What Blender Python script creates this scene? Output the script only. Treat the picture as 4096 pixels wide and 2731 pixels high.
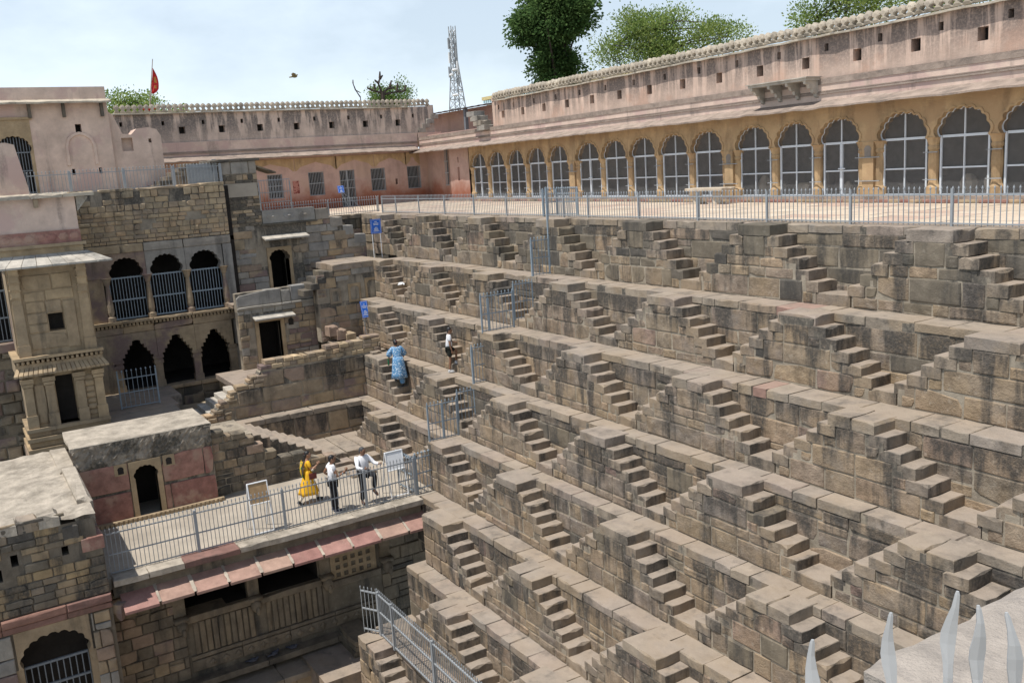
import bpy, math, random
from mathutils import Vector, Matrix
sc = bpy.context.scene
for o in list(bpy.data.objects):
    bpy.data.objects.remove(o)

# ------------------------------------------------------------------ camera, sky, sun, exposure
cam_d = bpy.data.cameras.new('camera'); cam = bpy.data.objects.new('camera', cam_d)
sc.collection.objects.link(cam); sc.camera = cam
cam.matrix_world = Matrix(((0.528764, -0.125346, 0.839462, 0), (0.846362, 0.152303, -0.510368, 0), (-0.06388, 0.980353, 0.18662, 1.75), (0, 0, 0, 1)))
cam_d.sensor_width = 36.0; cam_d.lens = 3694.72/4096*36.0
cam_d.clip_start = 0.05; cam_d.clip_end = 3000

SUN_EL, SUN_AZ = math.radians(68), math.radians(-90)     # direction towards the sun: from -Y
world = bpy.data.worlds.new('World'); sc.world = world; world.use_nodes = True
wn, wl = world.node_tree.nodes, world.node_tree.links
wn.clear()
w_out = wn.new('ShaderNodeOutputWorld'); w_bg = wn.new('ShaderNodeBackground')
sky = wn.new('ShaderNodeTexSky'); sky.sky_type = 'NISHITA'; sky.sun_disc = False
sky.sun_elevation = SUN_EL; sky.sun_rotation = math.radians(180); sky.altitude = 200
sky.air_density = 1.0; sky.dust_density = 1.0; sky.ozone_density = 1.0
tc = wn.new('ShaderNodeTexCoord'); mp = wn.new('ShaderNodeMapping'); mp.inputs['Scale'].default_value = (1, 1, 2.2)
nz = wn.new('ShaderNodeTexNoise'); nz.inputs['Scale'].default_value = 2.3; nz.inputs['Detail'].default_value = 7; nz.inputs['Roughness'].default_value = 0.55
rp = wn.new('ShaderNodeValToRGB'); rp.color_ramp.elements[0].position = 0.42; rp.color_ramp.elements[1].position = 0.64
rp.color_ramp.elements[0].color = (0.56, 0.56, 0.56, 1); rp.color_ramp.elements[1].color = (1, 1, 1, 1)
mx = wn.new('ShaderNodeMix'); mx.data_type = 'RGBA'
mx.inputs[7].default_value = (9.6, 11.0, 12.3, 1)          # thin bright cloud
wl.new(tc.outputs['Generated'], mp.inputs[0]); wl.new(mp.outputs[0], nz.inputs['Vector'])
wl.new(nz.outputs[0], rp.inputs[0])
sx = wn.new('ShaderNodeSeparateXYZ'); wl.new(tc.outputs['Generated'], sx.inputs[0])     # cloud thick at the horizon, thinned overhead out of view to cut ambient light
hz = wn.new('ShaderNodeMapRange'); hz.inputs[1].default_value = 0.2; hz.inputs[2].default_value = 0.75; hz.inputs[3].default_value = 1.0; hz.inputs[4].default_value = 0.12
hz.interpolation_type = 'SMOOTHSTEP'; wl.new(sx.outputs[2], hz.inputs[0])
hm_ = wn.new('ShaderNodeMath'); hm_.operation = 'MULTIPLY'; wl.new(rp.outputs[0], hm_.inputs[0]); wl.new(hz.outputs[0], hm_.inputs[1]); wl.new(hm_.outputs[0], mx.inputs[0]); wl.new(sky.outputs[0], mx.inputs[6])
wl.new(mx.outputs[2], w_bg.inputs[0]); w_bg.inputs[1].default_value = 0.10; wl.new(w_bg.outputs[0], w_out.inputs[0])

sun_d = bpy.data.lights.new('sun', 'SUN'); sun = bpy.data.objects.new('sun', sun_d); sc.collection.objects.link(sun)
sun_d.energy = 5.0; sun_d.angle = math.radians(0.6); sun_d.color = (1.0, 0.955, 0.89)
sun.rotation_euler = Vector((math.cos(SUN_EL)*math.cos(SUN_AZ), math.cos(SUN_EL)*math.sin(SUN_AZ), math.sin(SUN_EL))).to_track_quat('Z', 'Y').to_euler()
sun.location = (0, -20, 60)
sc.view_settings.view_transform = 'Standard'; sc.view_settings.look = 'None'
sc.view_settings.exposure = 0.0; sc.view_settings.gamma = 1.0; sc.view_settings.use_curve_mapping = False
sc.cycles.max_bounces = 6; sc.cycles.diffuse_bounces = 3; sc.cycles.transparent_max_bounces = 12

R = random.Random(7)
def U(a, b): return R.uniform(a, b)

# ------------------------------------------------------------------ materials
MATS = {}
def nodes_of(m):
    m.use_nodes = True; t = m.node_tree; t.nodes.clear(); return t.nodes, t.links
def weathered(name, cols, spread=1.0, mottle=0.35, mscale=2.2, stain=0.0, stain_col=(0.055, 0.052, 0.048), stain_scale=(1.5, 1.5, 0.22),
              stain_lo=0.52, stain_hi=0.66, zgrad=None, pale=0.0, pale_col=(0.5, 0.45, 0.38), low=None, bump=0.35, bscale=28, rough=0.9, spec=0.25, blotch=None, runoff=0.0, dust_toplight=0.0, tones=None):
    """stone or plaster: one tone per piece, mottling, dark run-off streaks, pale lime, fine relief"""
    m = bpy.data.materials.new(name); N, L = nodes_of(m)
    out = N.new('ShaderNodeOutputMaterial'); b = N.new('ShaderNodeBsdfPrincipled'); L.new(b.outputs[0], out.inputs[0])
    b.inputs['Roughness'].default_value = rough; b.inputs['Specular IOR Level'].default_value = spec
    geo = N.new('ShaderNodeNewGeometry'); pos = geo.outputs['Position']
    oi = N.new('ShaderNodeObjectInfo')
    cr = N.new('ShaderNodeValToRGB'); e = cr.color_ramp.elements
    while len(e) < len(cols): e.new(0.5)
    for i, c in enumerate(cols):
        e[i].position = i/max(1, len(cols)-1); e[i].color = (*c, 1)
    if len(cols) == 1:
        e[0].color = e[1].color = (*cols[0], 1)
    if len(cols) > 1 and spread > 0: L.new(oi.outputs['Random'], cr.inputs[0])
    else: cr.inputs[0].default_value = 0.5
    col = cr.outputs[0]
    def noise(scale, detail=5, ro=0.6, vec=None):
        n = N.new('ShaderNodeTexNoise'); n.inputs['Scale'].default_value = scale; n.inputs['Detail'].default_value = detail; n.inputs['Roughness'].default_value = ro
        L.new(vec if vec is not None else pos, n.inputs['Vector']); return n
    def ramp(src, lo, hi, a=0.0, z=1.0):
        r = N.new('ShaderNodeMapRange'); r.inputs[1].default_value = lo; r.inputs[2].default_value = hi; r.inputs[3].default_value = a; r.inputs[4].default_value = z
        r.interpolation_type = 'SMOOTHSTEP'; L.new(src, r.inputs[0]); return r.outputs[0]
    def mix(fac, a, c, mode='MIX'):
        x = N.new('ShaderNodeMix'); x.data_type = 'RGBA'; x.blend_type = mode
        if isinstance(fac, float): x.inputs[0].default_value = fac
        else: L.new(fac, x.inputs[0])
        if isinstance(a, tuple): x.inputs[6].default_value = (*a, 1)
        else: L.new(a, x.inputs[6])
        if isinstance(c, tuple): x.inputs[7].default_value = (*c, 1)
        else: L.new(c, x.inputs[7])
        return x.outputs[2]
    def mul(a, c):
        x = N.new('ShaderNodeMath'); x.operation = 'MULTIPLY'; L.new(a, x.inputs[0])
        if isinstance(c, float): x.inputs[1].default_value = c
        else: L.new(c, x.inputs[1])
        return x.outputs[0]
    n1 = noise(mscale, 6, 0.65)
    g = N.new('ShaderNodeMapRange'); g.inputs[1].default_value = 0.3; g.inputs[2].default_value = 0.7; g.inputs[3].default_value = 1-mottle; g.inputs[4].default_value = 1+mottle
    L.new(n1.outputs[0], g.inputs[0])
    cmb = N.new('ShaderNodeCombineColor')
    for i in range(3): L.new(g.outputs[0], cmb.inputs[i])
    col = mix(1.0, col, cmb.outputs[0], 'MULTIPLY')
    if tones:                                              # broad drifts of ochre and grey running across the stones
        nt = noise(0.75, 5, 0.62); col = mix(ramp(nt.outputs[0], 0.42, 0.6, 0.0, tones[2]), col, tones[0])
        nt2 = noise(1.15, 6, 0.65); col = mix(ramp(nt2.outputs[0], 0.52, 0.66, 0.0, tones[2]), col, tones[1])
    if blotch:
        nb = noise(blotch[1], 5, 0.6); col = mix(ramp(nb.outputs[0], 0.5, 0.62), col, blotch[0])
    if pale:
        np_ = noise(5.5, 7, 0.7); col = mix(mul(ramp(np_.outputs[0], 0.55, 0.72), pale), col, pale_col)
    if stain:
        vm = N.new('ShaderNodeVectorMath'); vm.operation = 'MULTIPLY'; vm.inputs[1].default_value = stain_scale; L.new(pos, vm.inputs[0])
        ns = noise(1.0, 6, 0.62, vm.outputs[0]); f = ramp(ns.outputs[0], stain_lo, stain_hi)
        if zgrad:
            sp = N.new('ShaderNodeSeparateXYZ'); L.new(pos, sp.inputs[0])
            f = mul(f, ramp(sp.outputs[2], zgrad[0], zgrad[1], zgrad[2], 1.0))
        if runoff:                                         # algae and soot hanging from the lip of every ledge of the well
            sp = N.new('ShaderNodeSeparateXYZ'); L.new(pos, sp.inputs[0])
            def frac(off, per):
                s_ = N.new('ShaderNodeMath'); s_.operation = 'MULTIPLY_ADD'; L.new(sp.outputs[2], s_.inputs[0]); s_.inputs[1].default_value = -1/per; s_.inputs[2].default_value = off/per
                q_ = N.new('ShaderNodeMath'); q_.operation = 'FRACT'; L.new(s_.outputs[0], q_.inputs[0]); return q_.outputs[0]
            fa, fb = frac(-1.71, 1.525), frac(0.0, 1.71)
            gt = N.new('ShaderNodeMath'); gt.operation = 'GREATER_THAN'; L.new(sp.outputs[2], gt.inputs[0]); gt.inputs[1].default_value = -1.71
            bl = N.new('ShaderNodeMix'); L.new(gt.outputs[0], bl.inputs[0]); L.new(fa, bl.inputs[2]); L.new(fb, bl.inputs[3])
            top_ = ramp(bl.outputs[0], 0.0, 0.75, runoff, -0.35*runoff)
            sh = N.new('ShaderNodeMath'); sh.operation = 'ADD'; L.new(ns.outputs[0], sh.inputs[0]); L.new(top_, sh.inputs[1]); f = ramp(sh.outputs[0], stain_lo, stain_hi)
            bx_ = N.new('ShaderNodeMath'); bx_.operation = 'MULTIPLY'; bx_.inputs[1].default_value = 1.0; L.new(f, bx_.inputs[0]); f = bx_.outputs[0]
        nf = noise(14, 4, 0.7); f = mul(f, ramp(nf.outputs[0], 0.25, 0.6, 0.45, 1.0))
        col = mix(mul(f, stain), col, stain_col)
    if low:                                                # damp or splashed foot of a wall: (colour, z full, z none)
        sp = N.new('ShaderNodeSeparateXYZ'); L.new(pos, sp.inputs[0])
        nl = noise(1.3, 5, 0.6); ad = N.new('ShaderNodeMath'); ad.operation = 'MULTIPLY_ADD'; L.new(nl.outputs[0], ad.inputs[0]); ad.inputs[1].default_value = -1.6; L.new(sp.outputs[2], ad.inputs[2])
        col = mix(ramp(ad.outputs[0], low[1]-0.8, low[2]-0.8, 1.0, 0.0), col, low[0])
    fine = noise(60, 3, 0.7)
    col = mix(ramp(fine.outputs[0], 0.62, 0.75, 0.0, 0.35), col, (0.05, 0.045, 0.04))
    if dust_toplight:                                               # pale dust and wear; upward faces also painted lighter, as sunlit against risers
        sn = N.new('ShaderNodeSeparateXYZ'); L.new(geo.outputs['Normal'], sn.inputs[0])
        nd = noise(3.0, 5, 0.6); f = mul(ramp(sn.outputs[2], 0.6, 0.9), ramp(nd.outputs[0], 0.28, 0.6, dust_toplight*.35, dust_toplight)); col = mix(f, col, (0.335, 0.280, 0.228))
    L.new(col, b.inputs['Base Color'])
    if bump:
        nb2 = noise(bscale, 6, 0.65); n3 = noise(bscale*0.22, 4, 0.6)
        ad = N.new('ShaderNodeMath'); ad.operation = 'MULTIPLY_ADD'; L.new(n3.outputs[0], ad.inputs[0]); ad.inputs[1].default_value = 1.5; L.new(nb2.outputs[0], ad.inputs[2])
        bp = N.new('ShaderNodeBump'); bp.inputs['Strength'].default_value = bump; bp.inputs['Distance'].default_value = 0.03
        L.new(ad.outputs[0], bp.inputs['Height']); L.new(bp.outputs[0], b.inputs['Normal'])
    MATS[name] = m; return m
def plain(name, col, rough=0.6, metal=0.0, spec=0.4, vary=0.12, scale=9.0, col2=None, lo=0.55, hi=0.65):
    m = bpy.data.materials.new(name); N, L = nodes_of(m)
    out = N.new('ShaderNodeOutputMaterial'); b = N.new('ShaderNodeBsdfPrincipled'); L.new(b.outputs[0], out.inputs[0])
    b.inputs['Roughness'].default_value = rough; b.inputs['Metallic'].default_value = metal; b.inputs['Specular IOR Level'].default_value = spec
    geo = N.new('ShaderNodeNewGeometry'); n = N.new('ShaderNodeTexNoise'); n.inputs['Scale'].default_value = scale; n.inputs['Detail'].default_value = 5
    L.new(geo.outputs['Position'], n.inputs['Vector'])
    r = N.new('ShaderNodeValToRGB'); r.color_ramp.elements[0].position = lo if col2 else 0.3; r.color_ramp.elements[1].position = hi if col2 else 0.7
    r.color_ramp.elements[0].color = (*(c*(1-vary) for c in col), 1) if not col2 else (*col, 1)
    r.color_ramp.elements[1].color = (*(min(1, c*(1+vary)) for c in col), 1) if not col2 else (*col2, 1)
    L.new(n.outputs[0], r.inputs[0]); L.new(r.outputs[0], b.inputs['Base Color'])
    MATS[name] = m; return m

TONES = ((0.305, 0.222, 0.135), (0.20, 0.178, 0.156), 0.45)
STEP = [(0.260, 0.196, 0.139), (0.215, 0.173, 0.139), (0.292, 0.220, 0.143), (0.188, 0.154, 0.125), (0.274, 0.208, 0.152), (0.234, 0.188, 0.136), (0.169, 0.141, 0.119), (0.311, 0.232, 0.154), (0.230, 0.164, 0.136)]
M_stone = weathered('well_sandstone', STEP, stain=0.88, stain_scale=(2.3, 2.3, 0.3), stain_lo=0.475, stain_hi=0.615, runoff=0.13, pale=0.38, mottle=0.46, mscale=3.2, tones=TONES, bump=.65)
M_tread = weathered('worn_tread_stone', [(0.255, 0.205, 0.155), (0.225, 0.186, 0.146), (0.275, 0.222, 0.168), (0.205, 0.175, 0.142), (0.255, 0.20, 0.157)], stain=0.85, stain_scale=(2.0, 2.0, 0.6), stain_lo=0.46, stain_hi=0.62, runoff=0.07, pale=0.2, mottle=0.3, tones=TONES, dust_toplight=.8, bump=.5)
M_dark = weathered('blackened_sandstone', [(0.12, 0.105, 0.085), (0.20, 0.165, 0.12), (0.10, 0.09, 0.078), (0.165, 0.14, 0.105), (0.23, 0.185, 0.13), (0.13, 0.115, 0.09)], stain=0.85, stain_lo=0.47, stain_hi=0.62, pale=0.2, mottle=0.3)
M_cope = weathered('coping_sandstone', [(0.28, 0.232, 0.182), (0.245, 0.208, 0.165), (0.30, 0.248, 0.19), (0.225, 0.195, 0.162), (0.285, 0.225, 0.185), (0.255, 0.225, 0.19)], stain=0.75, stain_scale=(1.6, 1.6, 1.0), stain_lo=0.52, stain_hi=0.66, pale=0.35, pale_col=(0.40, 0.33, 0.25), mottle=0.34, tones=TONES, dust_toplight=.6, bump=.5)
M_mortar = weathered('lime_mortar', [(0.30, 0.258, 0.20)], stain=0.85, stain_scale=(2.3, 2.3, 0.3), stain_lo=0.475, stain_hi=0.615, runoff=0.13, mottle=0.3, bscale=40)
M_left = weathered('palace_court_stone', [(0.33, 0.247, 0.158), (0.275, 0.22, 0.158), (0.365, 0.272, 0.168), (0.25, 0.20, 0.15), (0.30, 0.217, 0.165), (0.335, 0.262, 0.172)], stain=0.65, stain_lo=0.55, stain_hi=0.7, pale=0.2, mottle=0.3, blotch=((0.205, 0.15, 0.135), 0.7))
M_grey = weathered('grey_slab_stone', [(0.285, 0.27, 0.245), (0.32, 0.29, 0.245), (0.25, 0.24, 0.225), (0.30, 0.26, 0.21)], stain=0.5, pale=0.2, mottle=0.22)
M_rubble = weathered('small_rubble_stone', [(0.41, 0.305, 0.19), (0.33, 0.265, 0.18), (0.47, 0.355, 0.22), (0.28, 0.225, 0.165), (0.42, 0.30, 0.185), (0.375, 0.295, 0.20)], stain=0.85, stain_scale=(1.6, 1.6, .35), stain_lo=0.555, stain_hi=0.66, pale=0.25, mottle=0.3)
M_tan = weathered('carved_tan_stone', [(0.36, 0.268, 0.165), (0.31, 0.237, 0.155), (0.385, 0.29, 0.18), (0.29, 0.225, 0.15)], stain=0.5, stain_lo=0.56, stain_hi=0.7, pale=0.2, mottle=0.25)
M_pink = weathered('pink_lime_plaster', [(0.56, 0.42, 0.34)], stain=0.9, stain_col=(0.13, 0.11, 0.10), stain_scale=(3.4, 3.4, 0.3), stain_lo=0.41, stain_hi=0.54, zgrad=(3.5, 4.8, 0.1), pale=0.35, pale_col=(0.56, 0.42, 0.35), mottle=0.2, mscale=1.2, bump=0.2, blotch=((0.54, 0.365, 0.28), 0.5))
M_pinkl = weathered('pink_wall_with_red_foot', [(0.48, 0.335, 0.285)], stain=0.25, stain_col=(0.17, 0.12, 0.10), pale=0.25, pale_col=(0.55, 0.40, 0.33), mottle=0.18, mscale=1.2, bump=0.2, low=((0.27, 0.10, 0.06), 0.2, 1.5), blotch=((0.46, 0.325, 0.26), 0.6))
M_pinkp = weathered('pale_pink_plaster', [(0.60, 0.465, 0.385)], stain=0.5, stain_col=(0.15, 0.12, 0.11), stain_lo=0.56, stain_hi=0.7, pale=0.35, pale_col=(0.52, 0.43, 0.37), mottle=0.2, mscale=1.4, bump=0.2, blotch=((0.54, 0.39, 0.34), 0.8))
M_ochre = weathered('ochre_lime_plaster', [(0.445, 0.315, 0.18)], stain=0.5, stain_col=(0.17, 0.12, 0.075), stain_scale=(2.2, 2.2, 0.5), stain_lo=0.48, stain_hi=0.66, pale=0.3, pale_col=(0.52, 0.40, 0.27), mottle=0.22, mscale=1.6, bump=0.2, blotch=((0.41, 0.28, 0.16), 1.0))
M_band = weathered('dusty_pink_eave', [(0.30, 0.24, 0.20)], stain=0.6, stain_col=(0.13, 0.11, 0.095), stain_scale=(1.5, 1.5, 2.0), pale=0.3, pale_col=(0.48, 0.38, 0.30), mottle=0.3, bump=0.4)
M_merlon = weathered('weathered_parapet_stone', [(0.45, 0.39, 0.31), (0.38, 0.33, 0.26), (0.50, 0.44, 0.35), (0.33, 0.29, 0.24)], stain=0.55, stain_col=(0.10, 0.09, 0.08), stain_scale=(3, 3, 1.5), mottle=0.25)
M_red = weathered('red_sandstone', [(0.30, 0.155, 0.125), (0.34, 0.19, 0.15), (0.26, 0.125, 0.105), (0.36, 0.225, 0.17), (0.29, 0.14, 0.118)], stain=0.25, stain_col=(0.18, 0.11, 0.09), stain_scale=(2.5, 1.0, 2.5), pale=0.25, pale_col=(0.44, 0.30, 0.22), mottle=0.32, mscale=4, blotch=((0.37, 0.245, 0.19), 1.1))
M_pave = weathered('plaza_paving', [(0.54, 0.45, 0.345), (0.57, 0.475, 0.37), (0.50, 0.405, 0.305), (0.58, 0.49, 0.385), (0.47, 0.345, 0.27), (0.55, 0.455, 0.35)], stain=0.2, stain_scale=(0.7, 0.7, 0.7), mottle=0.16, bump=0.12)
M_conc = weathered('dusty_concrete', [(0.36, 0.315, 0.255)], stain=0.35, stain_col=(0.24, 0.21, 0.175), stain_scale=(0.8, 0.8, 0.8), mottle=0.18, mscale=1.0, bump=0.15)
M_roof = weathered('rough_lime_roof', [(0.37, 0.325, 0.265)], stain=0.6, stain_col=(0.16, 0.14, 0.11), stain_scale=(1.0, 1.0, 1.0), stain_lo=0.5, stain_hi=0.68, pale=0.4, pale_col=(0.52, 0.46, 0.38), mottle=0.35, mscale=2.5, bump=0.7, bscale=14)
M_inside = weathered('shade_black_interior', [(0.030, 0.026, 0.023)], mottle=0.3, bump=0.1)  # near black: the shade of rooms and openings is put into the colour
M_hall = weathered('hall_interior_plaster', [(0.25, 0.225, 0.20)], mottle=0.25, bump=0.1)
M_ground = weathered('dry_earth', [(0.33, 0.27, 0.19)], mottle=0.3, mscale=0.3, blotch=((0.16, 0.17, 0.07), 0.15))
M_metal = plain('grey_painted_steel', (0.29, 0.31, 0.325), 0.45, 0.0, 0.5, 0.08)
M_gate = plain('blue_grey_painted_steel', (0.24, 0.295, 0.34), 0.45, 0.0, 0.5, 0.08)
M_iron = plain('dull_iron', (0.16, 0.18, 0.20), 0.6, 0.0, 0.4, 0.1)
M_white = plain('white_paint', (0.74, 0.75, 0.76), 0.5, 0, 0.4, 0.04)
M_spike = plain('chipped_silver_paint', (0.37, 0.38, 0.385), 0.5, 0.0, 0.4, 0.1, 30.0, (0.17, 0.105, 0.075), 0.655, 0.675)
M_blue = plain('blue_enamel_sign', (0.018, 0.13, 0.56), 0.4, 0, 0.5, 0.05)
M_board = plain('brown_board', (0.36, 0.24, 0.13), 0.7, 0, 0.3, 0.15)
M_frame = plain('white_powder_coat', (0.58, 0.63, 0.68), 0.45, 0, 0.5, 0.05)
M_pinkx = weathered('streaked_pink_plaster', [(0.57, 0.46, 0.385)], stain=0.9, stain_col=(0.13, 0.12, 0.115), stain_scale=(2.4, 2.4, 0.4), stain_lo=0.41, stain_hi=0.53, zgrad=(3.6, 5.2, 0.3), pale=0.4, pale_col=(0.55, 0.46, 0.40), mottle=0.22, mscale=1.2, bump=0.2)
def wire():
    m = bpy.data.materials.new('wire_mesh'); N, L = nodes_of(m)
    out = N.new('ShaderNodeOutputMaterial'); b = N.new('ShaderNodeBsdfPrincipled'); tr = N.new('ShaderNodeBsdfTransparent'); mx_ = N.new('ShaderNodeMixShader')
    b.inputs['Base Color'].default_value = (0.26, 0.26, 0.26, 1); b.inputs['Roughness'].default_value = 0.6
    geo = N.new('ShaderNodeNewGeometry'); fac = []
    for s in (1, -1):                                        # two sets of crossing wires
        d = N.new('ShaderNodeVectorMath'); d.operation = 'DOT_PRODUCT'; d.inputs[1].default_value = (1, 0, 1.4*s); L.new(geo.outputs['Position'], d.inputs[0])
        a = N.new('ShaderNodeMath'); a.operation = 'MULTIPLY'; a.inputs[1].default_value = 18; L.new(d.outputs['Value'], a.inputs[0])
        f = N.new('ShaderNodeMath'); f.operation = 'FRACT'; L.new(a.outputs[0], f.inputs[0])
        c = N.new('ShaderNodeMath'); c.operation = 'LESS_THAN'; c.inputs[1].default_value = 0.14; L.new(f.outputs[0], c.inputs[0]); fac.append(c)
    x = N.new('ShaderNodeMath'); x.operation = 'MAXIMUM'; L.new(fac[0].outputs[0], x.inputs[0]); L.new(fac[1].outputs[0], x.inputs[1])
    L.new(x.outputs[0], mx_.inputs[0]); L.new(tr.outputs[0], mx_.inputs[1]); L.new(b.outputs[0], mx_.inputs[2]); L.new(mx_.outputs[0], out.inputs[0]); return m
M_mesh = wire()
M_slab = weathered('pale_stone_slab', [(0.44, 0.40, 0.34), (0.38, 0.36, 0.32), (0.48, 0.43, 0.36)], stain=.4, stain_scale=(2, 2, 2), mottle=.25)
M_cope2 = weathered('pale_bench_stone', [(0.50, 0.43, 0.34)], stain=.2, mottle=.15)
M_near = weathered('pitted_grey_slab', [(0.385, 0.34, 0.295)], stain=.45, stain_col=(0.22, 0.20, 0.185), stain_scale=(5, 9, 5), stain_lo=.5, stain_hi=.64, pale=.3, pale_col=(.50, .44, .38), mottle=.16, mscale=6, bump=.6, bscale=70)
M_rim = weathered('blackened_rough_lime', [(0.27, 0.235, 0.19)], stain=.95, stain_col=(0.07, 0.065, 0.055), stain_scale=(2.2, 2.2, 1.6), stain_lo=.44, stain_hi=.58, pale=.4, pale_col=(.46, .41, .33), mottle=.4, mscale=5, bump=.8, bscale=16)

def leafy(name, a, b2):
    m = bpy.data.materials.new(name); N, L = nodes_of(m)
    out = N.new('ShaderNodeOutputMaterial'); d = N.new('ShaderNodeBsdfDiffuse'); t = N.new('ShaderNodeBsdfTranslucent'); x = N.new('ShaderNodeMixShader'); x.inputs[0].default_value = .48
    geo = N.new('ShaderNodeNewGeometry'); n = N.new('ShaderNodeTexNoise'); n.inputs['Scale'].default_value = 1.1; n.inputs['Detail'].default_value = 4; L.new(geo.outputs['Position'], n.inputs['Vector'])
    r = N.new('ShaderNodeValToRGB'); r.color_ramp.elements[0].position = .35; r.color_ramp.elements[1].position = .65; r.color_ramp.elements[0].color = (*a, 1); r.color_ramp.elements[1].color = (*b2, 1)
    L.new(n.outputs[0], r.inputs[0]); L.new(r.outputs[0], d.inputs[0]); L.new(r.outputs[0], t.inputs[0]); L.new(d.outputs[0], x.inputs[1]); L.new(t.outputs[0], x.inputs[2]); L.new(x.outputs[0], out.inputs[0]); return m

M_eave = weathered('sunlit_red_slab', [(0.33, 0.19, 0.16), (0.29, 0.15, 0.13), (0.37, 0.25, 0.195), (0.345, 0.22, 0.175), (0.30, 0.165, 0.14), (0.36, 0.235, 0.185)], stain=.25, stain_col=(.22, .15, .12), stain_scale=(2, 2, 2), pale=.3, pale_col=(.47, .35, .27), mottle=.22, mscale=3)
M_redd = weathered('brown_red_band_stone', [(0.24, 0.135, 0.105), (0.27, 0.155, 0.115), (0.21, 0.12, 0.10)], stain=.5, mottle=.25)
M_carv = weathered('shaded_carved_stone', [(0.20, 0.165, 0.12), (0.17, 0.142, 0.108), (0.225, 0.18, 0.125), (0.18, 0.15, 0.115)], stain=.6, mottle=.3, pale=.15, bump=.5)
M_ochs = weathered('ochre_stained_rubble', [(0.34, 0.25, 0.145), (0.28, 0.215, 0.14), (0.22, 0.18, 0.135), (0.37, 0.27, 0.15)], stain=.92, stain_scale=(1.7, 1.7, .3), stain_lo=.47, stain_hi=.6, mottle=.3)
M_joint = weathered('pale_joint_mortar', [(0.37, 0.32, 0.26)], mottle=.35)
M_redp = weathered('faded_red_ledge_slab', [(0.28, 0.175, 0.14)], stain=.5, mottle=.3, dust_toplight=.35)

# ------------------------------------------------------------------ helpers
COL = sc.collection
class MB:
    def __init__(self): self.v, self.f, self.m = [], [], []
    def add(self, vs, fs, mi=0):
        n = len(self.v); self.v += [tuple(p) for p in vs]
        for q in fs: self.f.append([i+n for i in q]); self.m.append(mi)
    def box(self, x0, x1, y0, y1, z0, z1, mi=0):
        self.add([(x0,y0,z0),(x1,y0,z0),(x1,y1,z0),(x0,y1,z0),(x0,y0,z1),(x1,y0,z1),(x1,y1,z1),(x0,y1,z1)],
                 [(3,2,1,0),(4,5,6,7),(0,1,5,4),(1,2,6,5),(2,3,7,6),(3,0,4,7)], mi)
    def prism(self, poly, P, w0, w1, mi=0):
        n = len(poly)
        self.add([P(u, v, w1) for u, v in poly]+[P(u, v, w0) for u, v in poly],
                 [tuple(range(n)), tuple(range(2*n-1, n-1, -1))]+[(i, n+i, n+(i+1) % n, (i+1) % n) for i in range(n)], mi)
    def tube(self, p, q, r, n=6, r2=None, mi=0):
        p, q = Vector(p), Vector(q); d = (q-p).normalized()
        a = d.cross(Vector((0, 0, 1)) if abs(d.z) < 0.9 else Vector((1, 0, 0))).normalized(); b = d.cross(a)
        r2 = r if r2 is None else r2
        vs = [c+(a*math.cos(t)+b*math.sin(t))*k for c, k in ((p, r), (q, r2)) for t in [2*math.pi*i/n for i in range(n)]]
        self.add(vs, [(i, (i+1) % n, n+(i+1) % n, n+i) for i in range(n)]+[tuple(range(n-1, -1, -1)), tuple(range(n, 2*n))], mi)
    def loft(self, rings, mi=0, cap=True):
        n = len(rings[0]); self.add([p for r in rings for p in r], [(k*n+i, k*n+(i+1) % n, (k+1)*n+(i+1) % n, (k+1)*n+i) for k in range(len(rings)-1) for i in range(n)]
                 + ([tuple(range(n-1, -1, -1)), tuple(range((len(rings)-1)*n, len(rings)*n))] if cap else []), mi)
    def lathe(self, c, prof, n=10, mi=0, sx=1.0, sy=1.0):
        self.loft([[(c[0]+r*sx*math.cos(2*math.pi*i/n), c[1]+r*sy*math.sin(2*math.pi*i/n), c[2]+z) for i in range(n)] for r, z in prof], mi)
    def ell(self, c, rx, ry, rz, n=10, k=7, mi=0, rot=None):
        rings = []
        for j in range(k):
            t = math.pi*(j+0.02)/(k-1+0.04)
            ring = []
            for i in range(n):
                p = Vector((rx*math.sin(t)*math.cos(2*math.pi*i/n), ry*math.sin(t)*math.sin(2*math.pi*i/n), -rz*math.cos(t)))
                if rot is not None: p = rot @ p
                ring.append(Vector(c)+p)
            rings.append(ring)
        self.loft(rings, mi)
    def mesh(self, name):
        me = bpy.data.meshes.new(name); me.from_pydata(self.v, [], self.f); return me
    def build(self, name, mats, parent=None, smooth=False):
        me = self.mesh(name)
        for m in (mats if isinstance(mats, (list, tuple)) else [mats]): me.materials.append(m)
        if any(self.m): me.polygons.foreach_set('material_index', self.m)
        if smooth: me.polygons.foreach_set('use_smooth', [True]*len(self.f))
        return link(name, me, parent)
def link(name, me, parent=None, loc=None, rot=None):
    o = bpy.data.objects.new(name, me); COL.objects.link(o)
    if parent is not None: o.parent = parent; o.matrix_parent_inverse = INV.get(parent.name, Matrix())
    if loc is not None: o.location = loc
    if rot is not None: o.rotation_euler = rot
    return o
INV = {}
def reg(o): INV[o.name] = Matrix.Translation(-o.location)
def thing(name, label, cat, loc=(0, 0, 0), group=None, kind=None):
    o = bpy.data.objects.new(name, None); COL.objects.link(o); o.location = loc; o.empty_display_size = 0.2
    INV[o.name] = Matrix.Translation(-Vector(loc))
    if label: o['label'] = label
    if cat: o['category'] = cat
    if group: o['group'] = group
    if kind: o['kind'] = kind
    return o
def tag(o, label=None, cat=None, group=None, kind=None):
    for k, v in (('label', label), ('category', cat), ('group', group), ('kind', kind)):
        if v: o[k] = v
    INV[o.name] = Matrix.Translation(-o.location); return o
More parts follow.
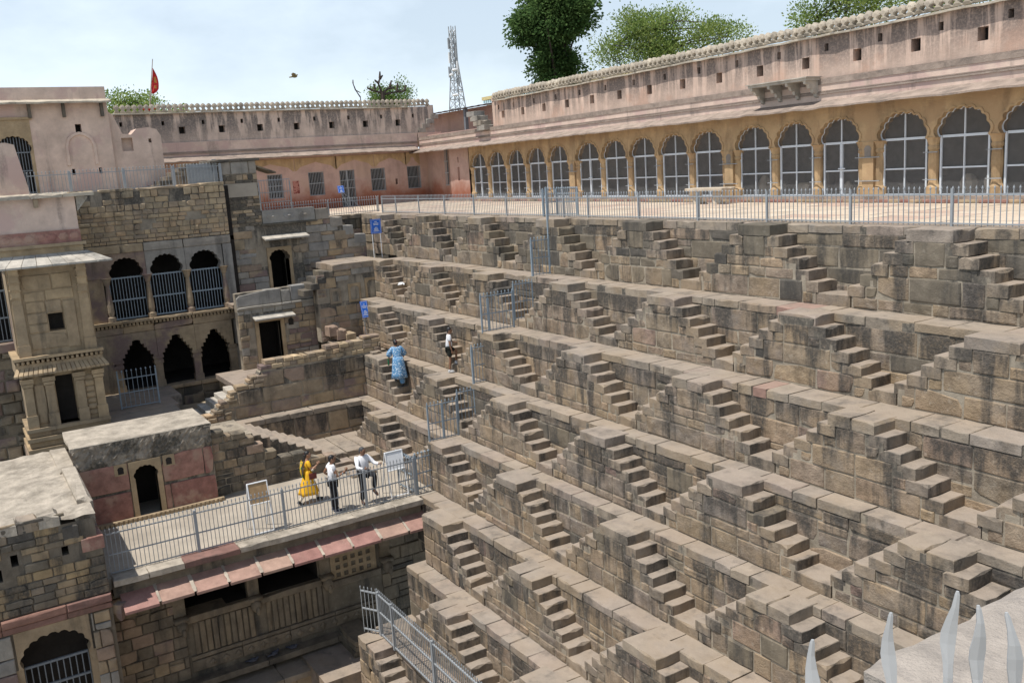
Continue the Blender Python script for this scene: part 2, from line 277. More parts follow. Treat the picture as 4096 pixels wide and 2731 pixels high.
def shared(name, mb, mats, smooth=False):
    me = mb.mesh(name)
    for m in (mats if isinstance(mats, (list, tuple)) else [mats]): me.materials.append(m)
    if any(mb.m): me.polygons.foreach_set('material_index', mb.m)
    if smooth: me.polygons.foreach_set('use_smooth', [True]*len(mb.f))
    return me

def FX(X): return lambda u, v, w: (X+w, u, v)            # a face towards +X (u = y)
def FY(Y): return lambda u, v, w: (u, Y-w, v)            # a face towards -Y (u = x)
def ARC(u, v, w): return (u, 24.35-0.0555*(u+33.57)-w, v)  # the arcade front

def block(mb, P, ua, ub, va, vb, back=0.06, proud=0.02, ch=0.02, jit=0.012, rng=R, mi=0):
    """one dressed stone: uneven outline, rounded or broken corners, slightly domed face"""
    cu, cv = (ua+ub)/2, (va+vb)/2; du, dv = max(0.02, ub-ua), max(0.02, vb-va); m_ = min(du, dv)
    o = []
    for su, sv in ((-1, -1), (0, -1), (1, -1), (1, 0), (1, 1), (0, 1), (-1, 1), (-1, 0)):
        k = rng.uniform(0.0, 0.035)*m_ if su and sv else rng.uniform(-0.5, 0.8)*jit*0.8
        if su and sv and rng.random() < 0.06: k = rng.uniform(.10, .24)*m_
        o.append((cu+su*(du/2-k)+(0 if su else rng.uniform(-.2, .2)*du), cv+sv*(dv/2-k)+(0 if sv else rng.uniform(-.2, .2)*dv)))
    vs = [P(u, v, -back) for u, v in o]+[P(u, v, proud-ch*rng.uniform(0.5, 1.3)) for u, v in o]
    inn = [(u-(u-cu)/du*2*min(ch*rng.uniform(.5, 1.7), du*.28), v-(v-cv)/dv*2*min(ch*rng.uniform(.5, 1.7), dv*.28)) for u, v in o]
    ch *= .7
    vs += [P(u, v, proud+rng.uniform(-0.4, 0.35)*ch) for u, v in inn]
    vs.append(P(cu+rng.uniform(-.2, .2)*du, cv+rng.uniform(-.2, .2)*dv, proud+rng.uniform(-0.4, 0.7)*ch))
    f = []
    for i in range(8):
        n = (i+1) % 8
        f += [(i, n, 8+n, 8+i), (8+i, 8+n, 16+n, 16+i), (16+i, 16+n, 24)]
    mb.add(vs, f, mi)

def slab3(x0, x1, y0, y1, z0, z1, rng=R, jit=0.012, ch=0.022):
    """a free block seen from above: worn, chipped top edges"""
    mb = MB(); cx, cy = (x0+x1)/2, (y0+y1)/2; dx, dy = x1-x0, y1-y0
    o, lo = [], []
    for su, sv in ((-1, -1), (-.33, -1), (.33, -1), (1, -1), (1, -.33), (1, .33), (1, 1), (-1, 1)):
        c = abs(su) == 1 and abs(sv) == 1
        jx = rng.uniform(-1, .6)*jit if abs(su) == 1 else 0; jy = rng.uniform(-1, .6)*jit if abs(sv) == 1 else 0
        if sv == 1: jy = 0
        if c and sv < 0: q = rng.uniform(0, .03)*min(dx, dy); jx -= q; jy -= q
        u = abs(su)*dx/2+jx; v = abs(sv)*dy/2+jy
        o.append((cx+math.copysign(u, su), cy+math.copysign(v, sv)))
        chip = rng.random() < .16
        lo.append(ch*rng.uniform(1.6, 3.0) if chip else ch*rng.uniform(.2, .75))
    n8 = 8
    vs = [(x, y, z0) for x, y in o]+[(x, y, max(z0+.02, z1-d)) for (x, y), d in zip(o, lo)]
    vs += [(x-(x-cx)/max(dx, .05)*2*min(d*.8, dx*.3), y-(y-cy)/max(dy, .05)*2*min(d*.8, dy*.3), z1+rng.uniform(-.006, .006)) for (x, y), d in zip(o, lo)]
    vs.append((cx, cy, z1-rng.uniform(0, 0.014)))
    f = [tuple(range(n8-1, -1, -1))]
    for i in range(n8):
        n = (i+1) % n8; f += [(i, n, n8+n, n8+i), (n8+i, n8+n, 2*n8+n, 2*n8+i), (2*n8+i, 2*n8+n, 3*n8)]
    mb.add(vs, f); return mb

def courses(u0, u1, v0, v1, hr, wr, rng=R, keep=None, joint=0.018, split=0.18):
    """coursed masonry: rectangles (ua, ub, va, vb) from the bottom up"""
    out = []; v = v0
    while v < v1-0.03:
        h = rng.uniform(*hr)
        if v1-(v+h) < hr[0]*0.6: h = v1-v
        h = min(h, v1-v); u = u0-rng.uniform(0, wr[0])
        while u < u1-0.02:
            w = rng.uniform(*wr); a, b = max(u, u0), min(u+w, u1)
            if u1-b < wr[0]*0.4: b = u1
            u = b
            if b-a < 0.05: continue
            if h > 0.3 and rng.random() < split:
                m = v+h*rng.uniform(0.35, 0.65); rs = [(a, b, v, m), (a, b, m, v+h)]
            else: rs = [(a, b, v, v+h)]
            for r in rs:
                g = joint*rng.uniform(0.5, 1.4)/2
                q = (r[0]+g, r[1]-g, r[2]+g, r[3]-g)
                if q[1]-q[0] > 0.03 and q[3]-q[2] > 0.03 and (keep is None or keep(*q)): out.append(q)
        v += h
    return out
def lay(parent, P, rects, mats, back=0.06, proud=(0.0, 0.03), ch=0.02, jit=0.012, rng=R, name='stone', limit=290, rest='small_stones'):
    """each stone an object of its own; past the limit the smallest go into one joined part"""
    rects = sorted(rects, key=lambda q: -(q[1]-q[0])*(q[3]-q[2])); extra = MB()
    for i, q in enumerate(rects):
        mb = MB() if i < limit else extra
        block(mb, P, *q, back=back, proud=rng.uniform(*proud), ch=ch, jit=jit, rng=rng)
        if i < limit: mb.build(name, rng.choice(mats) if isinstance(mats, (list, tuple)) else mats, parent)
    if extra.v:
        o = extra.build(rest, mats[0] if isinstance(mats, (list, tuple)) else mats, parent); o['kind'] = 'stuff'

def cusp(w, zs, za, lobes=9, cu=0.0, sag=0.30, flat=0.62):
    """multifoil arch, left springing to right springing"""
    P = []
    for i in range(lobes+1):
        t = math.pi*(1-i/lobes)
        u, v = math.cos(t), math.sin(t)**flat
        P.append((cu+u*w/2, zs+v*(za-zs)*0.93))
    pts = [P[0]]
    for a, b in zip(P[:-1], P[1:]):
        dx, dy = b[0]-a[0], b[1]-a[1]; L = math.hypot(dx, dy); nx, ny = -dy/L, dx/L
        mid = (a[0]+b[0])/2-cu
        for s in (0.25, 0.5, 0.75):
            k = sag*L*(1-(2*s-1)**2)
            pts.append((a[0]+dx*s+nx*k, a[1]+dy*s+ny*k))
        pts.append(b)
    mi = len(pts)//2; pts[mi] = (cu, za)
    return pts
def stepped_arch(w, zs, za, cu=0.0, n=5):
    """corbelled arch cut in small steps"""
    L = [(-w/2, zs)]
    for i in range(n):
        u = -w/2*(1-(i+1)/(n+0.6)); v = zs+(za-zs)*(i+1)/n
        L += [(L[-1][0], v-(za-zs)*0.25/n), (u, v-(za-zs)*0.25/n)] if i < n-1 else [(L[-1][0]*0.9, v-(za-zs)*.2/n), (0, za)]
    return [(cu+u, v) for u, v in L]+[(cu-u, v) for u, v in reversed(L[:-1])]
def arch_panel(mb, P, b0, b1, top, arch, w0, w1, mi=0):
    zs = arch[0][1]
    mb.prism([(b0, zs), (arch[0][0], zs)]+arch[1:-1]+[(arch[-1][0], zs), (b1, zs), (b1, top), (b0, top)], P, w0, w1, mi)
def holes_wall(mb, P, u0, u1, v0, v1, holes, w=0.0, depth=0.35, mi=0, bi=None):
    us = sorted({u0, u1, *[h[0] for h in holes], *[h[1] for h in holes]}); vs = sorted({v0, v1, *[h[2] for h in holes], *[h[3] for h in holes]})
    for a, b in zip(us[:-1], us[1:]):
        run = None
        for c, d in zip(vs[:-1], vs[1:]):
            m = ((a+b)/2, (c+d)/2)
            if any(h[0] < m[0] < h[1] and h[2] < m[1] < h[3] for h in holes):
                if run: mb.add([P(a, run[0], w), P(b, run[0], w), P(b, run[1], w), P(a, run[1], w)], [(0, 1, 2, 3)], mi); run = None
            else: run = (run[0], d) if run else (c, d)
        if run: mb.add([P(a, run[0], w), P(b, run[0], w), P(b, run[1], w), P(a, run[1], w)], [(0, 1, 2, 3)], mi)
    for a, b, c, d in holes:
        mb.add([P(a, c, w), P(b, c, w), P(b, d, w), P(a, d, w), P(a, c, w-depth), P(b, c, w-depth), P(b, d, w-depth), P(a, d, w-depth)],
               [(0, 1, 5, 4), (1, 2, 6, 5), (2, 3, 7, 6), (3, 0, 4, 7)], mi)
        mb.add([P(a, c, w-depth), P(b, c, w-depth), P(b, d, w-depth), P(a, d, w-depth)], [(0, 1, 2, 3)], mi if bi is None else bi)

def picket_mesh(h, r=0.008, tip=0.09, m=None, flat=0.022):
    mb = MB(); mb.box(-r, r, -r, r, 0, h-tip)
    mb.add([(-r, -r, h-tip), (r, -r, h-tip), (r, r, h-tip), (-r, r, h-tip), (-flat, -flat, h-tip*0.62), (flat, -flat, h-tip*0.62), (flat, flat, h-tip*0.62), (-flat, flat, h-tip*0.62), (0, 0, h)],
           [(0, 1, 5, 4), (1, 2, 6, 5), (2, 3, 7, 6), (3, 0, 4, 7), (4, 5, 8), (5, 6, 8), (6, 7, 8), (7, 4, 8)])
    return shared('picket', mb, m)
PK = {}
def railing(root, p, q, h, gap, mat, posts=(), rails=(0.08, 0.5, 0.9), post=0.035, prail=0.016, over=0.12, r=0.008, tips=True, flat=0.02, limit=290):
    """upright bars on rails between two base points; every bar, rail and post its own part"""
    p, q = Vector(p), Vector(q); d = q-p; L = d.length; u = d/L; n = Vector((-u.y, u.x, 0)).normalized()
    key = (round(h, 2), mat.name, r, tips, flat)
    if key not in PK:
        if tips: PK[key] = picket_mesh(h, r, 0.085, mat, flat)
        else:
            mb = MB(); mb.box(-r, r, -r, r, 0, h); PK[key] = shared('picket', mb, mat)
    ang = math.atan2(u.y, u.x); k = max(1, int(L/gap))
    for i in range(k+1):
        if i > limit: break
        link('picket', PK[key], root, p+d*(i/k), (0, 0, ang))
    for z in rails:
        mb = MB(); a, b = p+Vector((0, 0, z)), q+Vector((0, 0, z))
        s = n*prail; t = Vector((0, 0, prail*0.9))
        mb.add([a-s-t, a+s-t, a+s+t, a-s+t, b-s-t, b+s-t, b+s+t, b-s+t], [(3, 2, 1, 0), (4, 5, 6, 7), (0, 1, 5, 4), (1, 2, 6, 5), (2, 3, 7, 6), (3, 0, 4, 7)])
        mb.build('rail', mat, root)
    for t in posts:
        c = p+d*(t/L); mb = MB(); mb.box(c.x-post, c.x+post, c.y-post, c.y+post, c.z-0.02, c.z+h*0.93); mb.build('post', mat, root)
def shelf(parent, x0, x1, y0, y1, z0, z1, m, name):
    mb = MB(); mb.box(x0, x1, y0, y1, z0, z1); return mb.build(name, m, parent)

# ------------------------------------------------------------------ the ground round the well
eb = MB(); eb.box(-61.9, -41.62, -29.9, 43.9, -16, -0.45); tag(eb.build('earth_bank', None or M_ground), kind='structure')
eb = MB(); eb.box(-41.6, 13.9, 18.2, 43.9, -16, -0.45); tag(eb.build('earth_bank', M_ground), kind='structure')
eb = MB(); eb.box(-41.6, -38.9, 10.3, 18.1, -16, -3.2); tag(eb.build('earth_bank', M_ground), kind='structure')
eb = MB(); eb.box(-36.85, -31.98, 3.0, 14.4, -16, -6.62); tag(eb.build('earth_bank', M_ground), kind='structure')
gm = MB()
X0, X1, Y0, Y1, B, Zg = -62, 14, -30, 44, 1500, -0.25
gm.add([(-B, -B, Zg), (B, -B, Zg), (B, B, Zg), (-B, B, Zg), (X0, Y0, Zg), (X1, Y0, Zg), (X1, Y1, Zg), (X0, Y1, Zg)], [(0, 1, 5, 4), (1, 2, 6, 5), (2, 3, 7, 6), (3, 0, 4, 7)])
tag(gm.build('ground', M_ground), kind='structure')

# ------------------------------------------------------------------ the stepped side of the well
SPC, SW = 4.41, 0.62
YF = [16.45, 15.12, 13.80, 12.72, 11.66, 10.52, 9.40, 8.26, 7.10]     # fronts of the stair blocks, level by level
ZT = [0.0, -1.71, -3.23, -4.76, -6.28, -7.78, -9.30, -10.83, -12.35, -13.87]
XL = [-41.0, -35.5, -35.5, -31.5, -31.0, -24.6, -23.1, -23.1, -23.4]  # where each wall meets the palace side
CMAX = [7, 6, 6, 6, 5, 4, 4, 3, 3]
CMIN = [0, 0, 0, 0, 0, 1, 1, 0, 0]
ORD = ['top', 'second', 'third', 'fourth', 'fifth', 'sixth', 'seventh', 'eighth', 'ninth']
NTH = ['first', 'second', 'third', 'fourth', 'fifth', 'sixth', 'seventh', 'eighth']
OFFS = {(0, 1): -.16, (0, 2): -.2, (0, 3): -.07, (0, 6): .2, (1, 1): .35, (1, 2): .11, (1, 4): .33, (1, 6): .1, (2, 1): .39, (2, 2): .24, (3, 1): .59, (3, 5): .54, (4, 1): .5, (4, 2): .21, (4, 3): .29}
LEVEL = [0.0, .22, .45, .45, .36, .27, .12, .1, .1]      # the builders' own irregular setting out
def xc(k, c): return -33.35+SPC*(c-1)+SPC/2*k+OFFS.get((k, c), LEVEL[k])
HW, TR = 0.5, 0.281                                       # half the landing on top, tread depth
def terrace(k):
    h = ZT[k]-ZT[k+1]; r = h/7; yf = YF[k]; yw = yf+SW; z0 = ZT[k]
    cs = [xc(k, c) for c in range(CMIN[k], CMAX[k]+1)]
    xr = cs[-1]+SPC/2; xl = XL[k]
    rng = random.Random(100+k)
    lab = ['blackened top wall of the stepped well just below the plaza railing', 'second wall of the well from the top, carrying the ledge where the bag lies below',
           'third wall of the stepped well, ending at the niche wall by the small blue sign', 'fourth wall of the well, rising behind the ledge the boy stands on below',
           'fifth wall of the stepped well, with the woman in blue climbing beside its left end', 'sixth wall of the well, its ledge level with the railed pavilion floor',
           'seventh wall of the well, starting under the red stone eave', 'eighth wall of the well, with the silver railing along its ledge', 'ninth and lowest wall of the stepped well in view'][k]
    T = thing('terrace_wall', lab, 'stone wall', (cs[0], yw, ZT[k+1]))
    P = FY(yw)
    mb = MB(); mb.prism([(xl, ZT[k+1]-0.3), (xr, ZT[k+1]-0.3), (xr, z0-0.05), (xl, z0-0.05)], P, -0.5, -0.002); mb.build('mortar_bed', M_mortar, T)
    def prof(x, z):                                        # inside a stair block?
        row = (z0-z)/r
        return any(abs(x-c) < HW+max(0, (row-1.0))*TR-0.08 for c in cs)
    def keep(a, b, c, d): return not (prof(a, d) and prof(b, d) and prof((a+b)/2, d) and any(abs(a-q) < SPC/2 and abs(b-q) < SPC/2 for q in cs))
    big = k >= 4
    rects = courses(xl, xr, ZT[k+1], z0-0.20, (0.34, 0.56) if not big else (0.36, 0.5), (0.55, 1.8) if not big else (0.35, 0.8), rng, keep, 0.020)
    lay(T, P, rects, [M_stone]*14+[M_dark] if k else [M_stone, M_dark], rng=rng, jit=0.014, proud=(0.004, 0.03))
    # the ledge on top: one row of coping slabs, as deep as the ledge
    yb = (YF[k-1] if k else 17.62)
    mb = MB(); mb.box(xl, xr, yw+.012, yb+.02, z0-.12, z0-.034); mb.build('ledge_bed', M_mortar, T)
    x = xl
    while x < xr-0.05:
        w = rng.uniform(0.4, 1.2); b = min(x+w, xr)
        if xr-b < 0.3: b = xr
        m = M_cope
        if k in (1, 2) and x < -13.6 < b: m = M_redp
        pr = rng.uniform(-0.012, 0.022)
        mb = slab3(x+0.003, b-0.003, yw-0.02-pr, yb+0.05+(SW if k else 0), z0-rng.uniform(0.17, 0.23), z0-0.012+rng.uniform(-0.008, 0.012), rng, jit=.008, ch=0.016)
        mb.build('coping_stone', m, T); x = b
    return T
def stair(k, c):
    h = ZT[k]-ZT[k+1]; r = h/7; x0 = xc(k, c); yf, z0 = YF[k], ZT[k]; yb = yf+SW
    if k in SHIFT and c in SHIFT[k]: x0 += SHIFT[k][c]
    rng = random.Random(1000+k*20+c); xl = XLS.get((k, c), XL[k])
    cut = x0-HW-5*TR < xl+0.2
    look = STAIRLOOK(k, c, cut)
    T = thing('double_stair', look, 'stone stair', (x0, yf, ZT[k+1]), 'stone stairs against the well walls')
    P = FY(yf)
    # core
    pts = []
    prof = [(HW, 0.0-0.1)]
    left = [(-(HW+max(0, j-1)*TR), -j*r) for j in range(0, 7)]
    poly = []
    for s in (1, -1):
        side = [(s*(HW-0.03), -0.06)]
        for j in range(1, 6): side += [(s*(HW-0.08+(j-1)*TR), -(j+0.5)*r), (s*(HW-0.08+j*TR), -(j+0.5)*r)]
        side += [(s*(HW-0.08+5*TR), -h-0.1)]
        poly = poly+side if s == 1 else poly+side[::-1]
    poly = [(max(x0+u, xl), z0+v) for u, v in poly]
    if cut:
        poly = [p for p in poly if p[0] > max(xl+1e-4, x0-HW-.03)]+[(xl+.02, z0-h-0.1), (xl+.02, z0-0.06)]
    mb = MB(); mb.prism(poly, P, -SW, -0.006); mb.build('mortar_core', M_mortar, T)
    dark = 0.35 if k == 0 else 0.03
    def pick(): return M_dark if rng.random() < dark else M_stone
    # cap
    a, b = (xl if cut else x0-HW-0.02), x0+HW+0.02
    n = 1 if rng.random() < 0.6 else 2
    for i in range(n):
        s0, s1 = a+(b-a)*i/n, a+(b-a)*(i+1)/n
        mb = slab3(s0+0.004, s1-0.004, yf-rng.uniform(0.0, 0.03), yb+0.1, z0-r, z0+rng.uniform(-0.006, 0.008), rng, 0.014, 0.02)
        mb.build('cap_stone', M_cope if k else M_dark if rng.random() < .5 else M_cope, T)
    # steps down both sides
    for s in (1, -1):
        for j in range(1, 6):
            e0, e1 = HW+(j-1)*TR-0.16, HW+j*TR
            u0, u1 = (x0+e0, x0+e1) if s == 1 else (x0-e1, x0-e0)
            if u0 < xl or (cut and s == -1): continue
            mb = slab3(u0, u1+(rng.uniform(-.015, .03) if s == 1 else 0), yf-rng.uniform(-0.005, 0.035), yb, z0-(j+1)*r+0.004, z0-j*r+rng.uniform(-0.015, 0.012), rng, 0.016, 0.024)
            mb.build('step', M_tread if rng.random() > dark*0.8 else M_dark, T)
    # the shared foot landing on the right of this block
    u0, u1 = x0+HW+5*TR-0.1, (xc(k, c+1)-HW-5*TR+.06 if c < CMAX[k] else x0+HW+5*TR+.6)
    mb = slab3(u0, u1, yf-0.01, yb, ZT[k+1]-0.05, ZT[k+1]+r+rng.uniform(-0.01, 0.01), rng, 0.014, 0.022); mb.build('foot_landing', M_tread, T)
    # facing stones under the steps
    rects = []; j = 1
    while j < 7:
        nr = 2 if (rng.random() < 0.72 and j < 6) else 1
        ext = HW+(j-1)*TR-0.165 if nr == 1 else HW+(j-1)*TR-0.165
        ext = max(ext, 0.3); zt, zb = z0-j*r, z0-(j+nr)*r
        if nr == 2 and j <= 5:
            for s in ((1,) if cut else (1, -1)):
                w0, w1 = HW+(j-1)*TR-0.165, HW+j*TR-0.165
                rects.append((x0+w0, x0+w1, zb, zt-r) if s == 1 else (x0-w1, x0-w0, zb, zt-r))
        if j+nr >= 7: ext = max(ext, HW+5*TR-0.12) if nr == 1 else ext
        u = xl if cut else x0-ext
        while u < x0+ext-0.02:
            w = (rng.uniform(0.5, 1.35) if k < 4 else rng.uniform(0.36, 0.8)) if nr == 2 else rng.uniform(0.35, 0.75)
            if x0+ext-(u+w) < 0.22: w = x0+ext-u
            rects.append((u, u+w, zb, zt)); u += w
        j += nr
    g = 0.009
    rects = [(max(p, xl)+g, q-g, e+g, f-g) for p, q, e, f in rects if q > xl+0.12]
    for q in rects:
        mb = MB(); block(mb, P, *q, back=0.04, proud=rng.uniform(0.0, 0.024), ch=0.02, jit=0.014, rng=rng); mb.build('stone', pick(), T)
    return T
SHIFT = {}
XLS = {(0, 0): -38.28, (2, 0): -33.32, (5, 1): -22.85, (7, 0): -22.9}
def STAIRLOOK(k, c, cut):
    d = {(0, 0): 'narrow flight beside the large blue sign, first under the plaza railing', (0, 7): 'black topped stair running out at the right picture edge under the plaza',
         (4, 0): 'flight the woman in the blue dress is climbing, against the palace side', (3, 0): 'flight starting behind the palace side wall at the ledge of the small blue sign',
         (1, 0): 'half flight with the white plastic bag, against the niche wall', (2, 0): 'stair right beside the small leaning blue sign',
         (2, 1): 'stair on whose foot the boy in the white shirt steps'}
    if (k, c) in d: return d[(k, c)]
    n = c-CMIN[k]
    return f'{"half " if cut else ""}double stair against the {ORD[k]} wall down, {NTH[n]} from the palace side'
for k in range(9):
    terrace(k)
for k in range(9):
    for c in range(CMIN[k], CMAX[k]+1): stair(k, c)
wb = MB(); wb.box(-26, 4, -8, 7.8, -14.4, -13.87); tag(wb.build('well_floor', M_cope), kind='structure')

# ------------------------------------------------------------------ the plaza on top
pl = thing('plaza', None, None, (-30, 21, 0), kind='structure')
mb = MB(); mb.box(-51, 8, 17.6, 31, -0.4, -0.02); mb.box(-51, -41.05, 8, 17.59, -0.4, -0.021); mb.build('plaza_bed', M_mortar, pl)
rng = random.Random(5)
y = 17.62
while y < 24.9:
    d = rng.uniform(0.7, 0.95); x = -50.8
    while x < -5:
        w = rng.uniform(0.9, 1.7)
        yb_ = y+d
        wall_y = 24.35-0.0555*(x+33.57)
        if y < wall_y-0.35:
            mb = MB(); mb.box(x+0.006, x+w-0.006, y+0.006, min(yb_, wall_y-0.2)-0.006, -0.05, rng.uniform(0, 0.01)); mb.build('paving_stone', M_pave, pl)
        x += w
    y += d
y = 10.2
while y < 17.5:
    x = -50.8
    while x < -41.2:
        w = rng.uniform(1.2, 1.9); w = min(w, -41.06-x); mb = MB(); mb.box(x+0.006, x+w-0.006, y+0.006, min(y+1.2, 17.61)-0.006, -0.05, rng.uniform(0, 0.01)); mb.build('paving_stone', M_pave, pl); x += w
    y += 1.2

# ------------------------------------------------------------------ arcade along the back of the plaza
arc = thing('arcade_building', 'long ochre arcade with scalloped arches under a stained pink parapet wall', 'building', ARC(-28, 0, 0))
FR = [(-44.04, -42.41), (-42.0, -40.39), (-39.93, -38.41), (-37.95, -36.4), (-35.95, -34.43), (-33.58, -31.94), (-31.58, -30.01), (-29.58, -28.09), (-27.7, -26.17),
      (-25.76, -24.27), (-23.41, -21.96), (-21.54, -20.13), (-19.7, -18.31), (-17.47, -16.01), (-15.61, -14.15), (-13.74, -12.29), (-11.4, -9.95), (-9.5, -8.05)]
DOORS = {0, 5, 12}
AR = -6.5
mb = MB(); mb.prism([(-46.9, -0.1), (AR, -0.1), (AR, 0.185), (-46.9, 0.185)], ARC, -3.6, 0.12); mb.build('plinth', M_band, arc)
rng = random.Random(11); rects = courses(-44.2, AR, 0.0, 0.11, (0.09, 0.12), (0.22, 0.45), rng, None, 0.014, 0)
lay(arc, lambda u, v, w: ARC(u, v, w+0.12), rects, [M_red, M_rubble], rng=rng, back=0.02, proud=(0.005, 0.02), ch=0.01, jit=0.006, limit=120)
# back of the hall, ceiling
mb = MB(); mb.prism([(-44.3, 0.1), (AR, 0.1), (AR, 3.3), (-44.3, 3.3)], ARC, -3.7, -3.5); mb.prism([(-44.3, 2.95), (AR, 2.95), (AR, 3.1), (-44.3, 3.1)], ARC, -3.5, -0.36)
mb.prism([(AR-0.2, 0.1), (AR, 0.1), (AR, 3.0), (AR-0.2, 3.0)], ARC, -3.5, -0.36); mb.prism([(-44.5, 0.1), (-44.3, 0.1), (-44.3, 3.0), (-44.5, 3.0)], ARC, -3.5, -0.36); mb.build('hall_wall', M_hall, arc)
bnd = [-44.25]+[(FR[i][1]+FR[i+1][0])/2 for i in range(len(FR)-1)]+[AR]
for i, (a, b) in enumerate(FR):
    cu = (a+b)/2; ar = cusp(b-a+0.06, 1.76, 2.52, 9, cu, 0.28, 0.66)
    mb = MB(); arch_panel(mb, ARC, bnd[i], bnd[i+1], 2.96, ar, -0.36, 0.0)
    # shallow moulding panel round the arch
    mb.build('arch_spandrel', M_ochre, arc)
    ol = [(cu+(u-cu)*1.10, 1.76+(v-1.76)*1.07) for u, v in ar]; mb = MB()
    mb.add([ARC(u, v, 0.02) for u, v in ar]+[ARC(u, v, 0.02) for u, v in ol]+[ARC(u, v, -0.02) for u, v in ol], [(j, j+1, len(ar)+j+1, len(ar)+j) for j in range(len(ar)-1)]+[(len(ar)+j, len(ar)+j+1, 2*len(ar)+j+1, 2*len(ar)+j) for j in range(len(ar)-1)])
    mb.build('arch_moulding', M_ochre, arc)
    # frame with mesh
    fr = MB(); t = 0.03
    def bar(u0, u1, v0, v1, w0=-0.2, w1=-0.15): fr.prism([(u0, v0), (u1, v0), (u1, v1), (u0, v1)], ARC, w0, w1)
    bar(a, a+0.055, 0.19, 1.8); bar(b-0.055, b, 0.19, 1.8); bar(a+.07, b-.07, 1.74, 1.81); bar(a+.07, b-.07, 0.19, 0.24); bar(a+.07, b-.07, 0.92, 0.965, -0.2, -0.155)
    bar(cu-t*.6, cu+t*.6, 0.24, 0.92, -0.198, -0.145); bar(cu-t*.6, cu+t*.6, .965, 1.74, -0.198, -0.145); bar(cu-t*.6, cu+t*.6, 1.81, 2.50)
    inn = [(cu+(u-cu)*0.94, 1.78+(v-1.76)*0.94) for u, v in ar]; n = len(ar)
    fr.add([ARC(u, v, -0.15) for u, v in ar]+[ARC(u, v, -0.15) for u, v in inn], [(j, j+1, n+j+1, n+j) for j in range(n-1)])
    if i in DOORS: bar(cu-0.05, cu+0.05, 0.24, 1.74, -0.21, -0.14); bar(cu-0.1, cu+0.16, 0.99, 1.03, -0.135, -0.11)
    fo = fr.build('mesh_door_frame' if i in DOORS else 'window_frame', M_frame, arc)
    me = MB(); me.add([ARC(a, 0.2, -0.205), ARC(b, 0.2, -0.205)]+[ARC(u, v, -0.205) for u, v in reversed(ar)], [tuple(range(2+len(ar)))]); me.build('wire_mesh', M_mesh, fo)
# columns and piers between the arches
def column(mb, u):
    pr = [(0.20, 0.185), (0.20, 0.42), (0.15, 0.50), (0.135, 0.62), (0.16, 1.0), (0.15, 1.3), (0.13, 1.42), (0.165, 1.46), (0.165, 1.52), (0.145, 1.56), (0.20, 1.72), (0.24, 1.765)]
    mb.lathe(ARC(u, 0, -0.18), pr, 10, sx=1.0, sy=0.9)
for i in range(len(FR)-1):
    g0, g1 = FR[i][1], FR[i+1][0]
    if g1-g0 < 0.6:
        mb = MB(); column(mb, (g0+g1)/2); mb.build('column', M_ochre, arc)
        for z in (0.62, 1.36): mb = MB(); mb.prism([(g0-0.02, z), (g1+0.02, z), (g1+0.02, z+0.025), (g0-0.02, z+0.025)], ARC, -0.02, 0.012); mb.build('pipe', M_metal, arc)
    else:
        mb = MB(); mb.prism([(g0+0.22, 0.185), (g1-0.22, 0.185), (g1-0.22, 1.765), (g0+0.22, 1.765)], ARC, -0.34, 0.02)
        column(mb, g0+0.12); column(mb, g1-0.12); mb.build('pier', M_ochre, arc)
        u = (g0+g1)/2; mb = MB(); st = cusp(0.22, 1.5, 1.66, 5, u, 0.25); mb.prism([(u-.11, 1.3)]+[(u+.11, 1.3)]+list(reversed(st)), ARC, 0.021, 0.03); mb.build('niche', M_hall, arc)
        for z in (0.62, 1.30): mb = MB(); mb.prism([(g0-0.02, z), (g1+0.02, z), (g1+0.02, z+0.025), (g0-0.02, z+0.025)], ARC, 0.03, 0.055); mb.build('pipe', M_metal, arc)
mb = MB(); column(mb, -44.16); mb.build('column', M_ochre, arc)
# pink end wall left of the arches, with its niches
mb = MB(); holes_wall(mb, ARC, -46.9, -44.26, 0.1, 2.96, [(-45.72, -45.45, 1.12, 1.85), (-45.65, -45.5, 2.1, 2.4)], 0.03, 0.12); mb.prism([(-46.9, 0.1), (-46.7, 0.1), (-46.7, 2.96), (-46.9, 2.96)], ARC, -0.4, 0.03); mb.build('end_wall', M_pinkl, arc)
mb = MB(); mb.prism([(-50.9, -0.1), (-46.85, -0.1), (-46.85, 2.96), (-50.9, 2.96)], ARC, -0.6, -0.45); mb.build('recess', M_pinkl, arc)
mb = MB(); mb.prism([(-46.9, 0.1), (-44.1, 0.1), (-44.1, 2.96), (-46.9, 2.96)], ARC, -0.6, -0.5); mb.build('recess', M_hall, arc)
mb = MB(); mb.prism([(-48.0, 0.9), (-46.95, 0.9), (-46.95, 2.96), (-48.0, 2.96)], ARC, -0.45, -0.42); mb.build('recess', M_inside, arc)
mb = MB()
for i in range(9): mb.prism([(-48+i*.12, 0.85), (-47.975+i*.12, 0.85), (-47.975+i*.12, 2.9), (-48+i*.12, 2.9)], ARC, -0.3, -0.28)
for z in (0.85, 1.55, 2.2): mb.prism([(-48, z), (-46.95, z), (-46.95, z+.05), (-48, z+.05)], ARC, -0.28, -0.25)
mb.build('side_grille', M_metal, arc)
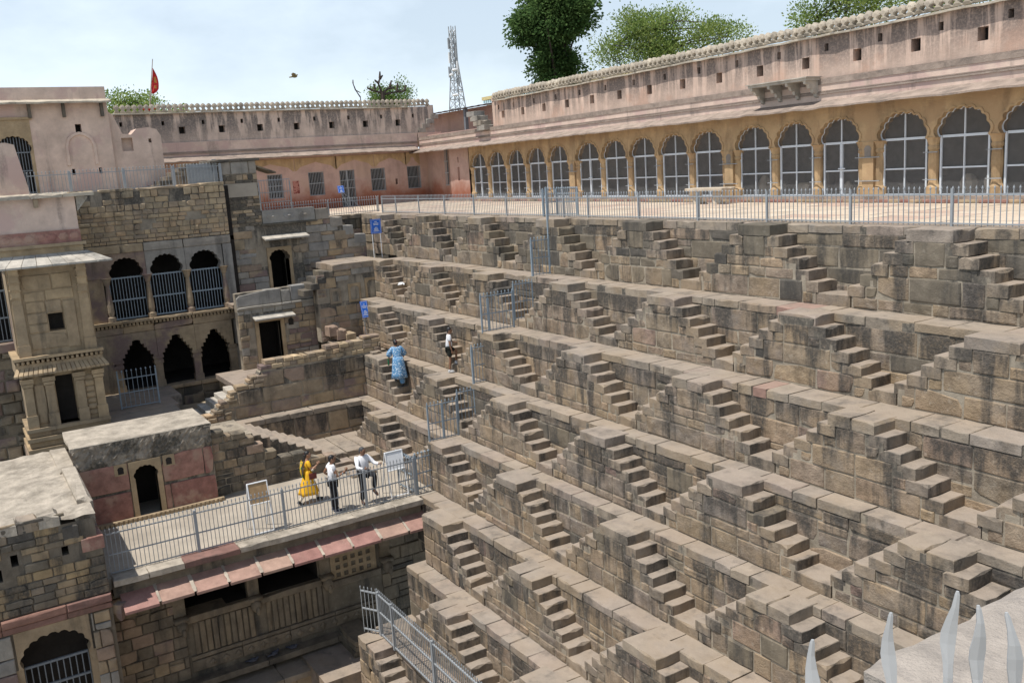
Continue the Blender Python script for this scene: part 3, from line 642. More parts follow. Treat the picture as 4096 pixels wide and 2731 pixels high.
# deep stone eave
def eave(mb, P, u0, u1, z_wall, z_tip, out, th=0.05, n=60, rng=R, back=0.05):
    us = [u0+(u1-u0)*i/n for i in range(n+1)]; tv = []
    for u in us:
        o, z = out+rng.uniform(-.03, .015), z_tip+rng.uniform(-.018, .018)
        tv += [P(u, z_wall, -back), P(u, z, o), P(u, z-th, o), P(u, z_wall-th-0.02, -back)]
    mb.add(tv, [(4*i+a, 4*i+4+a, 4*i+4+b, 4*i+b) for i in range(n) for a, b in ((0, 1), (1, 2), (2, 3))]+[(0, 1, 2, 3), (4*n, 4*n+3, 4*n+2, 4*n+1)])
mb = MB(); eave(mb, ARC, -50.86, AR, 3.10, 2.87, 0.72, n=110); mb.build('eave', M_band, arc)
mb = MB(); mb.prism([(-50.86, 2.955), (AR, 2.955), (AR, 3.60), (-50.86, 3.60)], ARC, -0.5, 0.005); mb.build('frieze', M_pinkp, arc)
mb = MB()
for z0, z1, o in ((3.27, 3.32, 0.05), (3.34, 3.37, 0.03), (3.56, 3.74, 0.03)): mb.prism([(-50.86, z0), (AR, z0), (AR, z1), (-50.86, z1)], ARC, 0.004, o)
mb.build('moulding', M_band, arc)
BIG = [-40.18+1.985*i for i in range(17)]; SM = [-40.62]+[-39.05+1.955*i for i in range(16)]
mb = MB()
hl = [(u-0.15, u+0.15, 4.10, 4.44) for u in BIG]+[(u-0.075, u+0.075, 4.53, 4.75) for u in SM]
mb.prism([(-41.3, 3.6), (AR, 3.6), (AR, 3.61), (-41.3, 3.61)], ARC, -0.5, -0.03)
holes_wall(mb, lambda u, v, w: ARC(u, v, w-0.05), -41.3, AR, 3.60, 5.0, hl, 0, 0.34, 0, 1)
mb.prism([(-41.3, 3.6), (-41.28, 3.6), (-41.28, 5.2), (-41.3, 5.2)], ARC, -0.5, -0.05); mb.prism([(-41.3, 3.6), (AR, 3.6), (AR, 5.0), (-41.3, 5.0)], ARC, -0.52, -0.45)
mb.build('parapet_wall', [M_pink, M_inside], arc)
mb = MB(); eave(mb, ARC, -40.6, AR, 5.06, 5.0, 0.16, 0.06, 70, back=0.45); mb.build('coping', M_merlon, arc)
mb = MB(); mb.prism([(-41.3, 5.0), (-40.62, 5.0), (-40.62, 5.2), (-41.3, 5.2)], ARC, -0.5, -0.02); mb.build('end_block', M_pink, arc)
def merlon_mesh(s, h, t):
    ol = [(-s*.5, 0), (s*.5, 0), (s*.5, h*.10), (s*.19, h*.26), (s*.27, h*.40), (s*.5, h*.56), (s*.47, h*.72), (s*.28, h*.90), (0, h), (-s*.28, h*.90), (-s*.47, h*.72), (-s*.5, h*.56), (-s*.27, h*.40), (-s*.19, h*.26), (-s*.5, h*.10)]
    mb = MB(); n = len(ol)
    mid = [(u*0.55, h*.5+(v-h*.5)*0.55) for u, v in ol]
    mb.add([(u, -t*0.6, v) for u, v in ol]+[(u, t*0.6, v) for u, v in ol]+[(u, -t, v) for u, v in mid]+[(u, t, v) for u, v in mid],
           [(i, (i+1) % n, n+(i+1) % n, n+i) for i in range(n)]+[(i, (i+1) % n, 2*n+(i+1) % n, 2*n+i) for i in range(n)]+[(n+i, n+(i+1) % n, 3*n+(i+1) % n, 3*n+i) for i in range(n)]+[tuple(range(2*n, 3*n)), tuple(range(3*n, 4*n))])
    return shared('merlon', mb, M_merlon)
mer = merlon_mesh(0.275, 0.36, 0.09)
rng = random.Random(3)
for i in range(120):
    u = -40.9+0.284*i
    if u > AR: break
    o = link('merlon', mer, arc, ARC(u, 5.045+rng.uniform(-.01, .01), 0.0), (rng.uniform(-.04, .04), rng.uniform(-.03, .03), -0.0555+rng.uniform(-.06, .06))); o.scale = (1, rng.uniform(.9, 1.1), rng.uniform(0.93, 1.05))
# little balcony on four brackets
bal = MB(); bal.prism([(-22.22, 3.70), (-19.70, 3.70), (-19.70, 3.78), (-22.22, 3.78)], ARC, 0.0, 0.62); bal.prism([(-22.27, 3.78), (-19.65, 3.78), (-19.65, 3.81), (-22.27, 3.81)], ARC, 0.0, 0.68)
bo = bal.build('balcony_slab', M_slab, arc)
for u in (-22.1, -21.33, -20.56, -19.82):
    b2 = MB(); pts = [(0, 3.18), (0.10, 3.22), (0.14, 3.32), (0.24, 3.34), (0.28, 3.45), (0.40, 3.47), (0.46, 3.58), (0.58, 3.60), (0.60, 3.70), (0, 3.70)]
    n = len(pts); b2.add([ARC(u-.05, z, w) for w, z in pts]+[ARC(u+.05, z, w) for w, z in pts], [tuple(range(n)), tuple(range(2*n-1, n-1, -1))]+[(i, n+i, n+(i+1) % n, (i+1) % n) for i in range(n)]); b2.build('bracket', M_slab, bo)
# carved pieces kept inside the hall
rng = random.Random(21); seen = 0
FRAGW = ['standing carved slab', 'squat carved block', 'broken column drum', 'tapering idol fragment', 'low moulded plinth stone', 'tall doorjamb fragment']
for i in range(10, 18):
    for q in range(2):
        u = FR[i][0]+0.35+0.75*q+rng.uniform(-.1, .1); w = -.65-rng.uniform(0, 0.6); h = rng.uniform(0.35, 0.85)
        mb = MB(); k = rng.randrange(3); r0 = rng.uniform(0.16, 0.28)
        c = ARC(u, 0.185, w)
        if k == 0:
            for z0, z1, s in ((0, h*.2, 1.2), (h*.2, h*.75, 0.85), (h*.75, h*.9, 1.1), (h*.9, h, 0.7)): mb.box(c[0]-r0*s, c[0]+r0*s, c[1]-r0*.6*s, c[1]+r0*.6*s, c[2]+z0, c[2]+z1)
        elif k == 1: mb.lathe(c, [(r0*1.2, 0), (r0*1.2, h*.15), (r0*.8, h*.22), (r0*.95, h*.6), (r0*.7, h*.8), (r0*.3, h)], 8)
        else: mb.lathe(c, [(r0, 0), (r0*1.05, h*.3), (r0*.8, h*.35), (r0*.85, h*.7), (r0*1.1, h*.74), (r0, h)], 6, sy=.7)
        o = mb.build('stone_fragment', M_hall if rng.random() < .2 else M_cope2)
        tag(o, f'{["stepped", "rounded", "six sided"][k]} carved stone behind the {["eleventh", "twelfth", "thirteenth", "fourteenth", "fifteenth", "sixteenth", "seventeenth", "eighteenth"][i-10]} arch from the corner, {"left" if q == 0 else "right"} half', 'carved stone', 'carved stones kept inside the arcade')

# ------------------------------------------------------------------ wing with barred windows
XB = -50.9; PB = FX(XB)
win = thing('barred_window_wing', 'pink wing with barred windows and a row of petal merlons at the back left', 'building', (XB, 19, 0))
WN = [(15.9, 16.76, 0.78, 2.1), (18.25, 19.17, 0.79, 2.1), (20.12, 21.04, 0.02, 2.1), (22.05, 22.97, 0.8, 2.1), (24.4, 25.3, 0.78, 2.1)]
mb = MB(); holes_wall(mb, PB, 9.0, 25.9, -0.1, 3.05, WN+[(23.6, 23.74, 1.1, 1.42)], 0.0, 0.5, 0, 1); mb.build('front_wall', [M_pinkl, M_inside], win)
for a, b in ((14.9, 17.4), (17.6, 19.9), (20.0, 22.2), (22.4, 24.3), (24.4, 25.2)):       # ochre blind arch tops
    mb = MB(); mb.prism([(a, 2.2), (a+.25, 2.42), (a+(b-a)*.35, 2.56), ((a+b)/2, 2.66), (b-(b-a)*.35, 2.56), (b-.25, 2.42), (b, 2.2), (b+.08, 2.2), (b+.08, 2.9), (a-.08, 2.9), (a-.08, 2.2)], PB, -0.02, 0.025); mb.build('blind_arch', M_ochre, win)
for i, (a, b, c, d) in enumerate(WN):
    fr = MB(); t = .04
    for q in ((a, a+t, c, d), (b-t, b, c, d), (a+t, b-t, d-t, d), (a+t, b-t, c, c+t), (a+t, b-t, (c+d)/2, (c+d)/2+t)): fr.prism([(q[0], q[2]), (q[1], q[2]), (q[1], q[3]), (q[0], q[3])], PB, -0.12, -0.06)
    if i == 2:
        m = (a+b)/2; fr.prism([(m-.04, c), (m+.04, c), (m+.04, d), (m-.04, d)], PB, -0.121, -0.055)
        for z in (0.5, 1.5): fr.prism([(a+t, z), (b-t, z), (b-t, z+t), (a+t, z+t)], PB, -0.119, -0.062)
    f = fr.build('barred_door' if i == 2 else 'window_frame', M_metal, win)
    n = 10; bmh = MB(); bmh.box(-.012, .012, -.012, .012, c+t, d-t); bme = shared('window_bar', bmh, M_metal)
    for k in range(1, n): link('window_bar', bme, f, PB(a+(b-a)*k/n, 0, -0.1)).parent = f
mb = MB(); mb.prism([(17.31, 0.97), (17.67, 0.97), (17.67, 1.67), (17.31, 1.67)], PB, 0.002, 0.012); mb.build('faded_panel', plain('faded_red_panel', (0.42, 0.20, 0.16), .9, 0, .2, .3, 5, (0.20, 0.06, 0.05), .5, .55), win)
mb = MB(); eave(mb, PB, 9.0, 25.0, 3.30, 3.04, 0.75, n=50, rng=random.Random(4)); mb.build('eave', M_band, win)
mb = MB(); mb.prism([(7.5, 3.05), (25.25, 3.05), (25.25, 4.03), (7.5, 4.03)], PB, -0.5, 0.008); mb.prism([(25.3, 3.6), (26.9, 3.6), (26.9, 4.03), (25.3, 4.03)], PB, -0.5, 0.008); mb.build('frieze', M_pinkp, win)
mb = MB()
for z0, z1, o in ((3.42, 3.47, 0.06), (3.50, 3.53, 0.04)): mb.prism([(7.5, z0), (25.25, z0), (25.25, z1), (7.5, z1)], PB, 0.004, o)
mb.build('moulding', M_band, win)
BH = [9.65+2.065*i for i in range(8)]; SH = [8.75+2.045*i for i in range(9)]
mb = MB(); holes_wall(mb, lambda u, v, w: PB(u, v, w-.06), 7.5, 26.5, 4.02, 5.55, [(u-.16, u+.16, 4.47, 4.83) for u in BH]+[(u-.07, u+.07, 4.92, 5.14) for u in SH], 0, 0.36, 0, 1)
mb.prism([(26.2, 4.03), (26.5, 4.03), (26.5, 5.62), (26.2, 5.62)], PB, -0.5, -0.055); mb.prism([(7.5, 4.03), (26.2, 4.03), (26.2, 5.5), (7.5, 5.5)], PB, -0.55, -0.45); mb.build('parapet_wall', [M_pinkx, M_inside], win)
mb = MB(); eave(mb, PB, 8.4, 24.8, 5.6, 5.55, 0.14, 0.06, 40, back=0.45); mb.build('coping', M_merlon, win)
mer2 = merlon_mesh(0.28, 0.42, 0.07)
for i in range(62):
    o = link('merlon', mer2, win, PB(8.65+0.287*i, 5.59+rng.uniform(-.01, .01), -0.14), (rng.uniform(-.03, .03), rng.uniform(-.04, .04), math.pi/2+rng.uniform(-.05, .05)))
for i in range(4):                                          # corbelled steps off the wall end
    mb = slab3(XB-0.5, XB+0.05, 25.35+0.30*i, 25.85+0.30*i, 4.03+0.26*i, 4.29+0.26*i, rng); mb.build('corbel_step', M_grey, win)

# ------------------------------------------------------------------ roof shed in the corner and the white house behind
shed = thing('roof_shed', 'open shed with sheet roof in the notch between the two pink wings', 'shed', (-48, 28.5, 3.9))
mb = MB(); mb.box(-66, -41.3, 28.6, 28.9, 3.4, 5.3); mb.box(-66, -41.3, 25.9, 28.6, 3.65, 3.86); mb.box(-50.2, -49.0, 28.35, 28.6, 4.0, 5.0); mb.build('back_wall', M_pinkl, shed)
mb = MB()
n = 60
for i in range(n):
    xa = -66+24.6*i/n; xb_ = xa+24.6/n; za = 0.03*(i % 2); zb_ = 0.03*((i+1) % 2)
    mb.add([(xa, 27.2, 5.22+za), (xb_, 27.2, 5.22+zb_), (xb_, 28.9, 5.36+zb_), (xa, 28.9, 5.36+za)], [(0, 1, 2, 3)])
mb.build('sheet_roof', M_iron, shed)
mb = MB(); mb.box(-48.9, -48.7, 27.4, 27.6, 3.98, 5.2); mb.build('post', M_iron, shed)
mb = MB(); mb.box(-44.6, -44.45, 27.4, 27.6, 3.98, 5.2); mb.build('post', M_iron, shed)
st = thing('roof_stair', 'short flight of grey slabs beside the arcade parapet end', 'stair', (-41.6, 24.6, 3.7))
for i in range(4):
    p = ARC(-42.35+0.26*i, 0, 0.05); mb = slab3(-42.35-0.30*i, -41.55-0.30*i, p[1]-.35, p[1]+.3, 3.62+0.25*i, 3.87+0.25*i, rng); mb.build('step', M_grey, st)
wh = thing('white_house', 'low white house with yellow and blue roof edge behind the corner', 'house', (-52, 38, 0))
mb = MB(); mb.box(-64, -46, 38, 44, 0, 6.6); mb.build('wall', plain('grey_white_wall', (0.58, 0.58, 0.56), .8), wh)
mb = MB(); mb.box(-64.2, -45.8, 37.7, 44.2, 6.85, 7.1); mb.build('roof_edge', plain('yellow_edge', (0.62, 0.52, 0.26), .6), wh)
bl = MB(); bl.box(0, .16, 0, .05, 0, .2); blm = shared('dentil', bl, plain('pale_blue_trim', (0.35, 0.55, 0.60), .6))
for i in range(60): link('dentil', blm, wh, (-64+i*.3, 37.72, 6.62))

# ------------------------------------------------------------------ palace side of the well
def cut_rects(u0, u1, v0, v1, opens, hr, wr, rng, top=None, joint=0.018, split=0.15):
    def keep(a, b, c, d):
        if top is not None and d > top((a+b)/2)+0.03: return False
        return not any(a < o[1]-0.01 and b > o[0]+0.01 and c < o[3]-0.01 and d > o[2]+0.01 for o in opens)
    return courses(u0, u1, v0, v1, hr, wr, rng, keep, joint, split)
def wall_bed(parent, P, poly, w0, w1, m=None): mb = MB(); mb.prism(poly, P, w0, w1); return mb.build('mortar_bed', m or M_mortar, parent)

# ---- facade with two rows of three arches
XF = -37.5; PF = FX(XF); rng = random.Random(31)
fac = thing('palace_facade', 'stone facade with three barred arches above three open cusped arches', 'palace', (XF, 7.4, -7.8))
CY = [5.90, 7.375, 8.85]
# interior rooms
mb = MB(); mb.box(XF-3.2, XF-3.0, 3.0, 10.2, -6.2, 1.7); mb.box(XF-3.0, XF-0.4, 3.0, 10.2, -3.30, -3.12); mb.box(XF-3.0, XF-.4, 3.0, 10.2, -6.05, -5.88)
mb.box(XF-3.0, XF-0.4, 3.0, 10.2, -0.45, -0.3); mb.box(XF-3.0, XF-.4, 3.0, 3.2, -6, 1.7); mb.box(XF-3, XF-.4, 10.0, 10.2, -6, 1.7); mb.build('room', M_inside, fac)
mb = MB(); mb.box(XF-0.45, XF-0.03, 4.3, 9.95, -0.25, 1.78); mb.build('upper_bed', M_mortar, fac)
rects = cut_rects(4.3, 9.95, -0.22, 1.74, [(5.15, 5.35, 1.3, 1.8), (6.55, 6.70, 1.3, 1.8), (8.05, 8.18, 1.3, 1.8), (6.9, 7.05, .35, .55), (8.6, 8.75, .5, .68)], (0.13, 0.26), (0.2, 0.5), rng)
lay(fac, PF, rects, [M_rubble], back=0.05, proud=(-0.01, 0.03), ch=0.016, jit=0.014, rng=rng, limit=230)
for a, b in ((4.3, 5.15), (5.35, 6.55), (6.7, 8.05), (8.18, 9.0), (9.0, 9.95)):
    mb = slab3(XF-.45, XF+.03, a+.01, b-.01, 1.74, 1.84+rng.uniform(-.03, .03), rng); mb.build('top_stone', M_rubble, fac)
for i, (a, b) in enumerate(((4.3, 6.62), (6.63, 8.1), (8.11, 9.95))):           # lintel slabs
    mb = MB(); block(mb, PF, a, b-.01, -0.56, -0.24, back=.4, proud=0.03, ch=.02, rng=rng); mb.build('lintel', M_grey if i else M_rubble, fac)
for i, cy in enumerate(CY):                                  # upper arches
    b0, b1 = (cy-0.735, cy+0.735)
    if i == 0: b0 = 4.3
    if i == 2: b1 = 9.6
    mb = MB(); arch_panel(mb, PF, b0+.003, b1-.003, -0.565, cusp(1.06, -1.45, -0.72, 9, cy, 0.28, 0.6), -0.40, 0.0); mb.build('arch_spandrel', M_grey if i else M_left, fac)
    mb = MB(); st = stepped_arch(1.14, -4.65, -3.90, cy, 5); arch_panel(mb, PF, b0+.003, b1-.003, -3.62, st, -0.40, 0.0); mb.build('lower_arch', M_left, fac)
for j, y in enumerate((5.17, 6.637, 8.112, 9.55)):          # turned columns above, square piers below
    mb = MB(); mb.lathe((XF-.06, y, 0), [(0.16, -3.12), (0.16, -2.94), (0.10, -2.90), (0.13, -2.74), (0.125, -2.5), (0.075, -1.85), (0.07, -1.75), (0.10, -1.70), (0.115, -1.62), (0.16, -1.5), (0.20, -1.44)], 12); mb.build('column', M_left, fac)
    mb = MB(); mb.box(XF-.33, XF-.03, y-.17, y+.17, -5.88, -5.62); mb.box(XF-.30, XF-.06, y-.14, y+.14, -5.62, -4.95); mb.box(XF-.34, XF-.02, y-.18, y+.18, -4.95, -4.82); mb.box(XF-.31, XF-.05, y-.15, y+.15, -4.82, -4.74); mb.box(XF-.36, XF, y-.20, y+.20, -4.74, -4.64); mb.build('pier', M_left, fac)
for a, b in ((4.3, 5.5), (5.5, 6.63), (6.63, 8.1), (8.1, 9.95)):               # string courses
    mb = MB(); block(mb, PF, a, b-.01, -3.22, -3.11, back=.4, proud=0.16, ch=.02, rng=rng); mb.build('ledge_stone', M_tan, fac)
    mb = MB(); block(mb, PF, a, b-.01, -3.61, -3.34, back=.4, proud=0.02, ch=.015, rng=rng); mb.build('frieze_stone', M_left, fac)
    mb = MB(); block(mb, PF, a, b-.01, -6.02, -5.86, back=.4, proud=0.14, ch=.02, rng=rng); mb.build('ledge_stone', M_left, fac)
dn = MB(); dn.lathe((0, 0, 0), [(0.01, -.055), (.05, -.05), (.06, 0), (.045, .055), (.01, .06)], 6); dme = shared('bead', dn, M_tan)
for i in range(40): link('bead', dme, fac, (XF+.06, 4.35+.14*i, -3.28))
mb = MB(); mb.box(XF-.4, XF-.02, 4.3, 9.95, -8.2, -6.02); mb.build('lower_bed', M_mortar, fac)
lay(fac, PF, cut_rects(4.3, 9.95, -8.0, -6.03, [], (.35, .5), (.5, .95), rng), [M_dark, M_left, M_dark], rng=rng, limit=40)
mb = MB(); mb.box(XF-.4, XF-.04, 4.3, 5.05, -3.1, -1.46); mb.build('corner_pier', M_left, fac)
mb = MB(); mb.box(XF-.4, XF-.05, 4.3, 5.08, -5.86, -4.66); mb.build('corner_pier', M_left, fac)
mb = MB(); mb.box(XF-.4, XF, 9.56, 9.95, -3.1, -0.57); mb.build('corner_pier', M_grey, fac)
mb = MB(); mb.box(XF-.4, XF, 9.7, 9.95, -5.86, -3.62); mb.build('corner_pier', M_grey, fac)
for i, cy in enumerate(CY):
    g = thing('arch_grille', f'blue grey bars across the {["left", "middle", "right"][i]} of the three upper palace arches', 'grille', (XF+.02, cy, -3.1), 'barred grilles in the upper palace arches')
    railing(g, (XF-.22, cy-.62, -3.08), (XF-.22, cy+.62, -3.08), 1.62, 0.105, M_gate, (), (0.03, 0.74, 1.58), tips=False, prail=0.028, r=0.011)

# ---- return wall right of the facade: upper part with a cusped door, set back over a landing
XU = -38.0; PU = FX(XU)
upw = thing('stair_wall', 'stepped grey wall with a carved panel, a slab hood and a dark cusped doorway', 'stone wall', (XU, 13, -2.9))
TOP = [(11.45, 13.74, 0.58), (13.74, 14.36, 0.49), (14.36, 14.93, 0.06), (14.93, 15.4, -0.34), (15.4, 15.95, -0.75)]
poly = [(9.96, -3.0), (11.62, -3.0), (11.62, -1.5)]+[(a, b) for a, b in cusp(0.80, -1.5, -1.06, 7, 12.02, .25)][1:-1]+[(12.42, -1.5), (12.42, -3.0), (15.95, -3.0), (15.95, -0.75)]
tp = []
for a, b, z in reversed(TOP): tp += [(b, z-.05), (a+.001, z-.05)]
poly = poly[:-1]+tp+[(11.45, 0.0), (9.96, 0.0)]
wall_bed(upw, PU, poly, -0.6, -0.02)
dtop = lambda y: next((z for a, b, z in TOP if a <= y < b), 0.0 if y < 11.45 else -0.8)
rects = cut_rects(10.0, 15.95, -3.0, 0.04, [(11.5, 12.55, -3.0, -0.95), (11.35, 13.3, -0.62, -0.02)], (.22, .42), (.35, .95), rng, dtop)
lay(upw, PU, rects, [M_grey, M_left, M_rubble, M_grey], rng=rng, limit=120, proud=(-.01, .03))
for a, b, z in TOP[2:]: mb = slab3(XU-.6, XU+.04, a, b-.01, z-.38, z, rng); mb.build('top_stone', M_grey, upw)
mb = MB(); mb.prism([(11.5, -3), (11.62, -3), (11.62, -1.5)]+cusp(.80, -1.5, -1.06, 7, 12.02, .25)[1:-1]+[(12.42, -1.5), (12.42, -3), (12.55, -3), (12.55, -0.95), (11.5, -0.95)], PU, -.5, 0.05); mb.build('door_surround', M_tan, upw)
mb = MB(); mb.box(XU-2.2, XU-2.0, 11.2, 12.9, -3, -0.9); mb.box(XU-2, XU-.61, 11.2, 11.4, -3, -.9); mb.box(XU-2, XU-.61, 12.7, 12.9, -3, -.9); mb.box(XU-2, XU-.61, 11.2, 12.9, -.95, -.8); mb.build('passage', M_inside, upw)
mb = MB(); mb.prism([(11.48, 0.05), (13.72, 0.05), (13.72, 0.58), (11.48, 0.58)], PU, -.3, 0.05); po = mb.build('carved_panel', M_grey, upw)
for q in range(3):
    mb = MB(); c = 11.9+.7*q
    mb.prism([(c-.27, .32), (c-.18, .42), (c, .46), (c+.18, .42), (c+.27, .32), (c+.18, .22), (c, .18), (c-.18, .22)], PU, .05, .066); mb.lathe(PU(c, .32, .066), [(.08, 0), (.05, .02)], 8); mb.build('rosette', M_grey, po)
mb = MB(); mb.prism([(13.76, 0.04), (14.34, 0.04), (14.34, 0.48), (13.76, 0.48)], PU, -.3, 0.04); mb.build('plain_panel', M_grey, upw)
mb = MB(); mb.prism([(11.4, -0.03), (13.8, -0.03), (13.8, 0.03), (11.4, 0.03)], PU, -.3, 0.10); mb.build('panel_sill', M_dark, upw)
def hood(parent, X, y0, y1, z, out, drop, n, m):
    for i in range(n):
        a, b = y0+(y1-y0)*i/n, y0+(y1-y0)*(i+1)/n; t = 0.06; j = rng.uniform(-.02, .02)
        mb = MB(); mb.add([(X-.1, a, z), (X-.1, b-.015, z), (X+out+j, b-.015, z-drop), (X+out+j, a, z-drop), (X-.1, a, z-t), (X-.1, b-.015, z-t), (X+out+j, b-.015, z-drop-t), (X+out+j, a, z-drop-t)],
                [(0, 1, 2, 3), (7, 6, 5, 4), (0, 4, 5, 1), (1, 5, 6, 2), (2, 6, 7, 3), (3, 7, 4, 0)]); mb.build('hood_slab', m, parent)

hood(upw, XU, 11.35, 13.25, -0.42, 0.55, 0.14, 2, M_slab)
# tall brick pier standing behind
prs = thing('brick_pier', 'tall dark streaked brick pier rising above the palace arches', 'pier', (XU, 10.6, 0))
mb = MB(); mb.box(XU-1.6, XU-.03, 9.96, 11.46, 0.0, 2.62); mb.build('mortar_bed', M_mortar, prs)
lay(prs, PU, cut_rects(9.96, 11.46, 0.0, 2.1, [], (.12, .2), (.2, .42), rng), [M_dark, M_rubble, M_dark], rng=rng, limit=130, ch=.012, jit=.01)
lay(prs, PU, cut_rects(9.96, 11.46, 2.1, 2.62, [], (.5, .52), (.6, .9), rng), [M_grey], rng=rng)
lay(prs, FY(9.96), [(XU-1.55+.36*i, XU-1.22+.36*i, .22*j, .22*j+.2) for i in range(4) for j in range(11)], [M_dark], rng=rng, limit=60, jit=.01)
mb = slab3(XU-1.7, XU+.1, 9.6, 11.6, 2.62, 2.72, rng); mb.build('top_slab', M_dark, prs)
mb = MB(); mb.add([(XU-1.3, 11.46, 2.45), (XU-.1, 11.46, 2.45), (XU-.1, 12.3, 2.12), (XU-1.3, 12.3, 2.12), (XU-1.3, 11.46, 2.38), (XU-.1, 11.46, 2.38), (XU-.1, 12.3, 2.06), (XU-1.3, 12.3, 2.06)], [(0, 1, 2, 3), (7, 6, 5, 4), (0, 4, 5, 1), (1, 5, 6, 2), (2, 6, 7, 3), (3, 7, 4, 0)]); mb.build('side_eave', M_dark, prs)

# ---- lower wall with the square door and the low parapet above it
XW = -36.3; PW = FX(XW)
low = thing('door_wall', 'patched stone wall with a tall dark doorway under a small slab hood', 'stone wall', (XW, 11, -5.5))
wall_bed(low, PW, [(9.55, -6.4), (10.33, -6.4), (10.33, -3.74), (11.22, -3.74), (11.22, -6.4), (12.75, -6.4), (12.75, -2.95), (12.6, -2.45), (9.55, -2.5)], -0.35, -0.02)
lay(low, PW, cut_rects(9.55, 12.72, -6.2, -3.05, [(10.2, 11.35, -6.4, -3.6)], (.2, .36), (.25, .6), rng), [M_left, M_rubble, M_grey, M_left], rng=rng, limit=120, proud=(-.01, .03))
for a, b, z in ((9.55, 11.35, -2.47), (11.36, 11.75, -2.55), (11.76, 12.72, -2.42)):
    mb = MB(); block(mb, PW, a, b-.01, -3.04, z, back=.35, proud=.05, ch=.02, rng=rng); mb.build('parapet_slab', M_grey, low)
    mb = MB(); block(mb, PW, a, b-.01, -3.14, -3.045, back=.35, proud=.12, ch=.02, rng=rng); mb.build('ledge_stone', M_grey, low)
mb = MB(); mb.prism([(10.18, -5.6), (10.33, -5.6), (10.33, -3.74), (11.22, -3.74), (11.22, -5.6), (11.37, -5.6), (11.37, -3.6), (10.18, -3.6)], PW, -.3, 0.045); mb.build('door_frame', M_tan, low)
hood(low, XW, 10.1, 11.75, -3.42, 0.5, 0.12, 1, M_slab)
mb = MB(); mb.box(XW-1.6, XW-1.5, 9.6, 12.7, -6, -3.2); mb.box(XW-1.5, XW-.36, 10.0, 10.1, -6, -3.2); mb.box(XW-1.5, XW-.36, 11.4, 11.5, -6, -3.2); mb.box(XW-1.5, XW-.36, 10, 11.5, -3.3, -3.2); mb.build('passage', M_inside, low)
mb = MB(); mb.box(XU, XW-.36, 9.5, 12.8, -3.1, -2.95); mb.box(XW-.3, -31.6, 8.5, 12.9, -5.75, -5.55); mb.build('landing_floor', M_cope, low)
mb = MB(); mb.prism([(11.55, -4.0), (11.75, -4.0)]+list(reversed(cusp(.2, -3.86, -3.72, 5, 11.65, .2))), PW, .03, .04); mb.build('lamp_niche', M_inside, low)

# ---- niche wall under the landing with the big blue sign
XN = -35.5; PN = FX(XN)
nic = thing('niche_wall', 'wall with three small arched niches below the landing of the large blue sign', 'stone wall', (XN, 14.5, -4.76))
NI = [(13.36, 0.15, -3.2, -2.78), (14.2, 0.19, -3.22, -2.66), (15.0, 0.24, -3.22, -2.5)]
wall_bed(nic, PN, [(12.6, -4.8), (16.4, -4.8), (16.4, -1.80), (13.35, -1.80), (13.35, -1.98), (13.0, -1.98), (13.0, -2.2), (12.6, -2.2)], -0.5, -0.02)
st2 = lambda y: -1.72 if y > 13.3 else -1.95 if y > 12.95 else -2.2
lay(nic, PN, cut_rects(12.62, 16.3, -4.76, -1.85, [(c-w-.1, c+w+.1, z0-.1, z1+.12) for c, w, z0, z1 in NI], (.24, .46), (.3, .85), rng, st2), [M_left, M_left, M_grey], rng=rng, limit=110, proud=(-.01, .025))
for i, (c, w, z0, z1) in enumerate(NI):
    mb = MB(); a = cusp(2*w, z1-w*.9, z1, 5, c, .22); s = w+.09
    mb.prism([(c-s, z0-.09), (c+s, z0-.09), (c+s, z1+.1), (c-s, z1+.1), (c-s, z0)]+[(c-w, z0)]+a+[(c+w, z0), (c-s, z0-.001)], PN, -.1, .02)
    mb.build('niche_frame', M_tan if i else M_left, nic)
    mb = MB(); mb.prism([(c-w-.05, z0-.05), (c+w+.05, z0-.05), (c+w+.05, z1+.05), (c-w-.05, z1+.05)], PN, -.12, -.06 if i else -.1); mb.build('niche_back', M_left if i else M_inside, nic)
rng = random.Random(44)
y = 13.3
for yy, z in ((12.95, -1.95), (12.65, -2.17), (12.35, -2.39), (12.05, -2.61)):
    mb = slab3(XN-1.3, XN+.03, yy, yy+.37, z-.24, z, rng); mb.build('step', M_dark, nic)
for x0, x1 in ((-41, -39.2), (-39.2, -37.4), (-37.4, -36.2), (-36.2, -35.45)):
    for a, b in ((13.32, 14.6), (14.6, 15.72)): mb = slab3(x0+.006, x1-.006, a+.006, b-.006, -1.95, -1.72+rng.uniform(-.01, .01), rng); mb.build('landing_slab', M_cope, nic)
for i, (a, z) in enumerate(((12.75, -4.12), (13.05, -4.3), (13.4, -4.48))): mb = slab3(-36.2, -35.0+.1*i, a, a+.4, z-.4, z, rng); mb.build('broken_step', M_left, nic)
lw = thing('corner_wall', 'short dark wall behind the large blue sign below the plaza', 'stone wall', (-41, 16, -1.7))
mb = MB(); mb.box(-41.5, -41.03, 14.0, 17.2, -1.9, -.02); mb.build('mortar_bed', M_mortar, lw)
lay(lw, FX(-41.0), cut_rects(14.0, 17.0, -1.75, -.22, [], (.3, .45), (.35, .7), rng), [M_dark, M_left], rng=rng)
x = 13.9
while x < 17.0: w = rng.uniform(.6, 1.0); mb = slab3(-41.6, -40.95, x+.005, min(x+w, 17.05)-.005, -.2, -.005, rng); mb.build('coping_stone', M_cope, lw); x += w

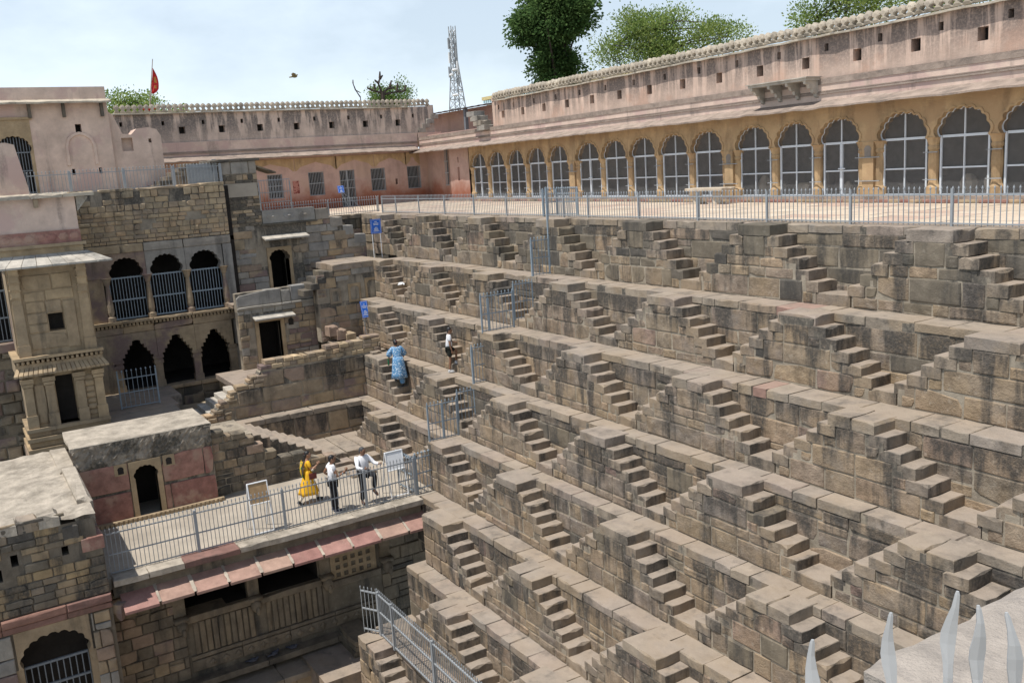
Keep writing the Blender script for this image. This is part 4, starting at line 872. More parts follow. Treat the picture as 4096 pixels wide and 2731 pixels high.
# ---- landing with the small blue sign, sloping parapet wall, ledge wall
XC = -31.5; PC = FX(XC)
par = thing('sloping_wall', 'big sloping parapet wall of brown blocks with small rubble on its broken top', 'stone wall', (XC, 10, -6.28))
CT = [(6.7, -5.93), (6.9, -5.91), (7.39, -5.55), (7.86, -5.25), (8.19, -5.03), (8.72, -4.82), (8.84, -4.59), (9.28, -4.4), (9.7, -4.33), (10.44, -4.31), (11.64, -4.24), (12.31, -4.17), (13.42, -4.12)]
def interp(T, y):
    for (a, p), (b, q) in zip(T[:-1], T[1:]):
        if a <= y <= b: return p+(q-p)*(y-a)/(b-a)
    return T[0][1] if y < T[0][0] else T[-1][1]
wall_bed(par, PC, [(6.5, -6.35), (13.42, -6.35)]+[(y, z-.13) for y, z in reversed(CT)]+[(6.5, -6.1)], -.45, -.03)
rng = random.Random(55)
b1 = cut_rects(6.4, 13.42, -6.26, -4.75, [], (.42, .56), (.6, 1.5), rng, lambda y: interp(CT, y)-.22)
lay(par, PC, b1, [M_left, M_stone, M_left], rng=rng, proud=(-.01, .04), ch=.03, jit=.03)
tops = [max([q[3] for q in b1 if q[0]-.05 <= y <= q[1]+.05] or [-6.26]) for y in [6.4+.1*i for i in range(71)]]
sm = [q for q in courses(6.4, 13.42, -6.2, -4.08, (.11, .17), (.18, .42), rng, lambda a, b, c, d: d < interp(CT, (a+b)/2)+.06 and c > tops[min(70, max(0, int(((a+b)/2-6.4)/.1)))]-.04, .014, 0)]
lay(par, lambda u, v, w: (XC+w, u, v), sm, [M_rubble, M_left], rng=rng, back=.42, proud=(-.03, .04), ch=.016, jit=.02, limit=170)
mb = MB(); mb.box(-35.45, -31.96, 12.8, 14.4, -6.6, -4.78); mb.build('landing_bed', M_mortar, par)
for i in range(4):
    for j in range(2): mb = slab3(-35.45+.88*i, -34.58+.88*i, 12.8+.66*j, 13.45+.66*j, -4.95, -4.765+rng.uniform(-.012, .012), rng); mb.build('landing_slab', M_cope, par)
mb = slab3(-31.9, -31.2, 12.95, 13.3, -4.76, -4.66, rng); mb.build('loose_slab', M_cope, par)
for i in range(7): mb = slab3(-34.0, -31.96, 8.4-.33*(i+1), 8.4-.33*i, -6.6, -5.55-.16*i, rng); mb.build('step', M_slab, par)
XD = -31.0; PD = FX(XD)
led = thing('ledge_wall', 'low block wall with a ledge between the sloping wall and the pavilion floor', 'stone wall', (XD, 9.5, -7.8))
mb = MB(); mb.box(XC-.2, XD-.03, 6.0, 12.5, -8, -6.4); mb.build('mortar_bed', M_mortar, led)
lay(led, PD, cut_rects(6.0, 12.3, -7.8, -6.46, [], (.42, .7), (.7, 1.7), rng), [M_left, M_stone, M_left], rng=rng, proud=(-.01, .04), ch=.03, jit=.03)
mb = slab3(-31.62, -30.95, 12.33, 13.5, -6.6, -6.285, rng); mb.build('coping_stone', M_cope, led)
y = 6.0
while y < 12.2: w = rng.uniform(.8, 1.5); mb = slab3(XC-.05, XD+.04, y+.006, min(y+w, 12.32)-.006, -6.46, -6.28+rng.uniform(-.015, .01), rng); mb.build('coping_stone', M_cope, led); y += w

# ---- rubble wall with the stair behind it, at the back of the pavilion floor
XR = -28.4; PR = FX(XR)
rub = thing('rubble_stair_wall', 'broken rubble wall stepping down to the right behind the three visitors', 'stone wall', (XR, 8, -7.8))
RT = [(6.2, -5.72), (6.94, -5.82), (7.32, -6.05), (7.7, -6.27), (7.94, -6.58), (8.03, -6.84), (8.67, -6.92), (9.05, -6.95), (9.43, -7.08), (10.05, -7.33), (10.3, -7.5)]
wall_bed(rub, PR, [(6.2, -7.8), (10.3, -7.8)]+[(y, z-.12) for y, z in reversed(RT)], -.4, -.03)
lay(rub, PR, cut_rects(6.2, 10.3, -7.76, -5.7, [], (.2, .33), (.25, .62), rng, lambda y: interp(RT, y)+.03, split=.2), [M_dark, M_left, M_stone, M_dark], rng=rng, back=.38, proud=(-.02, .04), ch=.024, jit=.02)
mb = MB(); mb.box(XD+.02, XR-.42, 6.0, 7.6, -7.8, -6.1); mb.build('stair_bed', M_mortar, rub)
for i in range(9): mb = slab3(XD+.03, XR-.42, 7.55+.28*i, 7.86+.28*i, -7.78, -6.2-.135*i, rng); mb.build('step', M_tread, rub)
for z, x1, y1 in ((-7.38, -28.75, 11.9), (-7.57, -28.25, 12.0)):
    for j in range(3): mb = slab3(XD+.03, x1, 10.05+(y1-10.05)*j/3+.006, 10.05+(y1-10.05)*(j+1)/3-.006, z-.3, z+rng.uniform(-.008, .008), rng); mb.build('platform_slab', M_cope, rub)
mb = slab3(-28.2, -27.75, 9.95, 10.6, -7.78, -7.66, rng); mb.build('loose_slab', M_cope, rub)
mb = slab3(-27.7, -27.1, 10.15, 11.0, -7.78, -7.70, rng); mb.build('loose_slab', M_cope, rub)

# ---- pavilion: floor, slab edge, red eave, shaded wall below
XP = -25.0; PP = FX(XP)
pav = thing('pavilion', 'long pavilion with railed concrete floor over a red stone eave and a shaded carved wall', 'pavilion', (XP, 7, -12))
mb = MB(); mb.box(-31.0, -24.15, 1.5, 12.4, -8.1, -7.79); mb.build('floor', M_conc, pav)
rng = random.Random(66); y = 2.42
while y < 11.0:
    w = rng.uniform(.8, 1.5); e = min(y+w, 11.05)
    if 11.05-e < .3: e = 11.05
    mb = slab3(-24.5, -23.8+rng.uniform(-.03, .02), y+.005, e-.005, -7.93, -7.775, rng, ch=.02); mb.build('edge_slab', M_redd if 4.0 < y < 5.3 else M_roof, pav); y = e
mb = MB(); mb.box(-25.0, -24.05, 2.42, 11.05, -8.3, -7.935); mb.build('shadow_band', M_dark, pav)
mb = MB(); mb.box(-31, -24.3, 11.9, 12.6, -8.2, -7.7); mb.build('floor_end', M_conc, pav)
y0 = 2.52; n = 10; dy = (11.2-y0)/n
for i in range(n):
    a, b = y0+dy*i, y0+dy*(i+1)
    j = [rng.uniform(-.025, .025) for _ in range(4)]; g = .028
    mb = MB()
    tp = [(-24.12, a+g+j[2]*.3, -8.21), (-24.12, b-g+j[2]*.3, -8.21), (-23.4+j[0], b-g, -8.475+j[3]*.4), (-23.4+j[0], a+g, -8.475+j[3]*.4)]
    mb.add(tp+[(x, yy, z-.07) for x, yy, z in tp], [(0, 1, 2, 3), (7, 6, 5, 4), (0, 4, 5, 1), (1, 5, 6, 2), (2, 6, 7, 3), (3, 7, 4, 0)]); mb.build('eave_slab', M_eave, pav)
    if i:
        mb = MB(); pts = []
        for k in range(6):
            t = k/5; x, z = -24.11+.69*t, -8.212-.258*t
            wj = .022+rng.uniform(0, .03); pts.append((x, a-wj, a+wj, z+.022+rng.uniform(0, .01)))
        for p, q in zip(pts[:-1], pts[1:]): mb.add([(p[0], p[1], p[3]), (p[0], p[2], p[3]), (q[0], q[2], q[3]), (q[0], q[1], q[3])], [(0, 1, 2, 3)])
        mb.build('mortar_joint', M_joint, pav)
# wall below the eave: openings, screen, sills
OP = [(4.21, 5.95, -9.75, -8.75), (6.2, 8.0, -9.80, -8.75), (8.5, 9.75, -10.0, -9.05)]
mb = MB(); holes_wall(mb, PP, 1.5, 11.6, -14.0, -8.29, OP[:2], -.03, 2.6, 0, 1); mb.m = [1 if any(mb.v[i][0] < XP-.5 for i in q) else 0 for q in mb.f]; mb.build('wall_bed', [M_dark, M_inside], pav)
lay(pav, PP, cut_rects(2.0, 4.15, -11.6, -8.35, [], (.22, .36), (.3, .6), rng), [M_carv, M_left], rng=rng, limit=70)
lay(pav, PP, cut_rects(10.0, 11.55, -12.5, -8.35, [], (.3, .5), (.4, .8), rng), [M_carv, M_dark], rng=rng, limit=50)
for a, b, c, d in OP[:2]:
    mb = MB(); block(mb, PP, a-.05, b+.05, c-.20, c, back=.5, proud=.16, ch=.02, rng=rng); mb.build('sill', M_carv, pav)
mb = MB(); block(mb, PP, 8.3, 9.95, -10.2, -10.0, back=.4, proud=.12, ch=.02, rng=rng); mb.build('sill', M_carv, pav)
mb = MB(); hl = [(8.56+.245*i, 8.70+.245*i, -9.98+.235*j+.04, -9.98+.235*j+.18) for i in range(5) for j in range(3)]; hl = [(a, b, max(c, -9.95), d) for a, b, c, d in hl]
holes_wall(mb, PP, 8.4, 9.85, -10.0, -9.0, hl, .01, .16); mb.build('pierced_screen', M_tan, pav)
for y in (4.05, 6.08, 8.22, 10.15):                          # piers with elephant brackets between the openings
    mb = MB(); mb.prism([(y-.16, -9.75), (y+.16, -9.75), (y+.16, -8.3), (y-.16, -8.3)], PP, -.2, .03); mb.build('pier', M_carv, pav)
    mb = MB(); mb.ell((XP+.17, y, -9.98), .2, .16, .2, 8, 6); mb.ell((XP+.34, y, -10.08), .09, .07, .14, 8, 5); mb.box(XP-.1, XP+.25, y-.19, y+.19, -9.83, -9.72); mb.build('carved_bracket', M_carv, pav, True)
for i in range(24):                                          # carved upright panels
    a = 4.35+.17*i
    if abs(a-6.08) < .14 or abs(a-8.22) < .1: continue
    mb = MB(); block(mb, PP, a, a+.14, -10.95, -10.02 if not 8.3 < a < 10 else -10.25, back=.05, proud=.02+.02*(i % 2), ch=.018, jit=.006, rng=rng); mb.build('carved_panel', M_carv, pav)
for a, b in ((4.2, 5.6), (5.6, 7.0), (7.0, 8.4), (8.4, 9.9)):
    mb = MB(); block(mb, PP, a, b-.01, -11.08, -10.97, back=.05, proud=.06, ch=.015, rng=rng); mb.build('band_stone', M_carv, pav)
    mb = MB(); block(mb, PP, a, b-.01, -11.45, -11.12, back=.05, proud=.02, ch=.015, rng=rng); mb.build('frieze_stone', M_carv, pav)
dm = MB(); dm.add([(0, -.1, 0), (0, 0, -.1), (0, .1, 0), (0, 0, .1), (.035, 0, 0), (-.03, -.1, 0), (-.03, 0, -.1), (-.03, .1, 0), (-.03, 0, .1)], [(0, 1, 4), (1, 2, 4), (2, 3, 4), (3, 0, 4), (0, 5, 6, 1), (1, 6, 7, 2), (2, 7, 8, 3), (3, 8, 5, 0)]); dme2 = shared('diamond', dm, M_carv)
for i in range(13): link('diamond', dme2, pav, (XP+.05, 4.75+.36*i, -11.28))
for a, b, x1, z in ((1.5, 3.6, -24.65, -11.62), (3.6, 6.2, -24.65, -11.62), (6.2, 8.3, -24.65, -11.62), (8.3, 9.0, -24.65, -11.62), (1.5, 4, -24.05, -12.02), (4, 6.4, -24.05, -12.02), (6.4, 8.2, -24.05, -12.02)):
    mb = slab3(XP-.1, x1, a+.006, b-.006, z-.17, z, rng); mb.build('plinth_slab', M_cope if z < -12 else M_carv, pav)
mb = MB(); mb.box(XP, -24.2, 1.5, 8.3, -14.2, -12.2); mb.build('plinth_bed', M_mortar, pav)
lay(pav, FX(-24.17), cut_rects(1.5, 8.3, -14, -12.2, [], (.3, .45), (.4, .9), rng), [M_dark, M_left], rng=rng, limit=50)
for i in range(5): mb = slab3(XP+.05, -23.6, 8.35+.02*i, 9.5-.1*i, -12.2+.16*i, -12.05+.16*i, rng, .03); mb.build('broken_slab', M_dark, pav)
# ---- chamber with the red panels
XH = -28.1; PH = FX(XH)
cha = thing('red_panel_chamber', 'small chamber of red stone slabs with a dark cusped doorway and a thick pale roof', 'chamber', (XH, 4.2, -7.78))
rng = random.Random(77)
mb = MB(); mb.prism([(2.3, -7.78), (3.86, -7.78), (3.86, -6.55)]+cusp(.62, -6.55, -6.18, 7, 4.17, .25)[1:-1]+[(4.48, -6.55), (4.48, -7.78), (6.16, -7.78), (6.16, -5.9), (2.3, -5.9)], PH, -.3, -.03); mb.box(XH-2.0, XH-.3, 6.0, 6.13, -7.78, -5.9); mb.build('wall_bed', M_mortar, cha)
mb = MB(); mb.box(XH-1.6, XH-1.5, 2.6, 6, -7.78, -5.9); mb.box(XH-1.5, XH-.3, 3.2, 3.3, -7.78, -5.9); mb.box(XH-1.5, XH-.3, 5, 5.1, -7.78, -5.9); mb.build('interior', M_inside, cha)
for a, b, c, d in ((2.3, 3.70, -6.82, -6.02), (2.3, 3.70, -7.74, -6.9), (4.64, 5.85, -6.85, -6.02), (5.87, 6.15, -6.85, -6.02), (4.64, 4.8, -7.74, -6.93), (4.82, 6.15, -7.74, -6.93)):
    mb = MB(); block(mb, PH, a, b, c, d, back=.05, proud=.015, ch=.012, jit=.008, rng=rng); mb.build('red_panel', M_red, cha)
mb = MB(); mb.prism([(3.72, -7.74), (3.86, -7.74), (3.86, -6.55)]+cusp(.62, -6.55, -6.18, 7, 4.17, .25)[1:-1]+[(4.48, -6.55), (4.48, -7.74), (4.62, -7.74), (4.62, -6.03), (3.72, -6.03)], PH, -.25, .05); mb.build('door_frame', M_tan, cha)
for c in (3.5, 4.85):
    mb = MB(); mb.prism([(c-.17, -6.36), (c+.17, -6.36), (c+.17, -6.02), (c-.17, -6.02)], PH, 0, .035); no = mb.build('niche_block', M_tan, cha)
    mb = MB(); mb.prism([(c-.08, -6.32), (c+.08, -6.32)]+list(reversed(cusp(.16, -6.2, -6.1, 5, c, .2))), PH, .036, .04); mb.build('lamp_niche', M_inside, no)
mb = slab3(-30.4, XH+.02, 2.28, 6.2, -5.42, -5.30, rng, .03, .05); mb.build('roof_slab', M_roof, cha)
mb = MB(); nu, nv = 46, 9; rr = random.Random(2)
for i in range(nu+1):
    for j in range(nv+1): mb.v.append(PH(2.3+3.86*i/nu, -6.03+rr.uniform(-.02, .02)*(j == 0)+.70*j/nv, rr.uniform(-.005, .045)-(.02 if j == 0 else 0)))
for i in range(nu):
    for j in range(nv): a = i*(nv+1)+j; mb.f.append([a, a+nv+1, a+nv+2, a+1]); mb.m.append(0)
mb.build('roof_rim', M_rim, cha)
mb = MB(); mb.box(-28.1, -27.95, 2.3, 6.3, -7.78, -7.68); mb.build('threshold', M_tan, cha)
for i in range(30): mb = slab3(-27.95, -27.9, 2.35+.13*i, 2.43+.13*i, -7.78, -7.69, rng, .004, .006); mb.build('dentil', M_tan, cha)
# deck behind the chamber roof, with the gate
dk = thing('upper_deck', 'narrow stone deck behind the pale chamber roof where the spiked gate stands', 'deck', (-34, 5, -5.9))
for i, (x0, x1, b) in enumerate(((-37.4, -35.5, 6.9), (-35.5, -34.0, 6.5), (-34.0, -32.4, 6.35), (-32.4, -30.45, 6.2))): mb = slab3(x0+.006, x1-.006, 3.9, b, -6.3, -5.86, rng, .03); mb.build('deck_slab', M_cope, dk)
lay(dk, FY(6.45), [], M_left)
mb = MB(); mb.box(-37.4, -30.5, 3.95, 6.15, -8.0, -6.3); mb.build('deck_bed', M_dark, dk)

# ---- bay tower
XT = -33.0; PT = FX(XT); rng = random.Random(88)
tow = thing('bay_tower', 'projecting tan bay tower with slab eave, red frieze and small dark window', 'tower', (XT, 2.8, -6.2))
mb = MB(); mb.box(XT-3, XT-.5, 1.66, 3.98, -6.6, 1.7); mb.build('core', M_left, tow)
mb = MB(); holes_wall(mb, PT, 1.62, 3.98, -6.3, -3.9, [(2.55, 3.12, -5.62, -4.02)], -.03, .45, 0, 1); mb.build('lower_front', [M_tan, M_inside], tow)
for y in (1.75, 2.38, 3.28, 3.86):                           # lower pilasters
    mb = MB(); w = .13
    mb.prism([(y-w-.03, -5.62), (y+w+.03, -5.62), (y+w+.03, -5.2), (y-w-.03, -5.2)], PT, -.1, .10); mb.prism([(y-w, -5.2), (y+w, -5.2), (y+w, -4.35), (y-w, -4.35)], PT, -.1, .07)
    for q, (z0, z1) in enumerate(((-4.35, -4.27), (-4.25, -4.15), (-4.13, -3.98))): mb.prism([(y-w-.03*q, z0), (y+w+.03*q, z0), (y+w+.03*q, z1), (y-w-.03*q, z1)], PT, -.1, .09+.03*q)
    mb.build('pilaster', M_tan, tow)
mb = MB(); block(mb, PT, 1.9, 2.25, -5.55, -4.2, back=.03, proud=.02, ch=.05, jit=.005, rng=rng); mb.build('panel', M_tan, tow)
for i in range(7): mb = MB(); block(mb, PT, 3.42, 3.72, -5.5+.2*i, -5.33+.2*i, back=.03, proud=.04 if i % 2 else .02, ch=.03, jit=.004, rng=rng); mb.build('carved_block', M_tan, tow)
for i, (z0, z1, o) in enumerate(((-5.74, -5.62, .16), (-5.9, -5.76, .08), (-6.05, -5.92, .2), (-6.25, -6.08, .1), (-6.45, -6.27, .24), (-7.0, -6.5, .26))):
    mb = MB(); mb.box(XT-2.5, XT+o, 1.62-o*.6, 4.0+o*.3, z0, z1); mb.build('base_moulding', M_tan if i < 5 else M_left, tow)
# middle cornice
def skirt(mb, z_top, z_tip, inn, out, y0, y1, x, th=.06, n=14):
    for i in range(n):
        t0, t1 = i/n, (i+1)/n; g = .012
        a0, a1 = y0-inn+(y1-y0+2*inn)*t0, y0-inn+(y1-y0+2*inn)*t1; b0, b1 = y0-out+(y1-y0+2*out)*t0, y0-out+(y1-y0+2*out)*t1
        q = [(x+inn, a0+g, z_top), (x+inn, a1-g, z_top), (x+out, b1-g, z_tip), (x+out, b0+g, z_tip)]
        mb.add(q+[(p[0], p[1], p[2]-th) for p in q], [(0, 1, 2, 3), (7, 6, 5, 4), (0, 4, 5, 1), (1, 5, 6, 2), (2, 6, 7, 3), (3, 7, 4, 0)])
mb = MB(); mb.box(XT-2.5, XT+.10, 1.5, 4.08, -3.9, -3.5); mb.build('cornice_bed', M_tan, tow)
for i in range(20): 
    t0 = i/20; a0, a1 = 1.5+2.6*t0, 1.5+2.6*(i+1)/20; b0, b1 = 1.38+2.84*t0, 1.38+2.84*(i+1)/20
    mb = MB(); q = [(XT+.10, a0+.012, -3.60), (XT+.10, a1-.012, -3.60), (XT+.36, b1-.012, -3.80), (XT+.36, b0+.012, -3.80)]
    mb.add(q+[(p[0], p[1], p[2]-.06) for p in q], [(0, 1, 2, 3), (7, 6, 5, 4), (0, 4, 5, 1), (1, 5, 6, 2), (2, 6, 7, 3), (3, 7, 4, 0)]); mb.build('eave_rib', M_tan, tow)
be = MB(); be.ell((0, 0, 0), .06, .055, .07, 8, 5); bme = shared('bead', be, M_tan, True)
for i in range(18): link('bead', bme, tow, (XT+.14, 1.58+.145*i, -3.44))
mb = MB(); mb.box(XT-2, XT+.24, 1.45, 4.12, -3.36, -3.27); mb.build('cornice', M_tan, tow)
# upper body
mb = MB(); holes_wall(mb, PT, 1.66, 3.98, -3.27, -0.5, [(2.66, 3.12, -2.55, -1.98)], -.03, .45, 0, 1); mb.build('upper_front', [M_tan, M_inside], tow)
for y, a in ((1.84, .18), (3.78, .18)):
    mb = MB(); mb.prism([(y-a, -3.27), (y+a, -3.27), (y+a, -2.9), (y-a, -2.9)], PT, -.1, .10); mb.prism([(y-a*.9, -2.9), (y+a*.9, -2.9), (y+a*.8, -1.6), (y-a*.8, -1.6)], PT, -.1, .07); mb.build('pilaster', M_tan, tow)
    for q in range(5):
        z = -1.6+.25*q; o = .06+.10*q
        mb = MB(); mb.prism([(y-a*.75, z), (y+a*.75, z), (y+a*.75, z+.22), (y-a*.75, z+.22)], PT, -.1, o); mb.prism([(y-a*.9, z+.2), (y+a*.9, z+.2), (y+a*.9, z+.245), (y-a*.9, z+.245)], PT, -.1, o+.05); mb.build('bracket', M_tan, tow)
UB = [(2.06, 2.64, -2.55, -2.28), (2.06, 2.64, -2.26, -1.92), (2.06, 3.18, -3.1, -2.58), (3.14, 3.5, -3.15, -1.6), (2.06, 2.62, -1.9, -1.55), (2.64, 3.1, -1.95, -1.55), (2.06, 2.66, -1.53, -1.24), (2.68, 3.5, -1.53, -1.2), (2.06, 2.9, -1.2, -.7), (2.92, 3.5, -1.18, -.7)]
lay(tow, PT, UB, M_tan, rng=rng, back=.03, proud=(0, .025), ch=.02, jit=.012)
# great slab eave, shallow wall, red frieze, pink parapet
n = 9
for i in range(n):
    t0, t1 = i/n, (i+1)/n; a0, a1 = 1.35+2.75*t0, 1.35+2.75*t1; b0, b1 = .75+3.95*t0, .75+3.95*t1; g = .008; j = rng.uniform(-.03, .03)
    q = [(XT+.05, a0+g, -.06), (XT+.05, a1-g, -.06), (XT+.85+j, b1-g, -.36), (XT+.85+j, b0+g, -.36)]
    mb = MB(); mb.add(q+[(p[0], p[1], p[2]-.06) for p in q], [(0, 1, 2, 3), (7, 6, 5, 4), (0, 4, 5, 1), (1, 5, 6, 2), (2, 6, 7, 3), (3, 7, 4, 0)]); mb.build('eave_slab', M_slab, tow)
mb = MB(); q = [(XT-.9, 4.1, -.06), (XT+.05, 4.1, -.06), (XT+.85, 4.7, -.36), (XT-.9, 4.7, -.36)]; mb.add(q+[(p[0], p[1], p[2]-.06) for p in q], [(0, 1, 2, 3), (7, 6, 5, 4), (0, 4, 5, 1), (1, 5, 6, 2), (2, 6, 7, 3), (3, 7, 4, 0)]); mb.build('eave_slab', M_slab, tow)
mb = MB(); mb.box(XT-2, XT-.02, 1.6, 4.0, -.5, .14); mb.build('shallow_wall', M_tan, tow)
mb = MB(); mb.box(XT-2, XT+.08, 1.5, 4.1, .14, .24); mb.build('string_course', M_tan, tow)
mb = MB(); mb.box(XT-2, XT+.0, 1.62, 3.98, .24, .64); fo = mb.build('red_frieze', M_red, tow)
hx = MB(); hx.add([(0, .16*math.cos(math.pi/3*i), .13*math.sin(math.pi/3*i)) for i in range(6)]+[(.02, .11*math.cos(math.pi/3*i), .09*math.sin(math.pi/3*i)) for i in range(6)], [(i, (i+1) % 6, 6+(i+1) % 6, 6+i) for i in range(6)]+[(6, 7, 8, 9, 10, 11)]); hme = shared('hexagon', hx, M_red)
for i in range(7): link('hexagon', hme, fo, (XT+.002, 1.82+.33*i, .44))
mb = MB(); mb.box(XT-2, XT-.06, 1.66, 3.96, .64, 1.68); mb.build('parapet', M_pinkp, tow)
mb = MB(); mb.box(XT-.1, XT+.2, 2.75, 2.87, 1.4, 1.66); mb.build('bracket', M_left, tow)
mb = MB(); mb.prism([(4.0, 1.2), (4.35, 1.6), (4.35, 1.66), (4.0, 1.66)], PT, -.3, -.1); mb.build('bracket', M_slab, tow)
for i in range(4): mb = slab3(XT-4.4, XT+.3, .8+.93*i, 1.72+.93*i, 1.68, 1.79, rng); mb.build('roof_slab', M_merlon, tow)
# part of the facade left of the tower: barred opening over rough wall
lf = thing('left_facade', 'palace bay at the left picture edge with a barred opening over rough dark stones', 'palace', (-35, 0, -7))
PL = FX(-35.0)
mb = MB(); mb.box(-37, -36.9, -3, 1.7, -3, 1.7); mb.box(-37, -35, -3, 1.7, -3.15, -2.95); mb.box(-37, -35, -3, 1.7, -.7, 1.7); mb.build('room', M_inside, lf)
for a, b in ((-3, -1.2), (-1.2, .4), (.4, 1.9)): mb = MB(); block(mb, PL, a, b-.01, -3.3, -2.98, back=.3, proud=.2, ch=.03, rng=rng); mb.build('sill', M_left, lf)
mb = MB(); mb.box(-35.5, -35.05, -3, 1.9, -8, -3.3); mb.build('mortar_bed', M_dark, lf)
lay(lf, PL, cut_rects(-2.5, 1.9, -7.8, -3.3, [], (.3, .5), (.35, .75), rng), [M_dark, M_left, M_dark], rng=rng, proud=(-.05, .14), ch=.05, jit=.04, limit=110)
g = thing('arch_grille', 'tall bars behind the left side of the bay tower at the picture edge', 'grille', (-34.98, 0, -2.95), 'barred grilles in the upper palace arches')
railing(g, (-34.98, -2.5, -2.95), (-34.98, 1.75, -2.95), 1.75, .12, M_iron, (), (.03, .8, 1.7), tips=False, prail=.03, r=.012)

# ---- near wing in the lower left corner
XE = -23.6; PE = FX(XE); rng = random.Random(99)
wg = thing('near_wing', 'blackened near wing with a rough pale roof and a large scalloped arch, lower left', 'palace', (XE, 0, -12))
mb = MB(); holes_wall(mb, PE, -3, 2.2, -13.8, -5.95, [(0.12, 1.72, -13.8, -8.5), (-2.4, -.75, -13.8, -8.5), (.32, .47, -6.7, -6.42), (1.4, 1.55, -6.72, -6.5), (-.15, .1, -7.0, -6.7)], -.03, .8, 0, 1); mb.box(XE-7, XE-.05, 2.0, 2.3, -13.8, -6.6); mb.build('mortar_bed', [M_dark, M_inside], wg)
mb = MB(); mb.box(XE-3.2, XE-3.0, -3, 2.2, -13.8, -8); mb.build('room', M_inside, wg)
rt = lambda y: -5.66 if y < 1.45 else -6.0 if y < 1.8 else -6.42
lay(wg, PE, cut_rects(-3, 2.3, -7.9, -5.66, [(.3, .49, -6.72, -6.4), (1.38, 1.57, -6.74, -6.48), (-.17, .12, -7.0, -6.68)], (.14, .27), (.22, .6), rng, rt), [M_ochs, M_ochs, M_dark], rng=rng, proud=(-.01, .025), ch=.014, jit=.012, limit=180)
for i, (a, b) in enumerate(((-3, -1.4), (-1.4, -.1), (-.1, 1.3), (1.3, 2.32))):
    mb = MB(); block(mb, PE, a, b-.01, -8.12, -7.92, back=.1, proud=.10, ch=.02, rng=rng); mb.build('red_band_stone', M_redd, wg)
    mb = MB(); block(mb, PE, a, b-.01, -8.3, -8.13, back=.1, proud=.04, ch=.02, rng=rng); mb.build('red_band_stone', M_redd, wg)
for cu in (.92, -1.58):
    mb = MB(); arch_panel(mb, PE, cu-.82, cu+.82, -8.31, cusp(1.42, -9.25, -8.52, 9, cu, .26, .6), -.35, .01); mb.build('arch_spandrel', M_tan, wg)
    mb = MB(); mb.prism([(cu-.9, -13.8), (cu-.72, -13.8), (cu-.72, -9.25), (cu-.9, -9.25)], PE, -.4, -.02); mb.prism([(cu+.72, -13.8), (cu+.9, -13.8), (cu+.9, -9.25), (cu+.72, -9.25)], PE, -.4, -.02); mb.build('jamb', M_tan, wg)
lay(wg, PE, cut_rects(1.78, 2.22, -13.5, -8.32, [], (.3, .55), (.4, .5), rng), [M_grey, M_left], rng=rng, back=.3, proud=(.02, .06))
lay(wg, PE, cut_rects(-.62, .06, -13.5, -8.32, [], (.5, .9), (.6, .7), rng), [M_grey, M_left], rng=rng, back=.3, proud=(.02, .06))
lay(wg, FY(2.3), [], M_left)
# roof
rf = MB(); nx, ny = 28, 20; rr = random.Random(12)
for i in range(nx+1):
    for j in range(ny+1): rf.v.append((XE-.06-6.9*i/nx, -3+5.25*j/ny, -5.86+rr.uniform(-.035, .035)))
for i in range(nx):
    for j in range(ny): rf.f.append([i*(ny+1)+j, (i+1)*(ny+1)+j, (i+1)*(ny+1)+j+1, i*(ny+1)+j+1]); rf.m.append(0)
rf.build('roof', M_roof, wg)
for a, b, z, m in ((-3, -1.6, -5.72, M_roof), (-1.6, -.3, -5.74, M_roof), (-.3, .55, -5.70, M_roof), (.55, 1.0, -5.66, M_cope), (1.0, 1.46, -5.62, M_roof)):
    mb = slab3(XE-.55, XE+.02, a+.004, b-.004, -5.95, z, rng, .03, .04); mb.build('parapet_stone', m, wg)
mb = slab3(XE-.9, XE+.02, 1.47, 1.82, -6.35, -6.02, rng, .03, .05); mb.build('parapet_stone', M_dark, wg)
mb = slab3(XE-1.0, XE+.03, 1.82, 2.34, -6.75, -6.42, rng, .02, .03); mb.build('parapet_stone', M_red, wg)
mb = slab3(XE-4.2, XE-1.0, 1.95, 2.33, -6.9, -5.72, rng, .03, .06); mb.build('side_parapet', M_roof, wg)
mb = slab3(XE-6.9, XE-4.2, 1.9, 2.35, -6.9, -5.80, rng, .03, .06); mb.build('side_parapet', M_roof, wg)
mb = MB(); mb.box(XE-4.3, XE-.7, 2.02, 2.32, -7.8, -6.4); mb.build('side_wall', M_left, wg)
mb = MB(); mb.lathe((XE-.15, 2.48, -8.75), [(.04, -.05), (.10, .05), (.13, .15), (.17, .2), (.17, .42)], 4); mb.build('corner_bracket', M_left, wg)
g = thing('arch_grille', 'dark bars low in the large scalloped arch of the near wing', 'grille', (XE-.2, .9, -10.4), 'barred grilles in the upper palace arches')
railing(g, (XE-.2, .22, -10.6), (XE-.2, 1.62, -10.6), 1.3, .13, M_iron, (), (.03, .7, 1.27), tips=False, prail=.03, r=.012)

